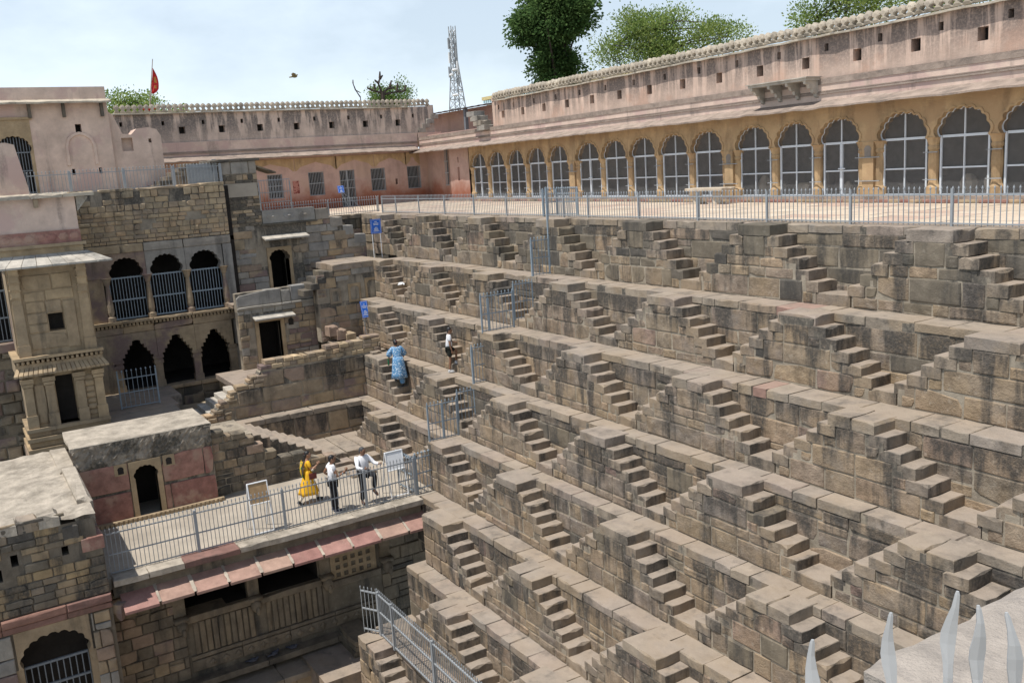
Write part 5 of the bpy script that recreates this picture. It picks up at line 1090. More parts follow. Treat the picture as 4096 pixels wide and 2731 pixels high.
# ---- upper terrace, pink house, far left block
ut = thing('upper_terrace', None, None, (-41, 6, 1.8), kind='structure')
mb = MB(); mb.box(-44, -37.95, -4, 11.4, 1.2, 1.74); mb.build('terrace_bed', M_conc, ut)
XK = -44.0; PK_ = FX(XK)
ph = thing('pink_house', 'faded pink house with a deep slab eave, blind arch and barred scalloped door', 'house', (XK, 4, 1.8))
mb = MB(); holes_wall(mb, PK_, -4, 7.1, 1.7, 5.6, [(2.6, 4.0, 1.75, 4.35), (5.72, 5.96, 4.3, 4.66), (5.35, 5.48, 2.55, 2.8), (6.42, 6.54, 2.55, 2.8)], 0, .4, 0, 1); mb.box(XK-3, XK-.4, 7.0, 7.1, 1.7, 5.6); mb.build('front_wall', [M_pinkp, M_inside], ph)
mb = MB(); a = [(5.36, 3.75), (5.45, 4.0), (5.62, 4.14), (5.83, 4.2), (6.04, 4.14), (6.21, 4.0), (6.3, 3.75)]; o2 = [(5.83+(u-5.83)*1.12, 3.7+(v-3.7)*1.12) for u, v in a]; n = len(a)
mb.add([PK_(u, v, .0) for u, v in [(5.36, 2.95)]+a+[(6.3, 2.95)]]+[PK_(u, v, .07) for u, v in [(5.33, 2.95)]+[(5.83+(u-5.83)*1.05, 3.7+(v-3.7)*1.06) for u, v in a]+[(6.33, 2.95)]]+[PK_(u, v, .065) for u, v in [(5.22, 2.95)]+[(5.83+(u-5.83)*1.26, 3.7+(v-3.7)*1.26) for u, v in a]+[(6.44, 2.95)]]+[PK_(u, v, .0) for u, v in [(5.18, 2.95)]+[(5.83+(u-5.83)*1.3, 3.7+(v-3.7)*1.3) for u, v in a]+[(6.48, 2.95)]], [((n+2)*q+j, (n+2)*q+j+1, (n+2)*(q+1)+j+1, (n+2)*(q+1)+j) for q in range(3) for j in range(n+1)]); mb.build('blind_arch', M_pinkp, ph)
mb = MB(); arch_panel(mb, PK_, 2.6, 4.0, 4.9, cusp(1.15, 3.6, 4.26, 9, 3.3, .26), -.3, .02); mb.prism([(2.6, 1.75), (2.73, 1.75), (2.73, 3.6), (2.6, 3.6)], PK_, -.3, .02); mb.prism([(3.87, 1.75), (4.0, 1.75), (4.0, 3.6), (3.87, 3.6)], PK_, -.3, .02); mb.prism([(2.4, 4.9), (4.1, 4.9), (4.1, 5.0), (2.4, 5.0)], PK_, 0, .1); mb.build('door_surround', M_tan, ph)
g = MB()
for i in range(11): g.box(XK-.1, XK-.075, 2.75+.11*i, 2.775+.11*i, 1.8, 4.2)
for z in (1.9, 2.8, 3.55): g.box(XK-.07, XK-.045, 2.73, 3.87, z, z+.05)
o = g.build('door_bars', M_iron, ph); o['kind'] = 'stuff'
mb = MB(); eave(mb, PK_, -4, 7.2, 5.7, 5.56, .6, .07, 24, rng); mb.build('eave', M_merlon, ph)
for y in (-.2, 1.0, 2.25, 4.05, 5.35, 6.85): mb = MB(); mb.prism([(y-.06, 4.95), (y+.06, 4.95), (y+.06, 5.55), (y-.06, 5.55)], PK_, 0, .22); mb.build('bracket', M_dark, ph)
mb = MB(); mb.box(XK-3, XK-.02, -4, 7.1, 5.6, 6.2); mb.build('parapet', M_pinkp, ph)
ex = thing('ruined_pink_wall', 'broken pink wall with a square niche between the pink house and the barred wing', 'wall', (XK, 8, 1.8))
mb = MB(); mb.prism([(7.1, -.2), (9.2, -.2), (9.2, 4.05), (9.05, 4.35), (8.7, 4.45), (8.2, 4.40), (7.95, 4.1), (7.6, 4.2), (7.3, 5.0), (7.1, 5.2)], PK_, -1.5, -.62); mb.prism([(7.1, 4.1), (9.18, 4.1), (9.05, 4.35), (8.7, 4.45), (8.2, 4.40), (7.95, 4.15), (7.6, 4.2), (7.3, 5.0), (7.1, 5.2)], PK_, -.62, -.19); holes_wall(mb, PK_, 7.12, 9.2, 1.7, 4.1, [(7.52, 7.98, 3.45, 4.02), (8.65, 8.78, 3.78, 3.95)], -.19, .3); mb.build('wall', M_pinkp, ex)
rs = thing('terrace_steps', 'small flight rising along the foot of the ruined pink wall', 'stair', (XK, 9, 1.8))
for i in range(6): mb = slab3(XK+.1, XK+1.4, 8.3+.28*i, 10.4, 1.7, 1.9+.17*i, rng); mb.build('step', M_dark if i % 2 else M_tread, rs)
nb = thing('pink_gatepost', 'leaning faded pink wall stub in front of the barred door, left edge', 'wall', (-38.4, 2, 1.8))
mb = MB(); mb.prism([(-2, 1.75), (3.16, 1.75), (2.86, 3.62), (2.6, 3.7), (-2, 3.7)], FX(-38.3), -.4, .1); mb.build('wall', M_pinkp, nb)
sv = thing('thatched_sill', 'rough stone eave course at the foot of the leaning pink wall', 'eave', (-38, 1.5, 1.8))
mb = MB(); eave(mb, FX(-38.2), -2, 4.4, 1.86, 1.80, .5, .1, 40, rng); mb.build('eave', M_merlon, sv)

# ------------------------------------------------------------------ railings and gates
def fy(x): return 17.26-(x+11.17)*0.01264
pf = thing('plaza_railing', 'long low grey railing with arrow tipped bars along the edge of the plaza', 'railing', (-24, fy(-24), 0))
PX = [-39.7, -38.17, -35.79, -33.39, -30.93, -28.53, -26.07, -24.91, -23.55, -21.05, -18.55, -16.09, -13.62, -11.17, -8.7, -6.2]
railing(pf, (-39.7, fy(-39.7), 0), (-6.2, fy(-6.2), 0), .80, .124, M_metal, [x+39.7 for x in PX], (.05, .62), post=.026, r=.0075, flat=.015, limit=289)
lf2 = thing('plaza_railing', 'short grey railing at the left end of the plaza behind the carved panel', 'railing', (-41.2, 15.6, 0))
railing(lf2, (-41.15, 12.6, 0), (-41.3, 18.16, 0), .78, .12, M_metal, (3.0, 5.5), (.05, .60), post=.026, flat=.017)
gg = thing('grey_cage', 'open grey bar cage standing on the plaza behind the carved panel', 'railing', (-42.2, 13.4, .3))
railing(gg, (-42.2, 12.75, .0), (-42.2, 14.2, .0), 1.85, .13, M_metal, (0, 1.45), (.45, .8, 1.25, 1.8), tips=False, prail=.02, post=.025)
railing(gg, (-43.4, 12.75, .0), (-42.2, 12.75, .0), 1.85, .13, M_metal, (0,), (.45, .8, 1.25, 1.8), tips=False, prail=.02, post=.025)
tf = thing('terrace_railing', 'grey railing along the palace roof terrace at the upper left', 'railing', (-38, 6.5, 1.8))
railing(tf, (-38.0, 3.1, 1.78), (-38.0, 10.0, 1.78), .86, .125, M_metal, (1.4, 3.28, 5.1, 6.9), (.05, .70), post=.05, flat=.018)
tg = thing('terrace_gate', 'closed sheet gate at the right end of the palace roof terrace', 'gate', (-38.2, 9.3, 1.8))
mb = MB(); mb.box(-38.22, -38.18, 8.75, 9.75, 1.85, 2.6); mb.build('gate_sheet', M_metal, tg)
mb = MB(); mb.box(-38.24, -38.12, 9.76, 9.92, 1.75, 2.75); mb.build('post', M_metal, tg)
vr = thing('pavilion_railing', 'grey spiked railing along the pavilion floor in front of the three visitors', 'railing', (-24.3, 7, -7.78))
railing(vr, (-24.3, 2.46, -7.77), (-24.3, 11.05, -7.77), 1.24, .106, M_metal, (2.19, 4.56, 7.0, 8.59), (.04, .52, 1.07), post=.034, prail=.016, flat=.016)
vg = thing('pavilion_gate', 'blue grey gate closing the right end of the pavilion floor beside the notice board', 'gate', (-24.3, 11.6, -7.78))
railing(vg, (-24.32, 11.12, -7.77), (-24.4, 12.2, -7.77), 1.3, .12, M_gate, (0, 1.08), (.15, .62, 1.1), post=.03, flat=.03)
ol = thing('open_gate_leaf', 'open leaf of the pavilion gate swung inwards behind the notice board', 'gate', (-24.6, 10.8, -7.78))
railing(ol, (-24.36, 11.0, -7.7), (-25.3, 10.95, -7.7), 1.15, .11, M_gate, (.9,), (.05, .55, 1.05), post=.02, flat=.025)
def gate(label, y0, y1, z, h=1.1, x=-24.4, n=.115, posts=None, z2=None):
    g = thing('gate', label, 'gate', (x, (y0+y1)/2, z), 'blue grey gates climbing the well side')
    railing(g, (x, y0, z), (x, y1, z if z2 is None else z2), h+.13, n, M_gate, (0, y1-y0) if posts is None else posts, (.04, h*.5, h), tips=True, post=.022, prail=.014, flat=.016, r=.007); return g
G1 = gate('narrow gate panel high on the second ledge under the plaza railing', 15.76, 16.42, -1.71)
gate('wide gate panel on the third ledge, with the black steps behind it', 13.80, 14.95, -3.23)
gate('gate panel on the foot landing behind the wide gate of the third ledge', 15.00, 15.72, -3.0)
gate('narrow gate panel on the fourth ledge, right of the boy in white', 13.36, 14.05, -4.76)
gate('wide gate panel on the fifth ledge below the narrow one by the boy', 11.70, 12.70, -6.28)
gate('gate panel standing over the steps beside the wide fifth ledge gate', 12.74, 13.36, -6.05)
for (y, za, zb) in ((16.44, -1.71, .02), (15.76, -3.23, -1.7), (14.05, -4.76, -3.2), (13.36, -6.28, -4.7), (12.2, -7.78, -6.2)):
    mb = MB(); mb.box(-24.43, -24.37, y-.03, y+.03, za, zb+1.0); o = mb.build('gate_post', M_gate)
    tag(o, {16.44: 'tall thin post running up from the top gate panel to the plaza railing', 15.76: 'post joining the second and third ledge gates', 14.05: 'post above the fourth ledge gate by the boy',
            13.36: 'post between the fourth and fifth ledge gates', 12.2: 'lowest gate post, beside the pavilion gate'}[y], 'post', 'gate posts')
pg = thing('plaza_gate', 'small blue grey gate enclosure in the plaza railing above the gate line', 'gate', (-25.5, 17.3, 0))
railing(pg, (-26.07, fy(-26)-.02, 0), (-26.07, fy(-26)+.55, 0), .95, .1, M_gate, (0, .55), (.05, .45, .72), post=.028)
railing(pg, (-26.07, fy(-26)+.57, 0), (-24.91, fy(-25)+.57, 0), .95, .1, M_gate, (1.16,), (.05, .45, .72), post=.028)
df = thing('ledge_railing', 'long silver railing slanting along the eighth ledge at the bottom of the picture', 'railing', (-18, 8.75, -10.83))
railing(df, (-22.5, 8.80, -10.83), (-14.2, 8.72, -10.83), 1.42, .105, M_metal, (.05, .95, 3.4, 5.8), (.06, .72, 1.24), post=.04, prail=.02, flat=.014)
d2 = thing('ledge_railing', 'shaded end of the silver railing turning in under the red eave', 'railing', (-23, 8.5, -10.83))
railing(d2, (-22.55, 8.78, -10.83), (-22.95, 8.5, -10.8), 1.4, .12, M_metal, (), (.1, .72, 1.24), prail=.02, flat=.014)
fl = MB(); fl.box(-25, -22.9, 7.2, 9.9, -12.6, -11.9); tag(fl.build('lower_court', M_cope), kind='structure')

gp = thing('deck_gate', 'spiked gate on the deck between the bay tower and the open arches', 'gate', (-34.6, 5.3, -5.86))
railing(gp, (-34.6, 4.66, -5.84), (-34.6, 5.95, -5.84), 1.38, .16, M_gate, (0, 1.29), (.03, .55, 1.05), post=.025, flat=.03)

# ------------------------------------------------------------------ signs and boards
def lines(mb, P, cx, z, rows, w=.022):
    rr = random.Random(int(cx*100)+3)
    for L_, dz in rows:
        x = -L_/2
        while x < L_/2:
            k = rr.uniform(.012, .03); mb.prism([(cx+x, z-dz), (cx+x+k, z-dz), (cx+x+k, z-dz+w), (cx+x, z-dz+w)], P, .004, .006); x += k+.006
        mb.prism([(cx-L_/2, z-dz+w+.001), (cx+L_/2, z-dz+w+.001), (cx+L_/2, z-dz+w+.006), (cx-L_/2, z-dz+w+.006)], P, .004, .0055)
def border(mb, P, a, b, c, d, t=.007):
    for q in ((a, b, c, c+t), (a, b, d-t, d), (a, a+t, c+t, d-t), (b-t, b, c+t, d-t)): mb.prism([(q[0], q[2]), (q[1], q[2]), (q[1], q[3]), (q[0], q[3])], P, .004, .0055)
ROWS = [(.10, .10), (.24, .165), (.20, .215), (.11, .325), (.18, .375), (.18, .42), (.25, .47)]
def blue_sign(name, label, PT_, a, b, c, d, legs, loc, k=1.0, lz=None):
    s = thing(name, label, 'sign', loc)
    mb = MB(); mb.prism([(a, c), (b, c), (b, d), (a, d)], PT_, -.02, .003); mb.build('panel', M_blue, s)
    mb = MB(); border(mb, PT_, a+.03*k, b-.03*k, c+.03*k, d-.03*k); lines(mb, PT_, (a+b)/2, d-.02, [(l*k, z*k*(d-c)/.57/k) for l, z in ROWS], .024*k)
    o = mb.build('lettering', M_white, s); o['kind'] = 'stuff'
    for p, q in legs: mb = MB(); mb.tube(p, q, .016*k, 6); mb.build('leg', M_white if k == 1 else M_iron, s)
blue_sign('notice_sign', 'large blue notice sign on two white legs below the plaza corner', FX(-36.4), 15.55, 16.02, -.70, -.10, [((-36.43, 15.60, -1.74), (-36.43, 15.60, -.68)), ((-36.43, 15.97, -1.74), (-36.43, 15.97, -.68))], (-36.4, 15.8, -1.72))
def tilt(X, s): return lambda u, v, w: (X+w-(v+3.5)*s, u, v)
blue_sign('notice_sign', 'small leaning blue notice sign beside the niche wall, three levels down', tilt(-34.35, .28), 13.94, 14.24, -3.84, -3.20, [((-34.05, 13.97, -4.74), (-34.27, 13.97, -3.82)), ((-34.05, 14.21, -4.74), (-34.27, 14.21, -3.82)), ((-34.9, 14.2, -4.74), (-34.4, 14.2, -3.4))], (-34.4, 14.2, -4.76), .78)
blue_sign('notice_sign', 'tiny blue notice sign on an iron easel on the plaza by the windows', tilt(-41.6, .25), 16.75, 17.06, .98, 1.32, [((-41.9, 17.0, 0), (-42.75, 16.9, 1.0)), ((-41.9, 17.75, 0), (-42.7, 16.95, 1.0)), ((-42.9, 17.6, 0), (-42.7, 16.9, 1.0))], (-42, 17, 0), .55)
def easel(label, y0, y1, x, zb, zt, mface, name='notice_board'):
    s = thing(name, label, 'notice board', (x, (y0+y1)/2, -7.78)); w = .02
    mb = MB(); mb.add([(x+.10, y0, zb), (x+.10, y1, zb), (x-.02, y1, zt), (x-.02, y0, zt), (x+.07, y0, zb), (x+.07, y1, zb), (x-.05, y1, zt), (x-.05, y0, zt)], [(0, 1, 2, 3), (7, 6, 5, 4), (0, 4, 5, 1), (1, 5, 6, 2), (2, 6, 7, 3), (3, 7, 4, 0)]); mb.build('panel', mface, s)
    for a, b in (((x+.1, y0, zb), (x+.1, y1, zb)), ((x-.02, y0, zt), (x-.02, y1, zt)), ((x-.02, y0, zt), (x+.22, y0, -7.76)), ((x-.02, y1, zt), (x+.22, y1, -7.76)), ((x-.05, y0, zt), (x-.45, y0, -7.76)), ((x-.05, y1, zt), (x-.45, y1, -7.76)), ((x+.21, y0, -7.74), (x+.21, y1, -7.74))):
        mb = MB(); mb.tube(a, b, w, 6); mb.build('frame_tube', M_white, s)
easel('folding stand with a plain brown back, behind the railing left of the woman in yellow', 6.18, 6.72, -24.6, -6.93, -6.36, M_board)
easel('white faced notice board on a tube stand beside the pavilion gate', 10.35, 10.90, -24.72, -6.96, -6.42, M_white)
bn = thing('stone_bench', 'pale stone slab bench on two block legs by the arcade, behind the plaza railing', 'bench', (-24, 22.9, 0))
mb = slab3(-24.75, -22.95, 22.55, 23.2, .47, .56, R, .004, .015); mb.build('seat', M_cope2, bn)
for x in (-24.45, -23.5): mb = MB(); mb.box(x-.22, x+.22, 22.65, 23.1, 0, .05); mb.lathe((x, 22.87, .05), [(.24, 0), (.2, .1), (.2, .3), (.26, .42)], 4); mb.build('leg', M_cope2, bn)

# ------------------------------------------------------------------ people
M_skin = plain('brown_skin', (0.24, 0.125, 0.075), .55, 0, .35, .06); M_skin2 = plain('light_brown_skin', (0.36, 0.20, 0.13), .55, 0, .35, .05)
M_hair = plain('black_hair', (0.012, 0.011, 0.012), .5, 0, .5, .2); M_greyhair = plain('grey_hair', (0.055, 0.055, 0.057), .6, 0, .4, .3, 60)
M_shirt = plain('white_cotton', (0.78, 0.78, 0.80), .8, 0, .2, .05, 4); M_pants = plain('black_trousers', (0.018, 0.018, 0.022), .8, 0, .2, .2); M_short = plain('dark_green_shorts', (0.022, 0.026, 0.022), .8, 0, .2, .2)
M_yellow = plain('yellow_printed_cotton', (0.72, 0.40, 0.025), .8, 0, .2, .1, 26, (0.35, 0.30, 0.10), .66, .7); M_cream = plain('cream_cotton', (0.62, 0.55, 0.45), .8, 0, .2, .08)
M_bluep = plain('blue_block_print', (0.10, 0.24, 0.42), .8, 0, .2, .1, 24, (0.52, 0.62, 0.70), .54, .58); M_green = plain('green_scarf', (0.66, 0.40, 0.04), .8, 0, .2, .3, 12, (0.05, 0.27, 0.09), .53, .58)
M_bag = plain('maroon_leather', (0.16, 0.035, 0.03), .5, 0, .4, .1); M_shoe = plain('navy_shoe', (0.02, 0.025, 0.05), .6); M_wshoe = plain('pale_grey_shoe', (0.55, 0.55, 0.55), .6); M_brown = plain('brown_sandal', (0.10, 0.05, 0.03), .6)
M_bottle = plain('green_bottle', (0.02, 0.12, 0.05), .3)
PEND = []
def skin_job(verts, edges, radii):
    me = bpy.data.meshes.new('tmp'); me.from_pydata(verts, edges, []); o = bpy.data.objects.new('tmp', me); COL.objects.link(o)
    o.modifiers.new('s', 'SKIN'); sb = o.modifiers.new('d', 'SUBSURF'); sb.levels = sb.render_levels = 1
    for i, r in enumerate(radii): me.skin_vertices[0].data[i].radius = (r if isinstance(r, tuple) else (r, r))
    me.skin_vertices[0].data[0].use_root = True
    return o
class Person:
    """joints in a local frame: x forward, y to the person's left, z up from the ground"""
    def __init__(self, label, loc, facing, scale, J, skin, hair, hand=.5):
        self.J = {k: Vector(v) for k, v in J.items()}; self.skin, self.hair = skin, hair
        self.T = Matrix.Translation(Vector(loc)) @ Matrix.Rotation(facing, 4, 'Z') @ Matrix.Scale(scale, 4)
        self.root = thing('person', label, 'person', loc)
    def w(self, p): return self.T @ Vector(p)
    def chain(self, name, chains, mat, extra=None, mats=None):
        """chains: lists of (joint or point, radius), the first point of later chains shares an earlier joint"""
        V, E, Rr, idx = [], [], [], {}
        for ch in chains:
            prev = None
            for p, r in ch:
                key = p if isinstance(p, str) else tuple(p)
                if key not in idx: idx[key] = len(V); V.append(self.J[p] if isinstance(p, str) else Vector(p)); Rr.append(r)
                if prev is not None: E.append((prev, idx[key]))
                prev = idx[key]
        o = skin_job(V, E, Rr); PEND.append((self, name, o, mats or [mat], extra))
    def piece(self, name, mb, mats, parent=None, smooth=True):
        mb.v = [tuple(self.w(p)) for p in mb.v]; return mb.build(name, mats, parent or self.root, smooth)
    def head_mb(self):
        mb = MB(); H = self.J['head']; f = self.J['face'].normalized(); s = Vector((0, 0, 1)).cross(f).normalized(); u = f.cross(s)
        M3 = Matrix((f, s, u)).transposed()
        mb.ell(H, .098, .076, .115, 14, 9, 0, M3); mb.ell(H+f*.03-u*.06, .068, .058, .062, 10, 6, 0, M3)
        mb.ell(H+f*.098-u*.012, .017, .014, .026, 6, 5, 0, M3)
        for q in (1, -1):
            mb.ell(H+s*.078*q-u*.005, .022, .01, .032, 6, 5, 0, M3); mb.ell(H+f*.084+s*.032*q+u*.012, .010, .013, .008, 6, 5, 1, M3); mb.ell(H+f*.088+s*.032*q+u*.032, .006, .017, .004, 6, 4, 1, M3)
        mb.ell(H+f*.088-u*.055, .010, .024, .007, 6, 4, 2, M3)
        return mb
    def hand(self, mb, wrist, d, palm_n, curl=.5, r=1.0):
        wrist = self.J[wrist] if isinstance(wrist, str) else Vector(wrist); d = Vector(d).normalized(); n = Vector(palm_n); n = (n-d*n.dot(d)).normalized(); s = d.cross(n)
        k = .9*r; M3 = Matrix((d, s, n)).transposed()
        mb.ell(wrist+d*.045*k, .055*k, .040*k, .017*k, 8, 6, 0, M3)
        for i, L in enumerate((.062, .072, .068, .052)):
            b = wrist+d*.085*k+s*(.030-.020*i)*k; m = b+(d*math.cos(curl*.6)+n*math.sin(curl*.6))*L*.5*k; e = m+(d*math.cos(curl*1.7)+n*math.sin(curl*1.7))*L*.5*k
            mb.tube(b-d*.012*k, m, .0088*k, 6); mb.tube(m, e, .0085*k, 6, .0065*k)
        b = wrist+d*.03*k+s*.036*k; m = b+(d*.75+s*.6+n*.25).normalized()*.04*k; mb.tube(b, m, .011*k, 6); mb.tube(m, m+(d*.9+n*.4).normalized()*.03*k, .0095*k, 6, .007*k)
    def shoe(self, ankle, d, mat, sole=M_iron):
        a = self.J[ankle] if isinstance(ankle, str) else Vector(ankle); d = Vector(d).normalized(); s = Vector((0, 0, 1)).cross(d).normalized(); u = d.cross(s); M3 = Matrix((d, s, u)).transposed()
        mb = MB(); mb.ell(a+d*.06-u*.045, .135, .045, .042, 10, 6, 0, M3); mb.ell(a-u*.02, .055, .042, .05, 8, 6, 0, M3); mb.ell(a+d*.06-u*.078, .14, .047, .012, 10, 5, 1, M3)
        self.piece('shoe', mb, [mat, M_white if sole is None else sole])
def rings(pts, n=16, sq=1.0, wob=0.0, ph=0.0):
    """horizontal ellipses: (centre, half depth, half width)"""
    out = []
    for k, (c, a, b) in enumerate(pts):
        q = wob*(k/(len(pts)-1))**1.5
        out.append([(c[0]+a*(1+q*math.sin(5*t+ph)+q*.6*math.sin(8*t+1+ph))*math.cos(t), c[1]+b*(1+q*math.sin(5*t+ph)+q*.6*math.sin(8*t+1+ph))*math.sin(t), c[2]) for t in [2*math.pi*i/n for i in range(n)]])
    return out
def base_joints(lean=0.0):
    return dict(pelvis=(0, 0, .92), waist=(.01+lean*.15, 0, 1.06), chest=(.0+lean*.45, 0, 1.28), neck=(.0+lean*.6, 0, 1.46), head=(.035+lean*.75, 0, 1.60), face=(1, 0, -.05),
                lsh=(.0+lean*.5, .17, 1.40), rsh=(.0+lean*.5, -.17, 1.40), lhip=(0, .09, .90), rhip=(0, -.09, .90))
def body(P, extra_hands, feet=True):
    P.chain('body', [[('pelvis', .11), ('waist', .10), ('chest', .115), ('neck', .05), ('head', .055)],
                     [('chest', .115), ('lsh', .055), ('lel', .040), ('lwr', .026)], [('chest', .115), ('rsh', .055), ('rel', .040), ('rwr', .026)],
                     [('pelvis', .11), ('lhip', .08), ('lkn', .054), ('lan', .036)], [('pelvis', .11), ('rhip', .08), ('rkn', .054), ('ran', .036)]], P.skin, extra_hands, [P.skin, M_hair, M_lip])
M_lip = plain('lips', (0.22, 0.08, 0.07), .5)
def hair_cap(P, back=.0, mat=None, bun=False, tail=None, top=1.0):
    H = P.J['head']; f = P.J['face'].normalized(); s = Vector((0, 0, 1)).cross(f).normalized(); u = f.cross(s); M3 = Matrix((f, s, u)).transposed()
    mb = MB(); mb.ell(H-f*.018+u*.030, .097, .083, .098*top, 14, 9, 0, M3); mb.ell(H-f*.055-u*.02, .055, .072, .075, 10, 7, 0, M3); mb.ell(H+f*.022+u*.07, .052, .062, .036, 8, 6, 0, M3)
    if bun: mb.ell(H-f*.115-u*.01, .05, .055, .055, 10, 7, 0, M3); mb.ell(H-f*.15+u*.015+s*(-.02), .02, .03, .025, 6, 5, 1, M3)
    if tail:
        pr = H-f*.08
        for k in range(6): q = H+Vector(tail)*((k+1)/6)-f*(.08-.01*k); mb.tube(pr, q, .055-.006*k, 8, .05-.007*k); pr = q
        mb.ell(H-f*.10+u*.03+s*.03, .03, .03, .03, 6, 5, 1, M3)
    P.piece('hair', mb, [mat or P.hair, M_bag])
PI = math.pi
# man with grey hair, white shirt, one knee raised
J = base_joints(); J.update(face=(.85, .35, -.12), lel=(.16, .30, 1.18), lwr=(.36, .36, 1.18), rel=(.14, -.28, 1.16), rwr=(.34, -.16, 1.15), lkn=(.40, .12, .92), lan=(.36, .10, .50), rkn=(.03, -.10, .50), ran=(-.02, -.12, .09), lhip=(.02, .10, .90))
A = Person('grey haired man in white shirt standing on one leg with a knee raised', (-24.72, 9.62, -7.78), math.radians(10), 1.0, J, M_skin, M_greyhair)
hm = A.head_mb(); A.hand(hm, 'lwr', (.9, .1, .35), (0, -1, .3), .9); A.hand(hm, 'rwr', (.8, .3, .5), (0, 1, .2), 1.0); body(A, hm)
A.chain('shirt', [[((0, 0, .80), .165), ('waist', .155), ('chest', .15), ((0, 0, 1.44), .075)], [('chest', .15), ('lsh', .082), ('lel', .064), ((.33, .35, 1.18), .046)], [('chest', .15), ('rsh', .082), ('rel', .064), ((.31, -.175, 1.15), .046)]], M_shirt)
A.chain('trousers', [[('pelvis', .135), ('lhip', .105), ('lkn', .082), ('lan', .066)], [('pelvis', .135), ('rhip', .105), ('rkn', .078), ('ran', .070)]], M_pants)
A.shoe((.37, .10, .46), (.75, .1, -.45), M_brown); A.shoe('ran', (1, -.3, 0), M_brown); hair_cap(A, mat=M_greyhair)
# man in a polo shirt seen from behind at the side
J = base_joints(.02); J.update(face=(.92, -.30, -.05), lel=(-.16, .27, 1.16), lwr=(.02, .22, 1.02), rel=(.10, -.27, 1.12), rwr=(.36, -.22, 1.24), lkn=(.02, .10, .50), lan=(-.02, .12, .09), rkn=(.05, -.09, .50), ran=(.0, -.10, .09))
Bm = Person('dark haired man in pale polo shirt gesturing with one hand', (-24.66, 8.62, -7.78), math.radians(84), .99, J, M_skin, M_hair)
hm = Bm.head_mb(); Bm.hand(hm, 'rwr', (.6, .1, .75), (0, 1, 0), 1.2); Bm.hand(hm, 'lwr', (.8, -.2, -.2), (0, -1, 0), .8); body(Bm, hm)
Bm.chain('shirt', [[((0, 0, .86), .16), ('waist', .15), ('chest', .152), ((0.01, 0, 1.44), .075)], [('chest', .152), ('lsh', .085), ((-.07, .22, 1.27), .072)], [('chest', .152), ('rsh', .085), ((.045, -.22, 1.26), .072)]], M_shirt)
Bm.chain('trousers', [[('pelvis', .135), ('lhip', .105), ('lkn', .080), ('lan', .062)], [('pelvis', .135), ('rhip', .105), ('rkn', .080), ('ran', .062)]], M_pants)
Bm.shoe('lan', (1, .2, 0), M_shoe, M_white); Bm.shoe('ran', (1, -.15, 0), M_shoe, M_white); hair_cap(Bm)
# woman in yellow, walking
J = base_joints(.03); J.update(face=(.95, -.25, 0), lel=(.06, .26, 1.14), lwr=(.20, .24, 1.06), rel=(.10, -.24, 1.14), rwr=(.30, -.20, 1.28), lkn=(.20, .09, .52), lan=(.26, .10, .10), rkn=(-.06, -.09, .50), ran=(-.36, -.09, .12))
Cw = Person('woman in a long yellow printed tunic with a maroon shoulder bag, walking', (-25.9, 8.32, -7.78), math.radians(80), .93, J, M_skin2, M_hair)
hm = Cw.head_mb(); Cw.hand(hm, 'rwr', (.5, -.1, .8), (.3, 1, 0), .5); Cw.hand(hm, 'lwr', (.9, -.1, 0), (0, -1, 0), .8); body(Cw, hm)
Cw.chain('tunic_top', [[((0, 0, 1.0), .125), ('waist', .118), ('chest', .13), ((.015, 0, 1.44), .07)], [('chest', .13), ('lsh', .07), ((.045, .24, 1.2), .06)], [('chest', .13), ('rsh', .07), ((.075, -.22, 1.2), .06)]], M_yellow)
mb = MB(); mb.loft(rings([((0, 0, 1.10), .125, .15), ((0, 0, .98), .14, .17), ((-.01, 0, .80), .19, .21), ((-.02, 0, .6), .25, .25), ((-.03, 0, .42), .30, .29), ((-.03, 0, .32), .33, .31)], 28, wob=.11)); Cw.piece('tunic_skirt', mb, M_yellow)
Cw.chain('leggings', [[('pelvis', .10), ('lhip', .085), ('lkn', .065), ('lan', .05)], [('pelvis', .10), ('rhip', .085), ('rkn', .065), ('ran', .05)]], M_cream)
Cw.chain('sleeve_lace', [[((.085, -.23, 1.17), .055), ((.12, -.235, 1.13), .058), ((.17, -.225, 1.17), .05)]], M_cream)
mb = MB(); mb.box(.0, .24, -.235, -.17, .84, 1.02); mb.box(.0, .24, -.24, -.235, .93, 1.02); bg = Cw.piece('shoulder_bag', mb, M_bag, None, False); mb = MB(); mb.tube((.02, -.2, 1.02), (0, -.10, 1.45), .009, 5); mb.tube((0, -.10, 1.45), (.05, .14, 1.3), .009, 5); Cw.piece('strap', mb, M_bag, bg)
mb = MB(); n = 10
for k in range(n+1):
    z = 1.42-.9*k/n; x = -.13-.07*math.sin(k*.5)-.02*k/n; mb.v += [(x, -.16+.02*math.sin(k), z), (x-.02, .02, z-.01), (x, .14+.02*math.cos(k), z)]
for k in range(n):
    for q in range(2): mb.f.append([3*k+q, 3*k+q+1, 3*k+4+q, 3*k+3+q]); mb.m.append(0)
mb.v += [(p[0]-.012, p[1], p[2]) for p in mb.v]; m0 = len(mb.f); o0 = 3*(n+1)
for q in range(m0): mb.f.append([i+o0 for i in reversed(mb.f[q])]); mb.m.append(0)
Cw.piece('scarf', mb, M_green)
Cw.shoe('lan', (1, 0, 0), M_hair); Cw.shoe('ran', (.8, 0, -.5), M_hair); hair_cap(Cw, tail=(-.10, .02, -.36))
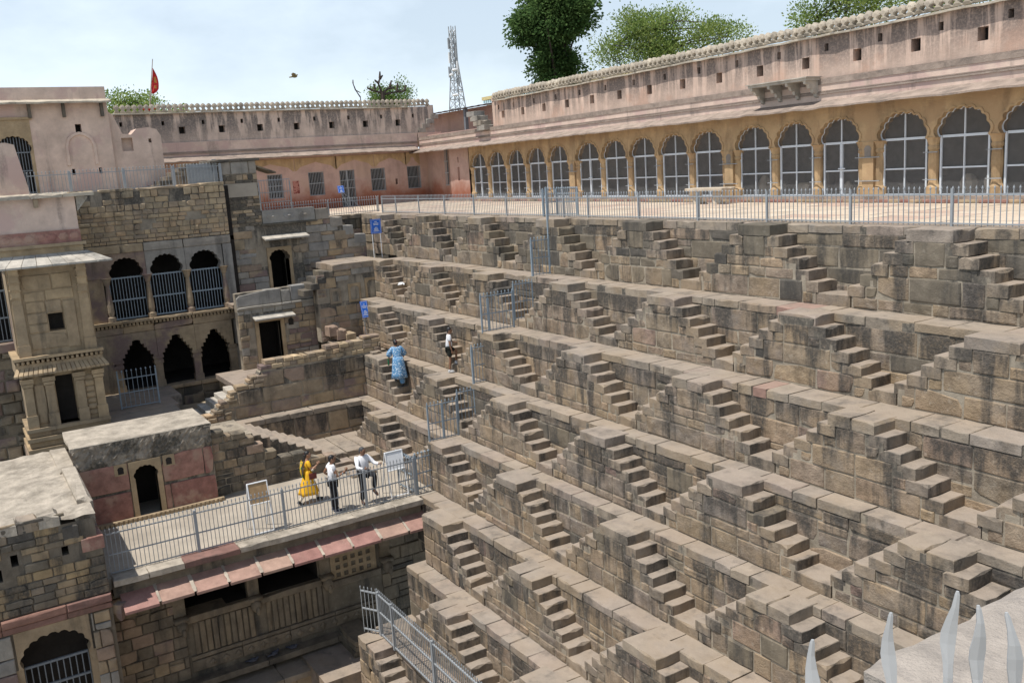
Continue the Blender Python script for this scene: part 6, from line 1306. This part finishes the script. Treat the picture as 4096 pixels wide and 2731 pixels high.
# woman in the blue dress climbing
J = base_joints(.22); J.update(face=(.9, -.1, -.35), lel=(.24, .25, 1.16), lwr=(.40, .22, 1.02), rel=(.20, -.30, 1.12), rwr=(.36, -.26, .98), lkn=(.20, .10, .56), lan=(.10, .10, .30), rkn=(.06, -.09, .50), ran=(-.06, -.09, .09))
D = Person('woman in a blue block print dress climbing the steps, seen from behind', (-29.15, 13.02, -5.63), math.radians(172), .97, J, M_skin, M_hair)
hm = D.head_mb(); D.hand(hm, 'lwr', (.7, -.1, -.6), (0, -1, 0), .6); D.hand(hm, 'rwr', (.7, .1, -.6), (0, 1, 0), .9); body(D, hm)
D.chain('dress_top', [[((.0, 0, .98), .165), ('waist', .16), ('chest', .165), ((.13, 0, 1.44), .085)], [('chest', .165), ('lsh', .10), ((.19, .25, 1.24), .125), ((.25, .28, 1.12), .13)], [('chest', .165), ('rsh', .10), ((.17, -.27, 1.22), .125), ((.21, -.32, 1.10), .13)]], M_bluep)
mb = MB(); mb.loft(rings([((.02, 0, 1.12), .155, .18), ((.0, 0, 1.0), .17, .205), ((-.01, 0, .85), .205, .235), ((-.02, 0, .68), .22, .25), ((-.03, 0, .5), .24, .27), ((-.03, 0, .36), .26, .29)], 28, wob=.08)); D.piece('dress_skirt', mb, M_bluep)
D.chain('trousers', [[('pelvis', .11), ('lhip', .10), ('lkn', .105), ('lan', .11)], [('pelvis', .11), ('rhip', .10), ('rkn', .105), ('ran', .12)]], M_bluep)
mb = MB(); mb.lathe((.44, .24, .76), [(.03, 0), (.033, .03), (.033, .2), (.014, .24), (.014, .28)], 8); D.piece('bottle', mb, M_bottle)
D.shoe('lan', (1, 0, 0), M_hair); D.shoe('ran', (1, 0, -.2), M_hair); hair_cap(D, bun=True)
# boy stepping up
J = base_joints(.05); J.update(face=(.96, -.2, -.12), lel=(.06, .24, 1.14), lwr=(.26, .22, 1.10), rel=(.02, -.24, 1.10), rwr=(.08, -.25, .86), lkn=(.30, .12, .80), lan=(.26, .12, .40), rkn=(.02, -.09, .50), ran=(-.04, -.09, .09))
Eb = Person('boy in a white t-shirt and black shorts stepping up onto the stair foot', (-26.40, 13.62, -4.76), math.radians(70), .86, J, M_skin, M_hair)
hm = Eb.head_mb(); Eb.hand(hm, 'rwr', (.15, 0, -1), (0, 1, 0), .5); Eb.hand(hm, 'lwr', (1, 0, -.1), (0, 0, -1), .4); body(Eb, hm)
Eb.chain('tshirt', [[((0, 0, .88), .15), ('waist', .142), ('chest', .145), ((.03, 0, 1.44), .072)], [('chest', .145), ('lsh', .085), ((.045, .22, 1.24), .075)], [('chest', .145), ('rsh', .085), ((.022, -.22, 1.22), .075)]], M_shirt)
Eb.chain('shorts', [[('pelvis', .13), ('lhip', .11), ((.24, .115, .81), .095)], [('pelvis', .13), ('rhip', .11), ((.015, -.09, .58), .098)]], M_short)
Eb.shoe('ran', (1, -.1, 0), M_wshoe, M_white); Eb.shoe((.26, .12, .37), (1, 0, 0), M_wshoe, M_white); hair_cap(Eb, top=1.12)
dg = bpy.context.evaluated_depsgraph_get()
for P, name, o, mats, extra in PEND:
    me = bpy.data.meshes.new_from_object(o.evaluated_get(dg)); mb = MB(); mb.add([v.co for v in me.vertices], [list(p.vertices) for p in me.polygons])
    if extra: mb.add(extra.v, []); n0 = len(mb.v)-len(extra.v); mb.f += [[i+n0 for i in q] for q in extra.f]; mb.m += extra.m
    P.piece(name, mb, mats)
for P, name, o, mats, extra in PEND:
    me = o.data; bpy.data.objects.remove(o); bpy.data.meshes.remove(me)

# ------------------------------------------------------------------ small things
rng = random.Random(17)
mb = MB()
for i in range(7): mb.ell((-33.48+rng.uniform(-.13, .13), 15.35+rng.uniform(-.1, .12), -2.60+rng.uniform(0, .04)), rng.uniform(.05, .10), rng.uniform(.04, .08), rng.uniform(.02, .05), 7, 5)
tag(mb.build('plastic_bag', M_white), 'crumpled white plastic bag lying on a low step by the niche wall', 'bag')
def bird(name, label, cat, loc, ang, s, mat, fly=False):
    b = thing(name, label, cat, loc, 'pigeons on the carved plinth' if not fly else None); T = Matrix.Translation(Vector(loc)) @ Matrix.Rotation(ang, 4, 'Z') @ Matrix.Scale(s, 4)
    def put(nm, mb, m, sm=True): mb.v = [tuple(T @ Vector(p)) for p in mb.v]; mb.build(nm, m, b, sm)
    mb = MB(); mb.ell((0, 0, .10), .15, .07, .075, 10, 7); mb.ell((.13, 0, .17), .045, .04, .045, 8, 6); mb.tube((.08, 0, .12), (.13, 0, .17), .05, 8, .035); mb.tube((.165, 0, .17), (.20, 0, .16), .012, 5, .003); mb.tube((-.12, 0, .09), (-.30, 0, .07), .045, 6, .03); put('body', mb, mat)
    for q in (1, -1):
        mb = MB()
        if fly: a = [(.10, .05*q, .12), (.12, .30*q, .22), (.02, .52*q, .25), (-.10, .36*q, .2), (-.12, .06*q, .12)]
        else: a = [(.08, .075*q, .14), (.0, .085*q, .15), (-.22, .04*q, .10), (-.1, .085*q, .07), (.06, .08*q, .08)]
        mb.add(a+[(x, y, z-.02) for x, y, z in a], [(0, 1, 2, 3, 4), (9, 8, 7, 6, 5)]+[(i, 5+i, 5+(i+1) % 5, (i+1) % 5) for i in range(5)]); put('wing', mb, mat, False)
        if not fly: mb = MB(); mb.tube((0, .03*q, .05), (.01, .03*q, 0), .008, 5); put('leg', mb, M_bag)
M_pig = plain('pigeon_grey', (0.05, 0.055, 0.075), .6); M_par = plain('olive_feathers', (0.22, 0.19, 0.10), .7, 0, .2, .3, 20)
for i, (y, a) in enumerate(((5.82, 1.2), (6.43, 1.8), (6.98, .9))): bird('pigeon', f'{["leftmost", "middle", "rightmost"][i]} of the three dark pigeons on the shaded plinth under the pavilion', 'pigeon', (-24.8, y, -11.62), a, .8, M_pig)
bird('flying_bird', 'small olive bird flying in the sky over the left wing', 'bird', (-37.7, 13.38, 5.8), math.radians(60), .75, M_par, True)
fg = thing('temple_flag', 'red triangular flag with gold emblem on a thin leaning pole over the parapet', 'flag', (-52, 10.4, 5.9))
mb = MB(); mb.tube((-52, 10.42, 5.7), (-52, 10.92, 8.36), .035, 6, .02); mb.build('pole', M_merlon, fg)
mb = MB(); ns = 9
for k in range(ns+1):
    t = k/ns; z = 7.9-1.28*t; y = 10.84-.23*t; w = .02+.34*math.sin(min(1, t*1.15)*PI*.62)*(1 if t < .85 else 1-(t-.85)*4.5)
    for q in range(4): mb.v.append((-52+.05*math.sin(q*2+k*.8), y+.02+w*q/3, z-.05*q*w))
for k in range(ns):
    for q in range(3): mb.f.append([4*k+q, 4*k+q+1, 4*k+5+q, 4*k+4+q]); mb.m.append(1 if q == 1 and 3 <= k <= 6 and k != 5 else 0)
mb.build('cloth', [plain('red_cloth', (0.55, 0.03, 0.03), .8), plain('gold_emblem', (0.55, 0.25, 0.06), .7)], fg)
mb = MB(); mb.ell((-52, 10.4, 5.86), .22, .35, .12, 8, 5); mb.build('cloth_bundle', MATS['red_cloth'], fg)

# ------------------------------------------------------------------ mast and trees beyond the walls
ms = thing('lattice_mast', 'tall grey lattice phone mast with dishes behind the corner roof', 'mast', (-137.4, 76, 0))
M_mast = plain('galvanised_mast', (0.36, 0.38, 0.40), .5, .3)
Z0, Z1 = 0.0, 24.5; mx_, my_ = -137.4, 76.0
def hwid(z): return 1.9-1.5*min(1, z/19.0)
legs = [(1, 1), (1, -1), (-1, -1), (-1, 1)]
for sx, sy in legs:
    mb = MB(); mb.tube((mx_+sx*hwid(0), my_+sy*hwid(0), 0), (mx_+sx*.4, my_+sy*.4, 19), .10, 5); mb.tube((mx_+sx*.4, my_+sy*.4, 19), (mx_+sx*.4, my_+sy*.4, Z1), .09, 5); mb.build('leg', M_mast, ms)
mb = MB(); z = 1.0; s = 0
while z < 23.6:
    dz = 1.5 if z < 19 else 1.0
    for i in range(4):
        a, b = legs[i], legs[(i+1) % 4]; w0, w1 = hwid(z), hwid(z+dz)
        mb.tube((mx_+a[0]*w0, my_+a[1]*w0, z), (mx_+b[0]*w1, my_+b[1]*w1, z+dz), .045, 4); mb.tube((mx_+b[0]*w0, my_+b[1]*w0, z), (mx_+a[0]*w1, my_+a[1]*w1, z+dz), .045, 4); mb.tube((mx_+a[0]*w0, my_+a[1]*w0, z), (mx_+b[0]*w0, my_+b[1]*w0, z), .045, 4)
    z += dz
o = mb.build('bracing', M_mast, ms); o['kind'] = 'stuff'
for i, (z, r, a) in enumerate(((17.6, .45, .3), (16.9, .35, 1.4), (13.6, .55, .4), (14.2, .3, -1.0))):
    mb = MB(); c = (mx_+(hwid(z)+.5)*math.cos(a), my_-(hwid(z)+.3)*math.sin(a+.5), z); mb.lathe(c, [(r, -.15), (r*1.02, 0), (r*.8, .1), (.1, .15)], 10); mb.build('dish', M_white, ms)
for i in range(9):
    z = 15.0+.75*i; a = i*2.1; mb = MB(); x, y = mx_+(hwid(z)+.35)*math.cos(a), my_+(hwid(z)+.35)*math.sin(a); mb.box(x-.12, x+.12, y-.1, y+.1, z, z+1.7); mb.build('antenna', M_white if i % 2 else M_mast, ms)

M_leafd = leafy('dark_neem_leaves', (0.06, 0.115, 0.04), (0.10, 0.175, 0.06)); M_leafd2 = leafy('mid_neem_leaves', (0.085, 0.15, 0.05), (0.14, 0.22, 0.075))
M_leafl = leafy('acacia_leaves', (0.16, 0.245, 0.07), (0.25, 0.34, 0.11)); M_leafl2 = leafy('yellow_acacia_leaves', (0.24, 0.32, 0.09), (0.34, 0.40, 0.14))
M_bark = plain('dark_bark', (0.07, 0.055, 0.045), .9, 0, .2, .4, 6)
def tree(name, label, base, lobes, nclump, nleaf, ls, cr, mats, seed, trunk=.22, group=None, wispy=0.0, limbs=True):
    rr = random.Random(seed); t = thing(name, label, 'tree', base, group); mb = MB()
    def leaf(p, d, s, mi):
        a = Vector(d).normalized(); b = a.cross(Vector((rr.gauss(0, 1), rr.gauss(0, 1), rr.gauss(0, 1)))).normalized()*s*.36
        mb.add([p, p+a*s*.5+b, p+a*s, p+a*s*.5-b], [(0, 1, 2, 3)], mi)
    tot = sum(l[1][0]*l[1][1]*l[1][2] for l in lobes)
    for c, rad in lobes:
        for _ in range(int(nclump*rad[0]*rad[1]*rad[2]/tot)+1):
            v = Vector((rr.gauss(0, 1), rr.gauss(0, 1), rr.gauss(0, 1))).normalized(); k = rr.random()**.45
            k *= 1+.16*math.sin(3*v.x+seed)+.14*math.sin(4*v.y+2*v.z+seed)
            p0 = Vector(c)+Vector((v.x*rad[0], v.y*rad[1], v.z*rad[2]))*k; mi = 0 if rr.random() < .55 else 1
            for _ in range(nleaf):
                off = Vector((rr.gauss(0, 1), rr.gauss(0, 1), rr.gauss(0, .7)))*cr
                d = (off.normalized()+v*.5+Vector((0, 0, -.35 if not wispy else .25))).normalized()
                leaf(p0+off, d, ls*rr.uniform(.6, 1.3), mi)
    o = mb.build('crown', mats, t)
    tb = MB(); top = Vector(lobes[0][0]); p = Vector(base); n = 6; pts = [p+(top-p)*(i/n)+Vector((rr.uniform(-.15, .15), rr.uniform(-.15, .15), 0))*(0 < i) for i in range(n+1)]
    for i in range(n): tb.tube(pts[i], pts[i+1], trunk*(1-.11*i), 8, trunk*(1-.11*(i+1)))
    tb.build('trunk', M_bark, t)
    if limbs:
        for c, rad in lobes:
            for _ in range(5):
                q = Vector(c)+Vector((rr.uniform(-.8, .8)*rad[0], rr.uniform(-.8, .8)*rad[1], rr.uniform(-.3, .8)*rad[2])); s0 = pts[rr.randrange(3, n+1)]; m = (s0+q)/2+Vector((0, 0, .3)); lb = MB(); lb.tube(s0, m, trunk*.35, 6, trunk*.22); lb.tube(m, q, trunk*.22, 5, trunk*.06); lb.build('limb', M_bark, t)
    return t
tree('neem_tree', 'tall dark green tree with a pinched waist rising above the arcade roof', (-47.5, 33.2, 0), [((-47.5, 33.2, 10.3), (1.9, 1.9, 1.7)), ((-48.5, 31.9, 9.7), (.95, .95, 1.1)), ((-46.6, 34.5, 10.6), (1.1, 1.1, 1.3)), ((-47.7, 33.0, 7.4), (1.15, 1.15, 1.4)), ((-47.1, 33.7, 7.3), (.9, .9, 1.1)), ((-47.5, 33.2, 8.8), (.75, .75, .9)), ((-47.5, 33, 12.3), (1.5, 1.5, 1.3))], 1000, 52, .18, .26, [M_leafd, M_leafd2], 5, .28)
tree('acacia_tree', 'feathery light green acacia right of the tall dark tree', (-41.3, 36.3, 0), [((-42.0, 35.9, 8.7), (1.9, 1.9, 1.15)), ((-43.6, 34.4, 7.7), (1.1, 1.1, 1.0)), ((-39.3, 37.9, 8.2), (1.5, 1.5, .85)), ((-41.5, 36.3, 7.4), (2.1, 2.1, .9)), ((-38.1, 38.7, 7.9), (.9, .9, .7)), ((-42.8, 35.2, 9.3), (.8, .8, .7)), ((-40.6, 36.9, 9.3), (.8, .8, .7))], 760, 30, .12, .30, [M_leafl, M_leafl2], 9, .16, wispy=1)
tree('acacia_tree', 'light green acacia showing over the parapet at the upper right', (-31, 39.3, 0), [((-32.4, 38.4, 7.9), (1.3, 1.3, .9)), ((-30.4, 39.8, 8.4), (1.6, 1.6, .9)), ((-27.6, 41.4, 8.5), (1.9, 1.9, 1.0)), ((-24.5, 42.5, 8.6), (2.0, 2.0, 1.0)), ((-31.5, 39.0, 9.5), (1.6, 1.6, .7))], 760, 30, .12, .30, [M_leafl, M_leafl2], 13, .16, wispy=1)
tree('roadside_tree', 'pale green tree behind the red flag at the left', (-73.7, 13.9, 0), [((-73.7, 12.6, 8.1), (1.2, 1.2, .8)), ((-73.7, 14.4, 7.9), (1.2, 1.2, .75)), ((-74, 16.4, 7.0), (1.3, 1.2, .55)), ((-73.5, 13.6, 7.1), (2.2, 2.2, .8))], 330, 26, .16, .34, [M_leafl, M_leafl2], 17, .2, wispy=1)
tree('shrubby_tree', 'small round green tree behind the dead stump on the skyline', (-63.5, 29.4, 0), [((-63.5, 28.9, 7.3), (.9, .9, .75)), ((-63.4, 30.5, 7.6), (.6, .6, .8)), ((-63.5, 29.5, 6.7), (1.4, 1.4, .7))], 300, 24, .13, .24, [M_leafl, M_leafd2], 19, .14, wispy=1)
tree('shrubby_tree', 'tuft of green tops behind the white house roof', (-66, 48, 0), [((-66, 44.6, 7.2), (.6, .6, .45)), ((-63, 49, 7.6), (1.3, 1.3, .45))], 90, 20, .16, .28, [M_leafl, M_leafl2], 23, .14, wispy=1)
dt = thing('dead_tree', 'bare dark stump with broken limbs standing above the left wing', 'tree', (-60, 27.4, 5.0))
mb = MB()
def br(a, b, r0, r1): mb.tube(a, b, r0, 7, r1)
B0 = Vector((-60, 27.4, 6.9)); br(B0-Vector((0, 0, 3)), B0+Vector((0, .0, .35)), .2, .15)
for q in (((0, -.05, .3), (0, -.25, .9), (0, -.1, 1.25), (0, -.05, 1.7)), ((0, -.2, .9), (0, -.5, 1.15)), ((0, .1, .3), (0, .6, .7), (0, .75, 1.1)), ((0, .5, .6), (0, .95, .6)), ((0, -.1, .3), (0, -.7, .45), (0, -1.1, .65)), ((0, .1, .2), (0, 1.1, .35), (0, 1.2, .95)), ((0, 1.1, .35), (0, 1.7, .4), (0, 1.8, .8)), ((0, -.1, 1.2), (0, .12, 1.45)), ((0, -.5, .5), (0, -.6, .9))):
    for a, b in zip(q[:-1], q[1:]): br(B0+Vector(a), B0+Vector(b), .09, .05)
mb.build('trunk', M_bark, dt)
db = thing('dead_branch', 'thin bare grey branch poking above the left parapet', 'branch', (-60.7, 25.9, 5))
mb = MB(); pts = [(-60.7, 26.1, 4.5), (-60.7, 26.05, 7.0), (-60.7, 25.75, 7.45), (-60.7, 25.6, 7.9), (-60.7, 25.62, 8.15)]
for a, b in zip(pts[:-1], pts[1:]): mb.tube(a, b, .05, 5, .03)
mb.tube(pts[2], (-60.7, 26.05, 7.3), .04, 5, .03); mb.build('twig', M_bark, db)

# ------------------------------------------------------------------ the near parapet and spikes at the lower right
rng = random.Random(41)
ws = thing('near_parapet', 'broad pitted grey stone slab in the lower right foreground', 'parapet', (-.5, 4.5, 0))
mb = MB(); ny = 40; nx = 12
def edge(y): return -1.88+.012*math.sin(y*9)+.009*math.sin(y*23+1)
for j in range(ny+1):
    y = 2.45+5.8*(j/ny)**1.3
    for i in range(nx+1):
        t = i/nx; x = edge(y)+(3.4)*t**1.6
        mb.v.append((x, y+(.012*math.sin(x*13) if j == 0 else 0), .0-(.022 if (i == 0 or j == 0) else 0)+.004*math.sin(x*17)*math.sin(y*15)))
for j in range(ny):
    for i in range(nx): a = j*(nx+1)+i; mb.f.append([a, a+1, a+nx+2, a+nx+1]); mb.m.append(0)
base = len(mb.v); b0 = [(edge(2.45+5.8*(j/ny)**1.3)+.01, 2.45+5.8*(j/ny)**1.3, -.35) for j in range(ny+1)]; mb.v += b0
for j in range(ny): mb.f.append([j*(nx+1), (j+1)*(nx+1), base+j+1, base+j]); mb.m.append(0)
b2 = len(mb.v); mb.v += [(mb.v[i][0], 2.46, -.35) for i in range(nx+1)]
for i in range(nx): mb.f.append([i, i+1, b2+i+1, b2+i]); mb.m.append(0)
mb.build('slab', M_near, ws)
mb = MB(); mb.box(-1.83, 3, 2.5, 8.2, -3.2, -.33); mb.build('wall_below', M_left, ws)
fp = MB(); fp.box(-1.0, 4, -4, 1.75, -3.2, 0.0); tag(fp.build('viewing_terrace', M_cope2), kind='structure')
sf = thing('spiked_fence', 'row of chipped silver painted spikes close to the camera, lower right', 'fence', (-.9, 1.4, 0))
for i, (t, dx, dy, rz) in enumerate((((-.97, 1.14, .94), .0, .0, .15), ((-.94, 1.30, .95), .01, .0, .1), ((-.86, 1.365, 1.0), -.03, -.012, -.1), ((-.835, 1.39, .975), .012, .008, .25), ((-.80, 1.42, .965), .05, .03, .3))):
    mb = MB(); L = []
    for z, w, d in ((0, .0035, .004), (-.006, .006, .005), (-.03, .009, .006), (-.055, .0145, .006), (-.08, .019, .006), (-.10, .0185, .0065), (-.135, .0125, .009), (-.16, .0115, .0105), (-.5, .0115, .0115), (-t[2], .0115, .0115)):
        k = -z; c = Vector((t[0]+dx*min(k, .2)*2.2+.004*math.sin(z*40+i), t[1]+dy*min(k, .2)*2.2, t[2]+z)); a = rz+.6
        n_ = Vector((math.cos(a), math.sin(a), 0))*w*.66; m_ = Vector((-math.sin(a), math.cos(a), 0))*d*.6
        L.append([c-n_-m_*.55, c-m_*1.0, c+n_-m_*.55, c+n_+m_*.55, c+m_*1.0, c-n_+m_*.55])
    mb.loft(L); mb.build('spike', M_spike, sf, False)
for z in (.3, .62): mb = MB(); mb.box(-.99, -.95, .2, 1.6, z, z+.03); mb.build('rail', M_spike, sf)
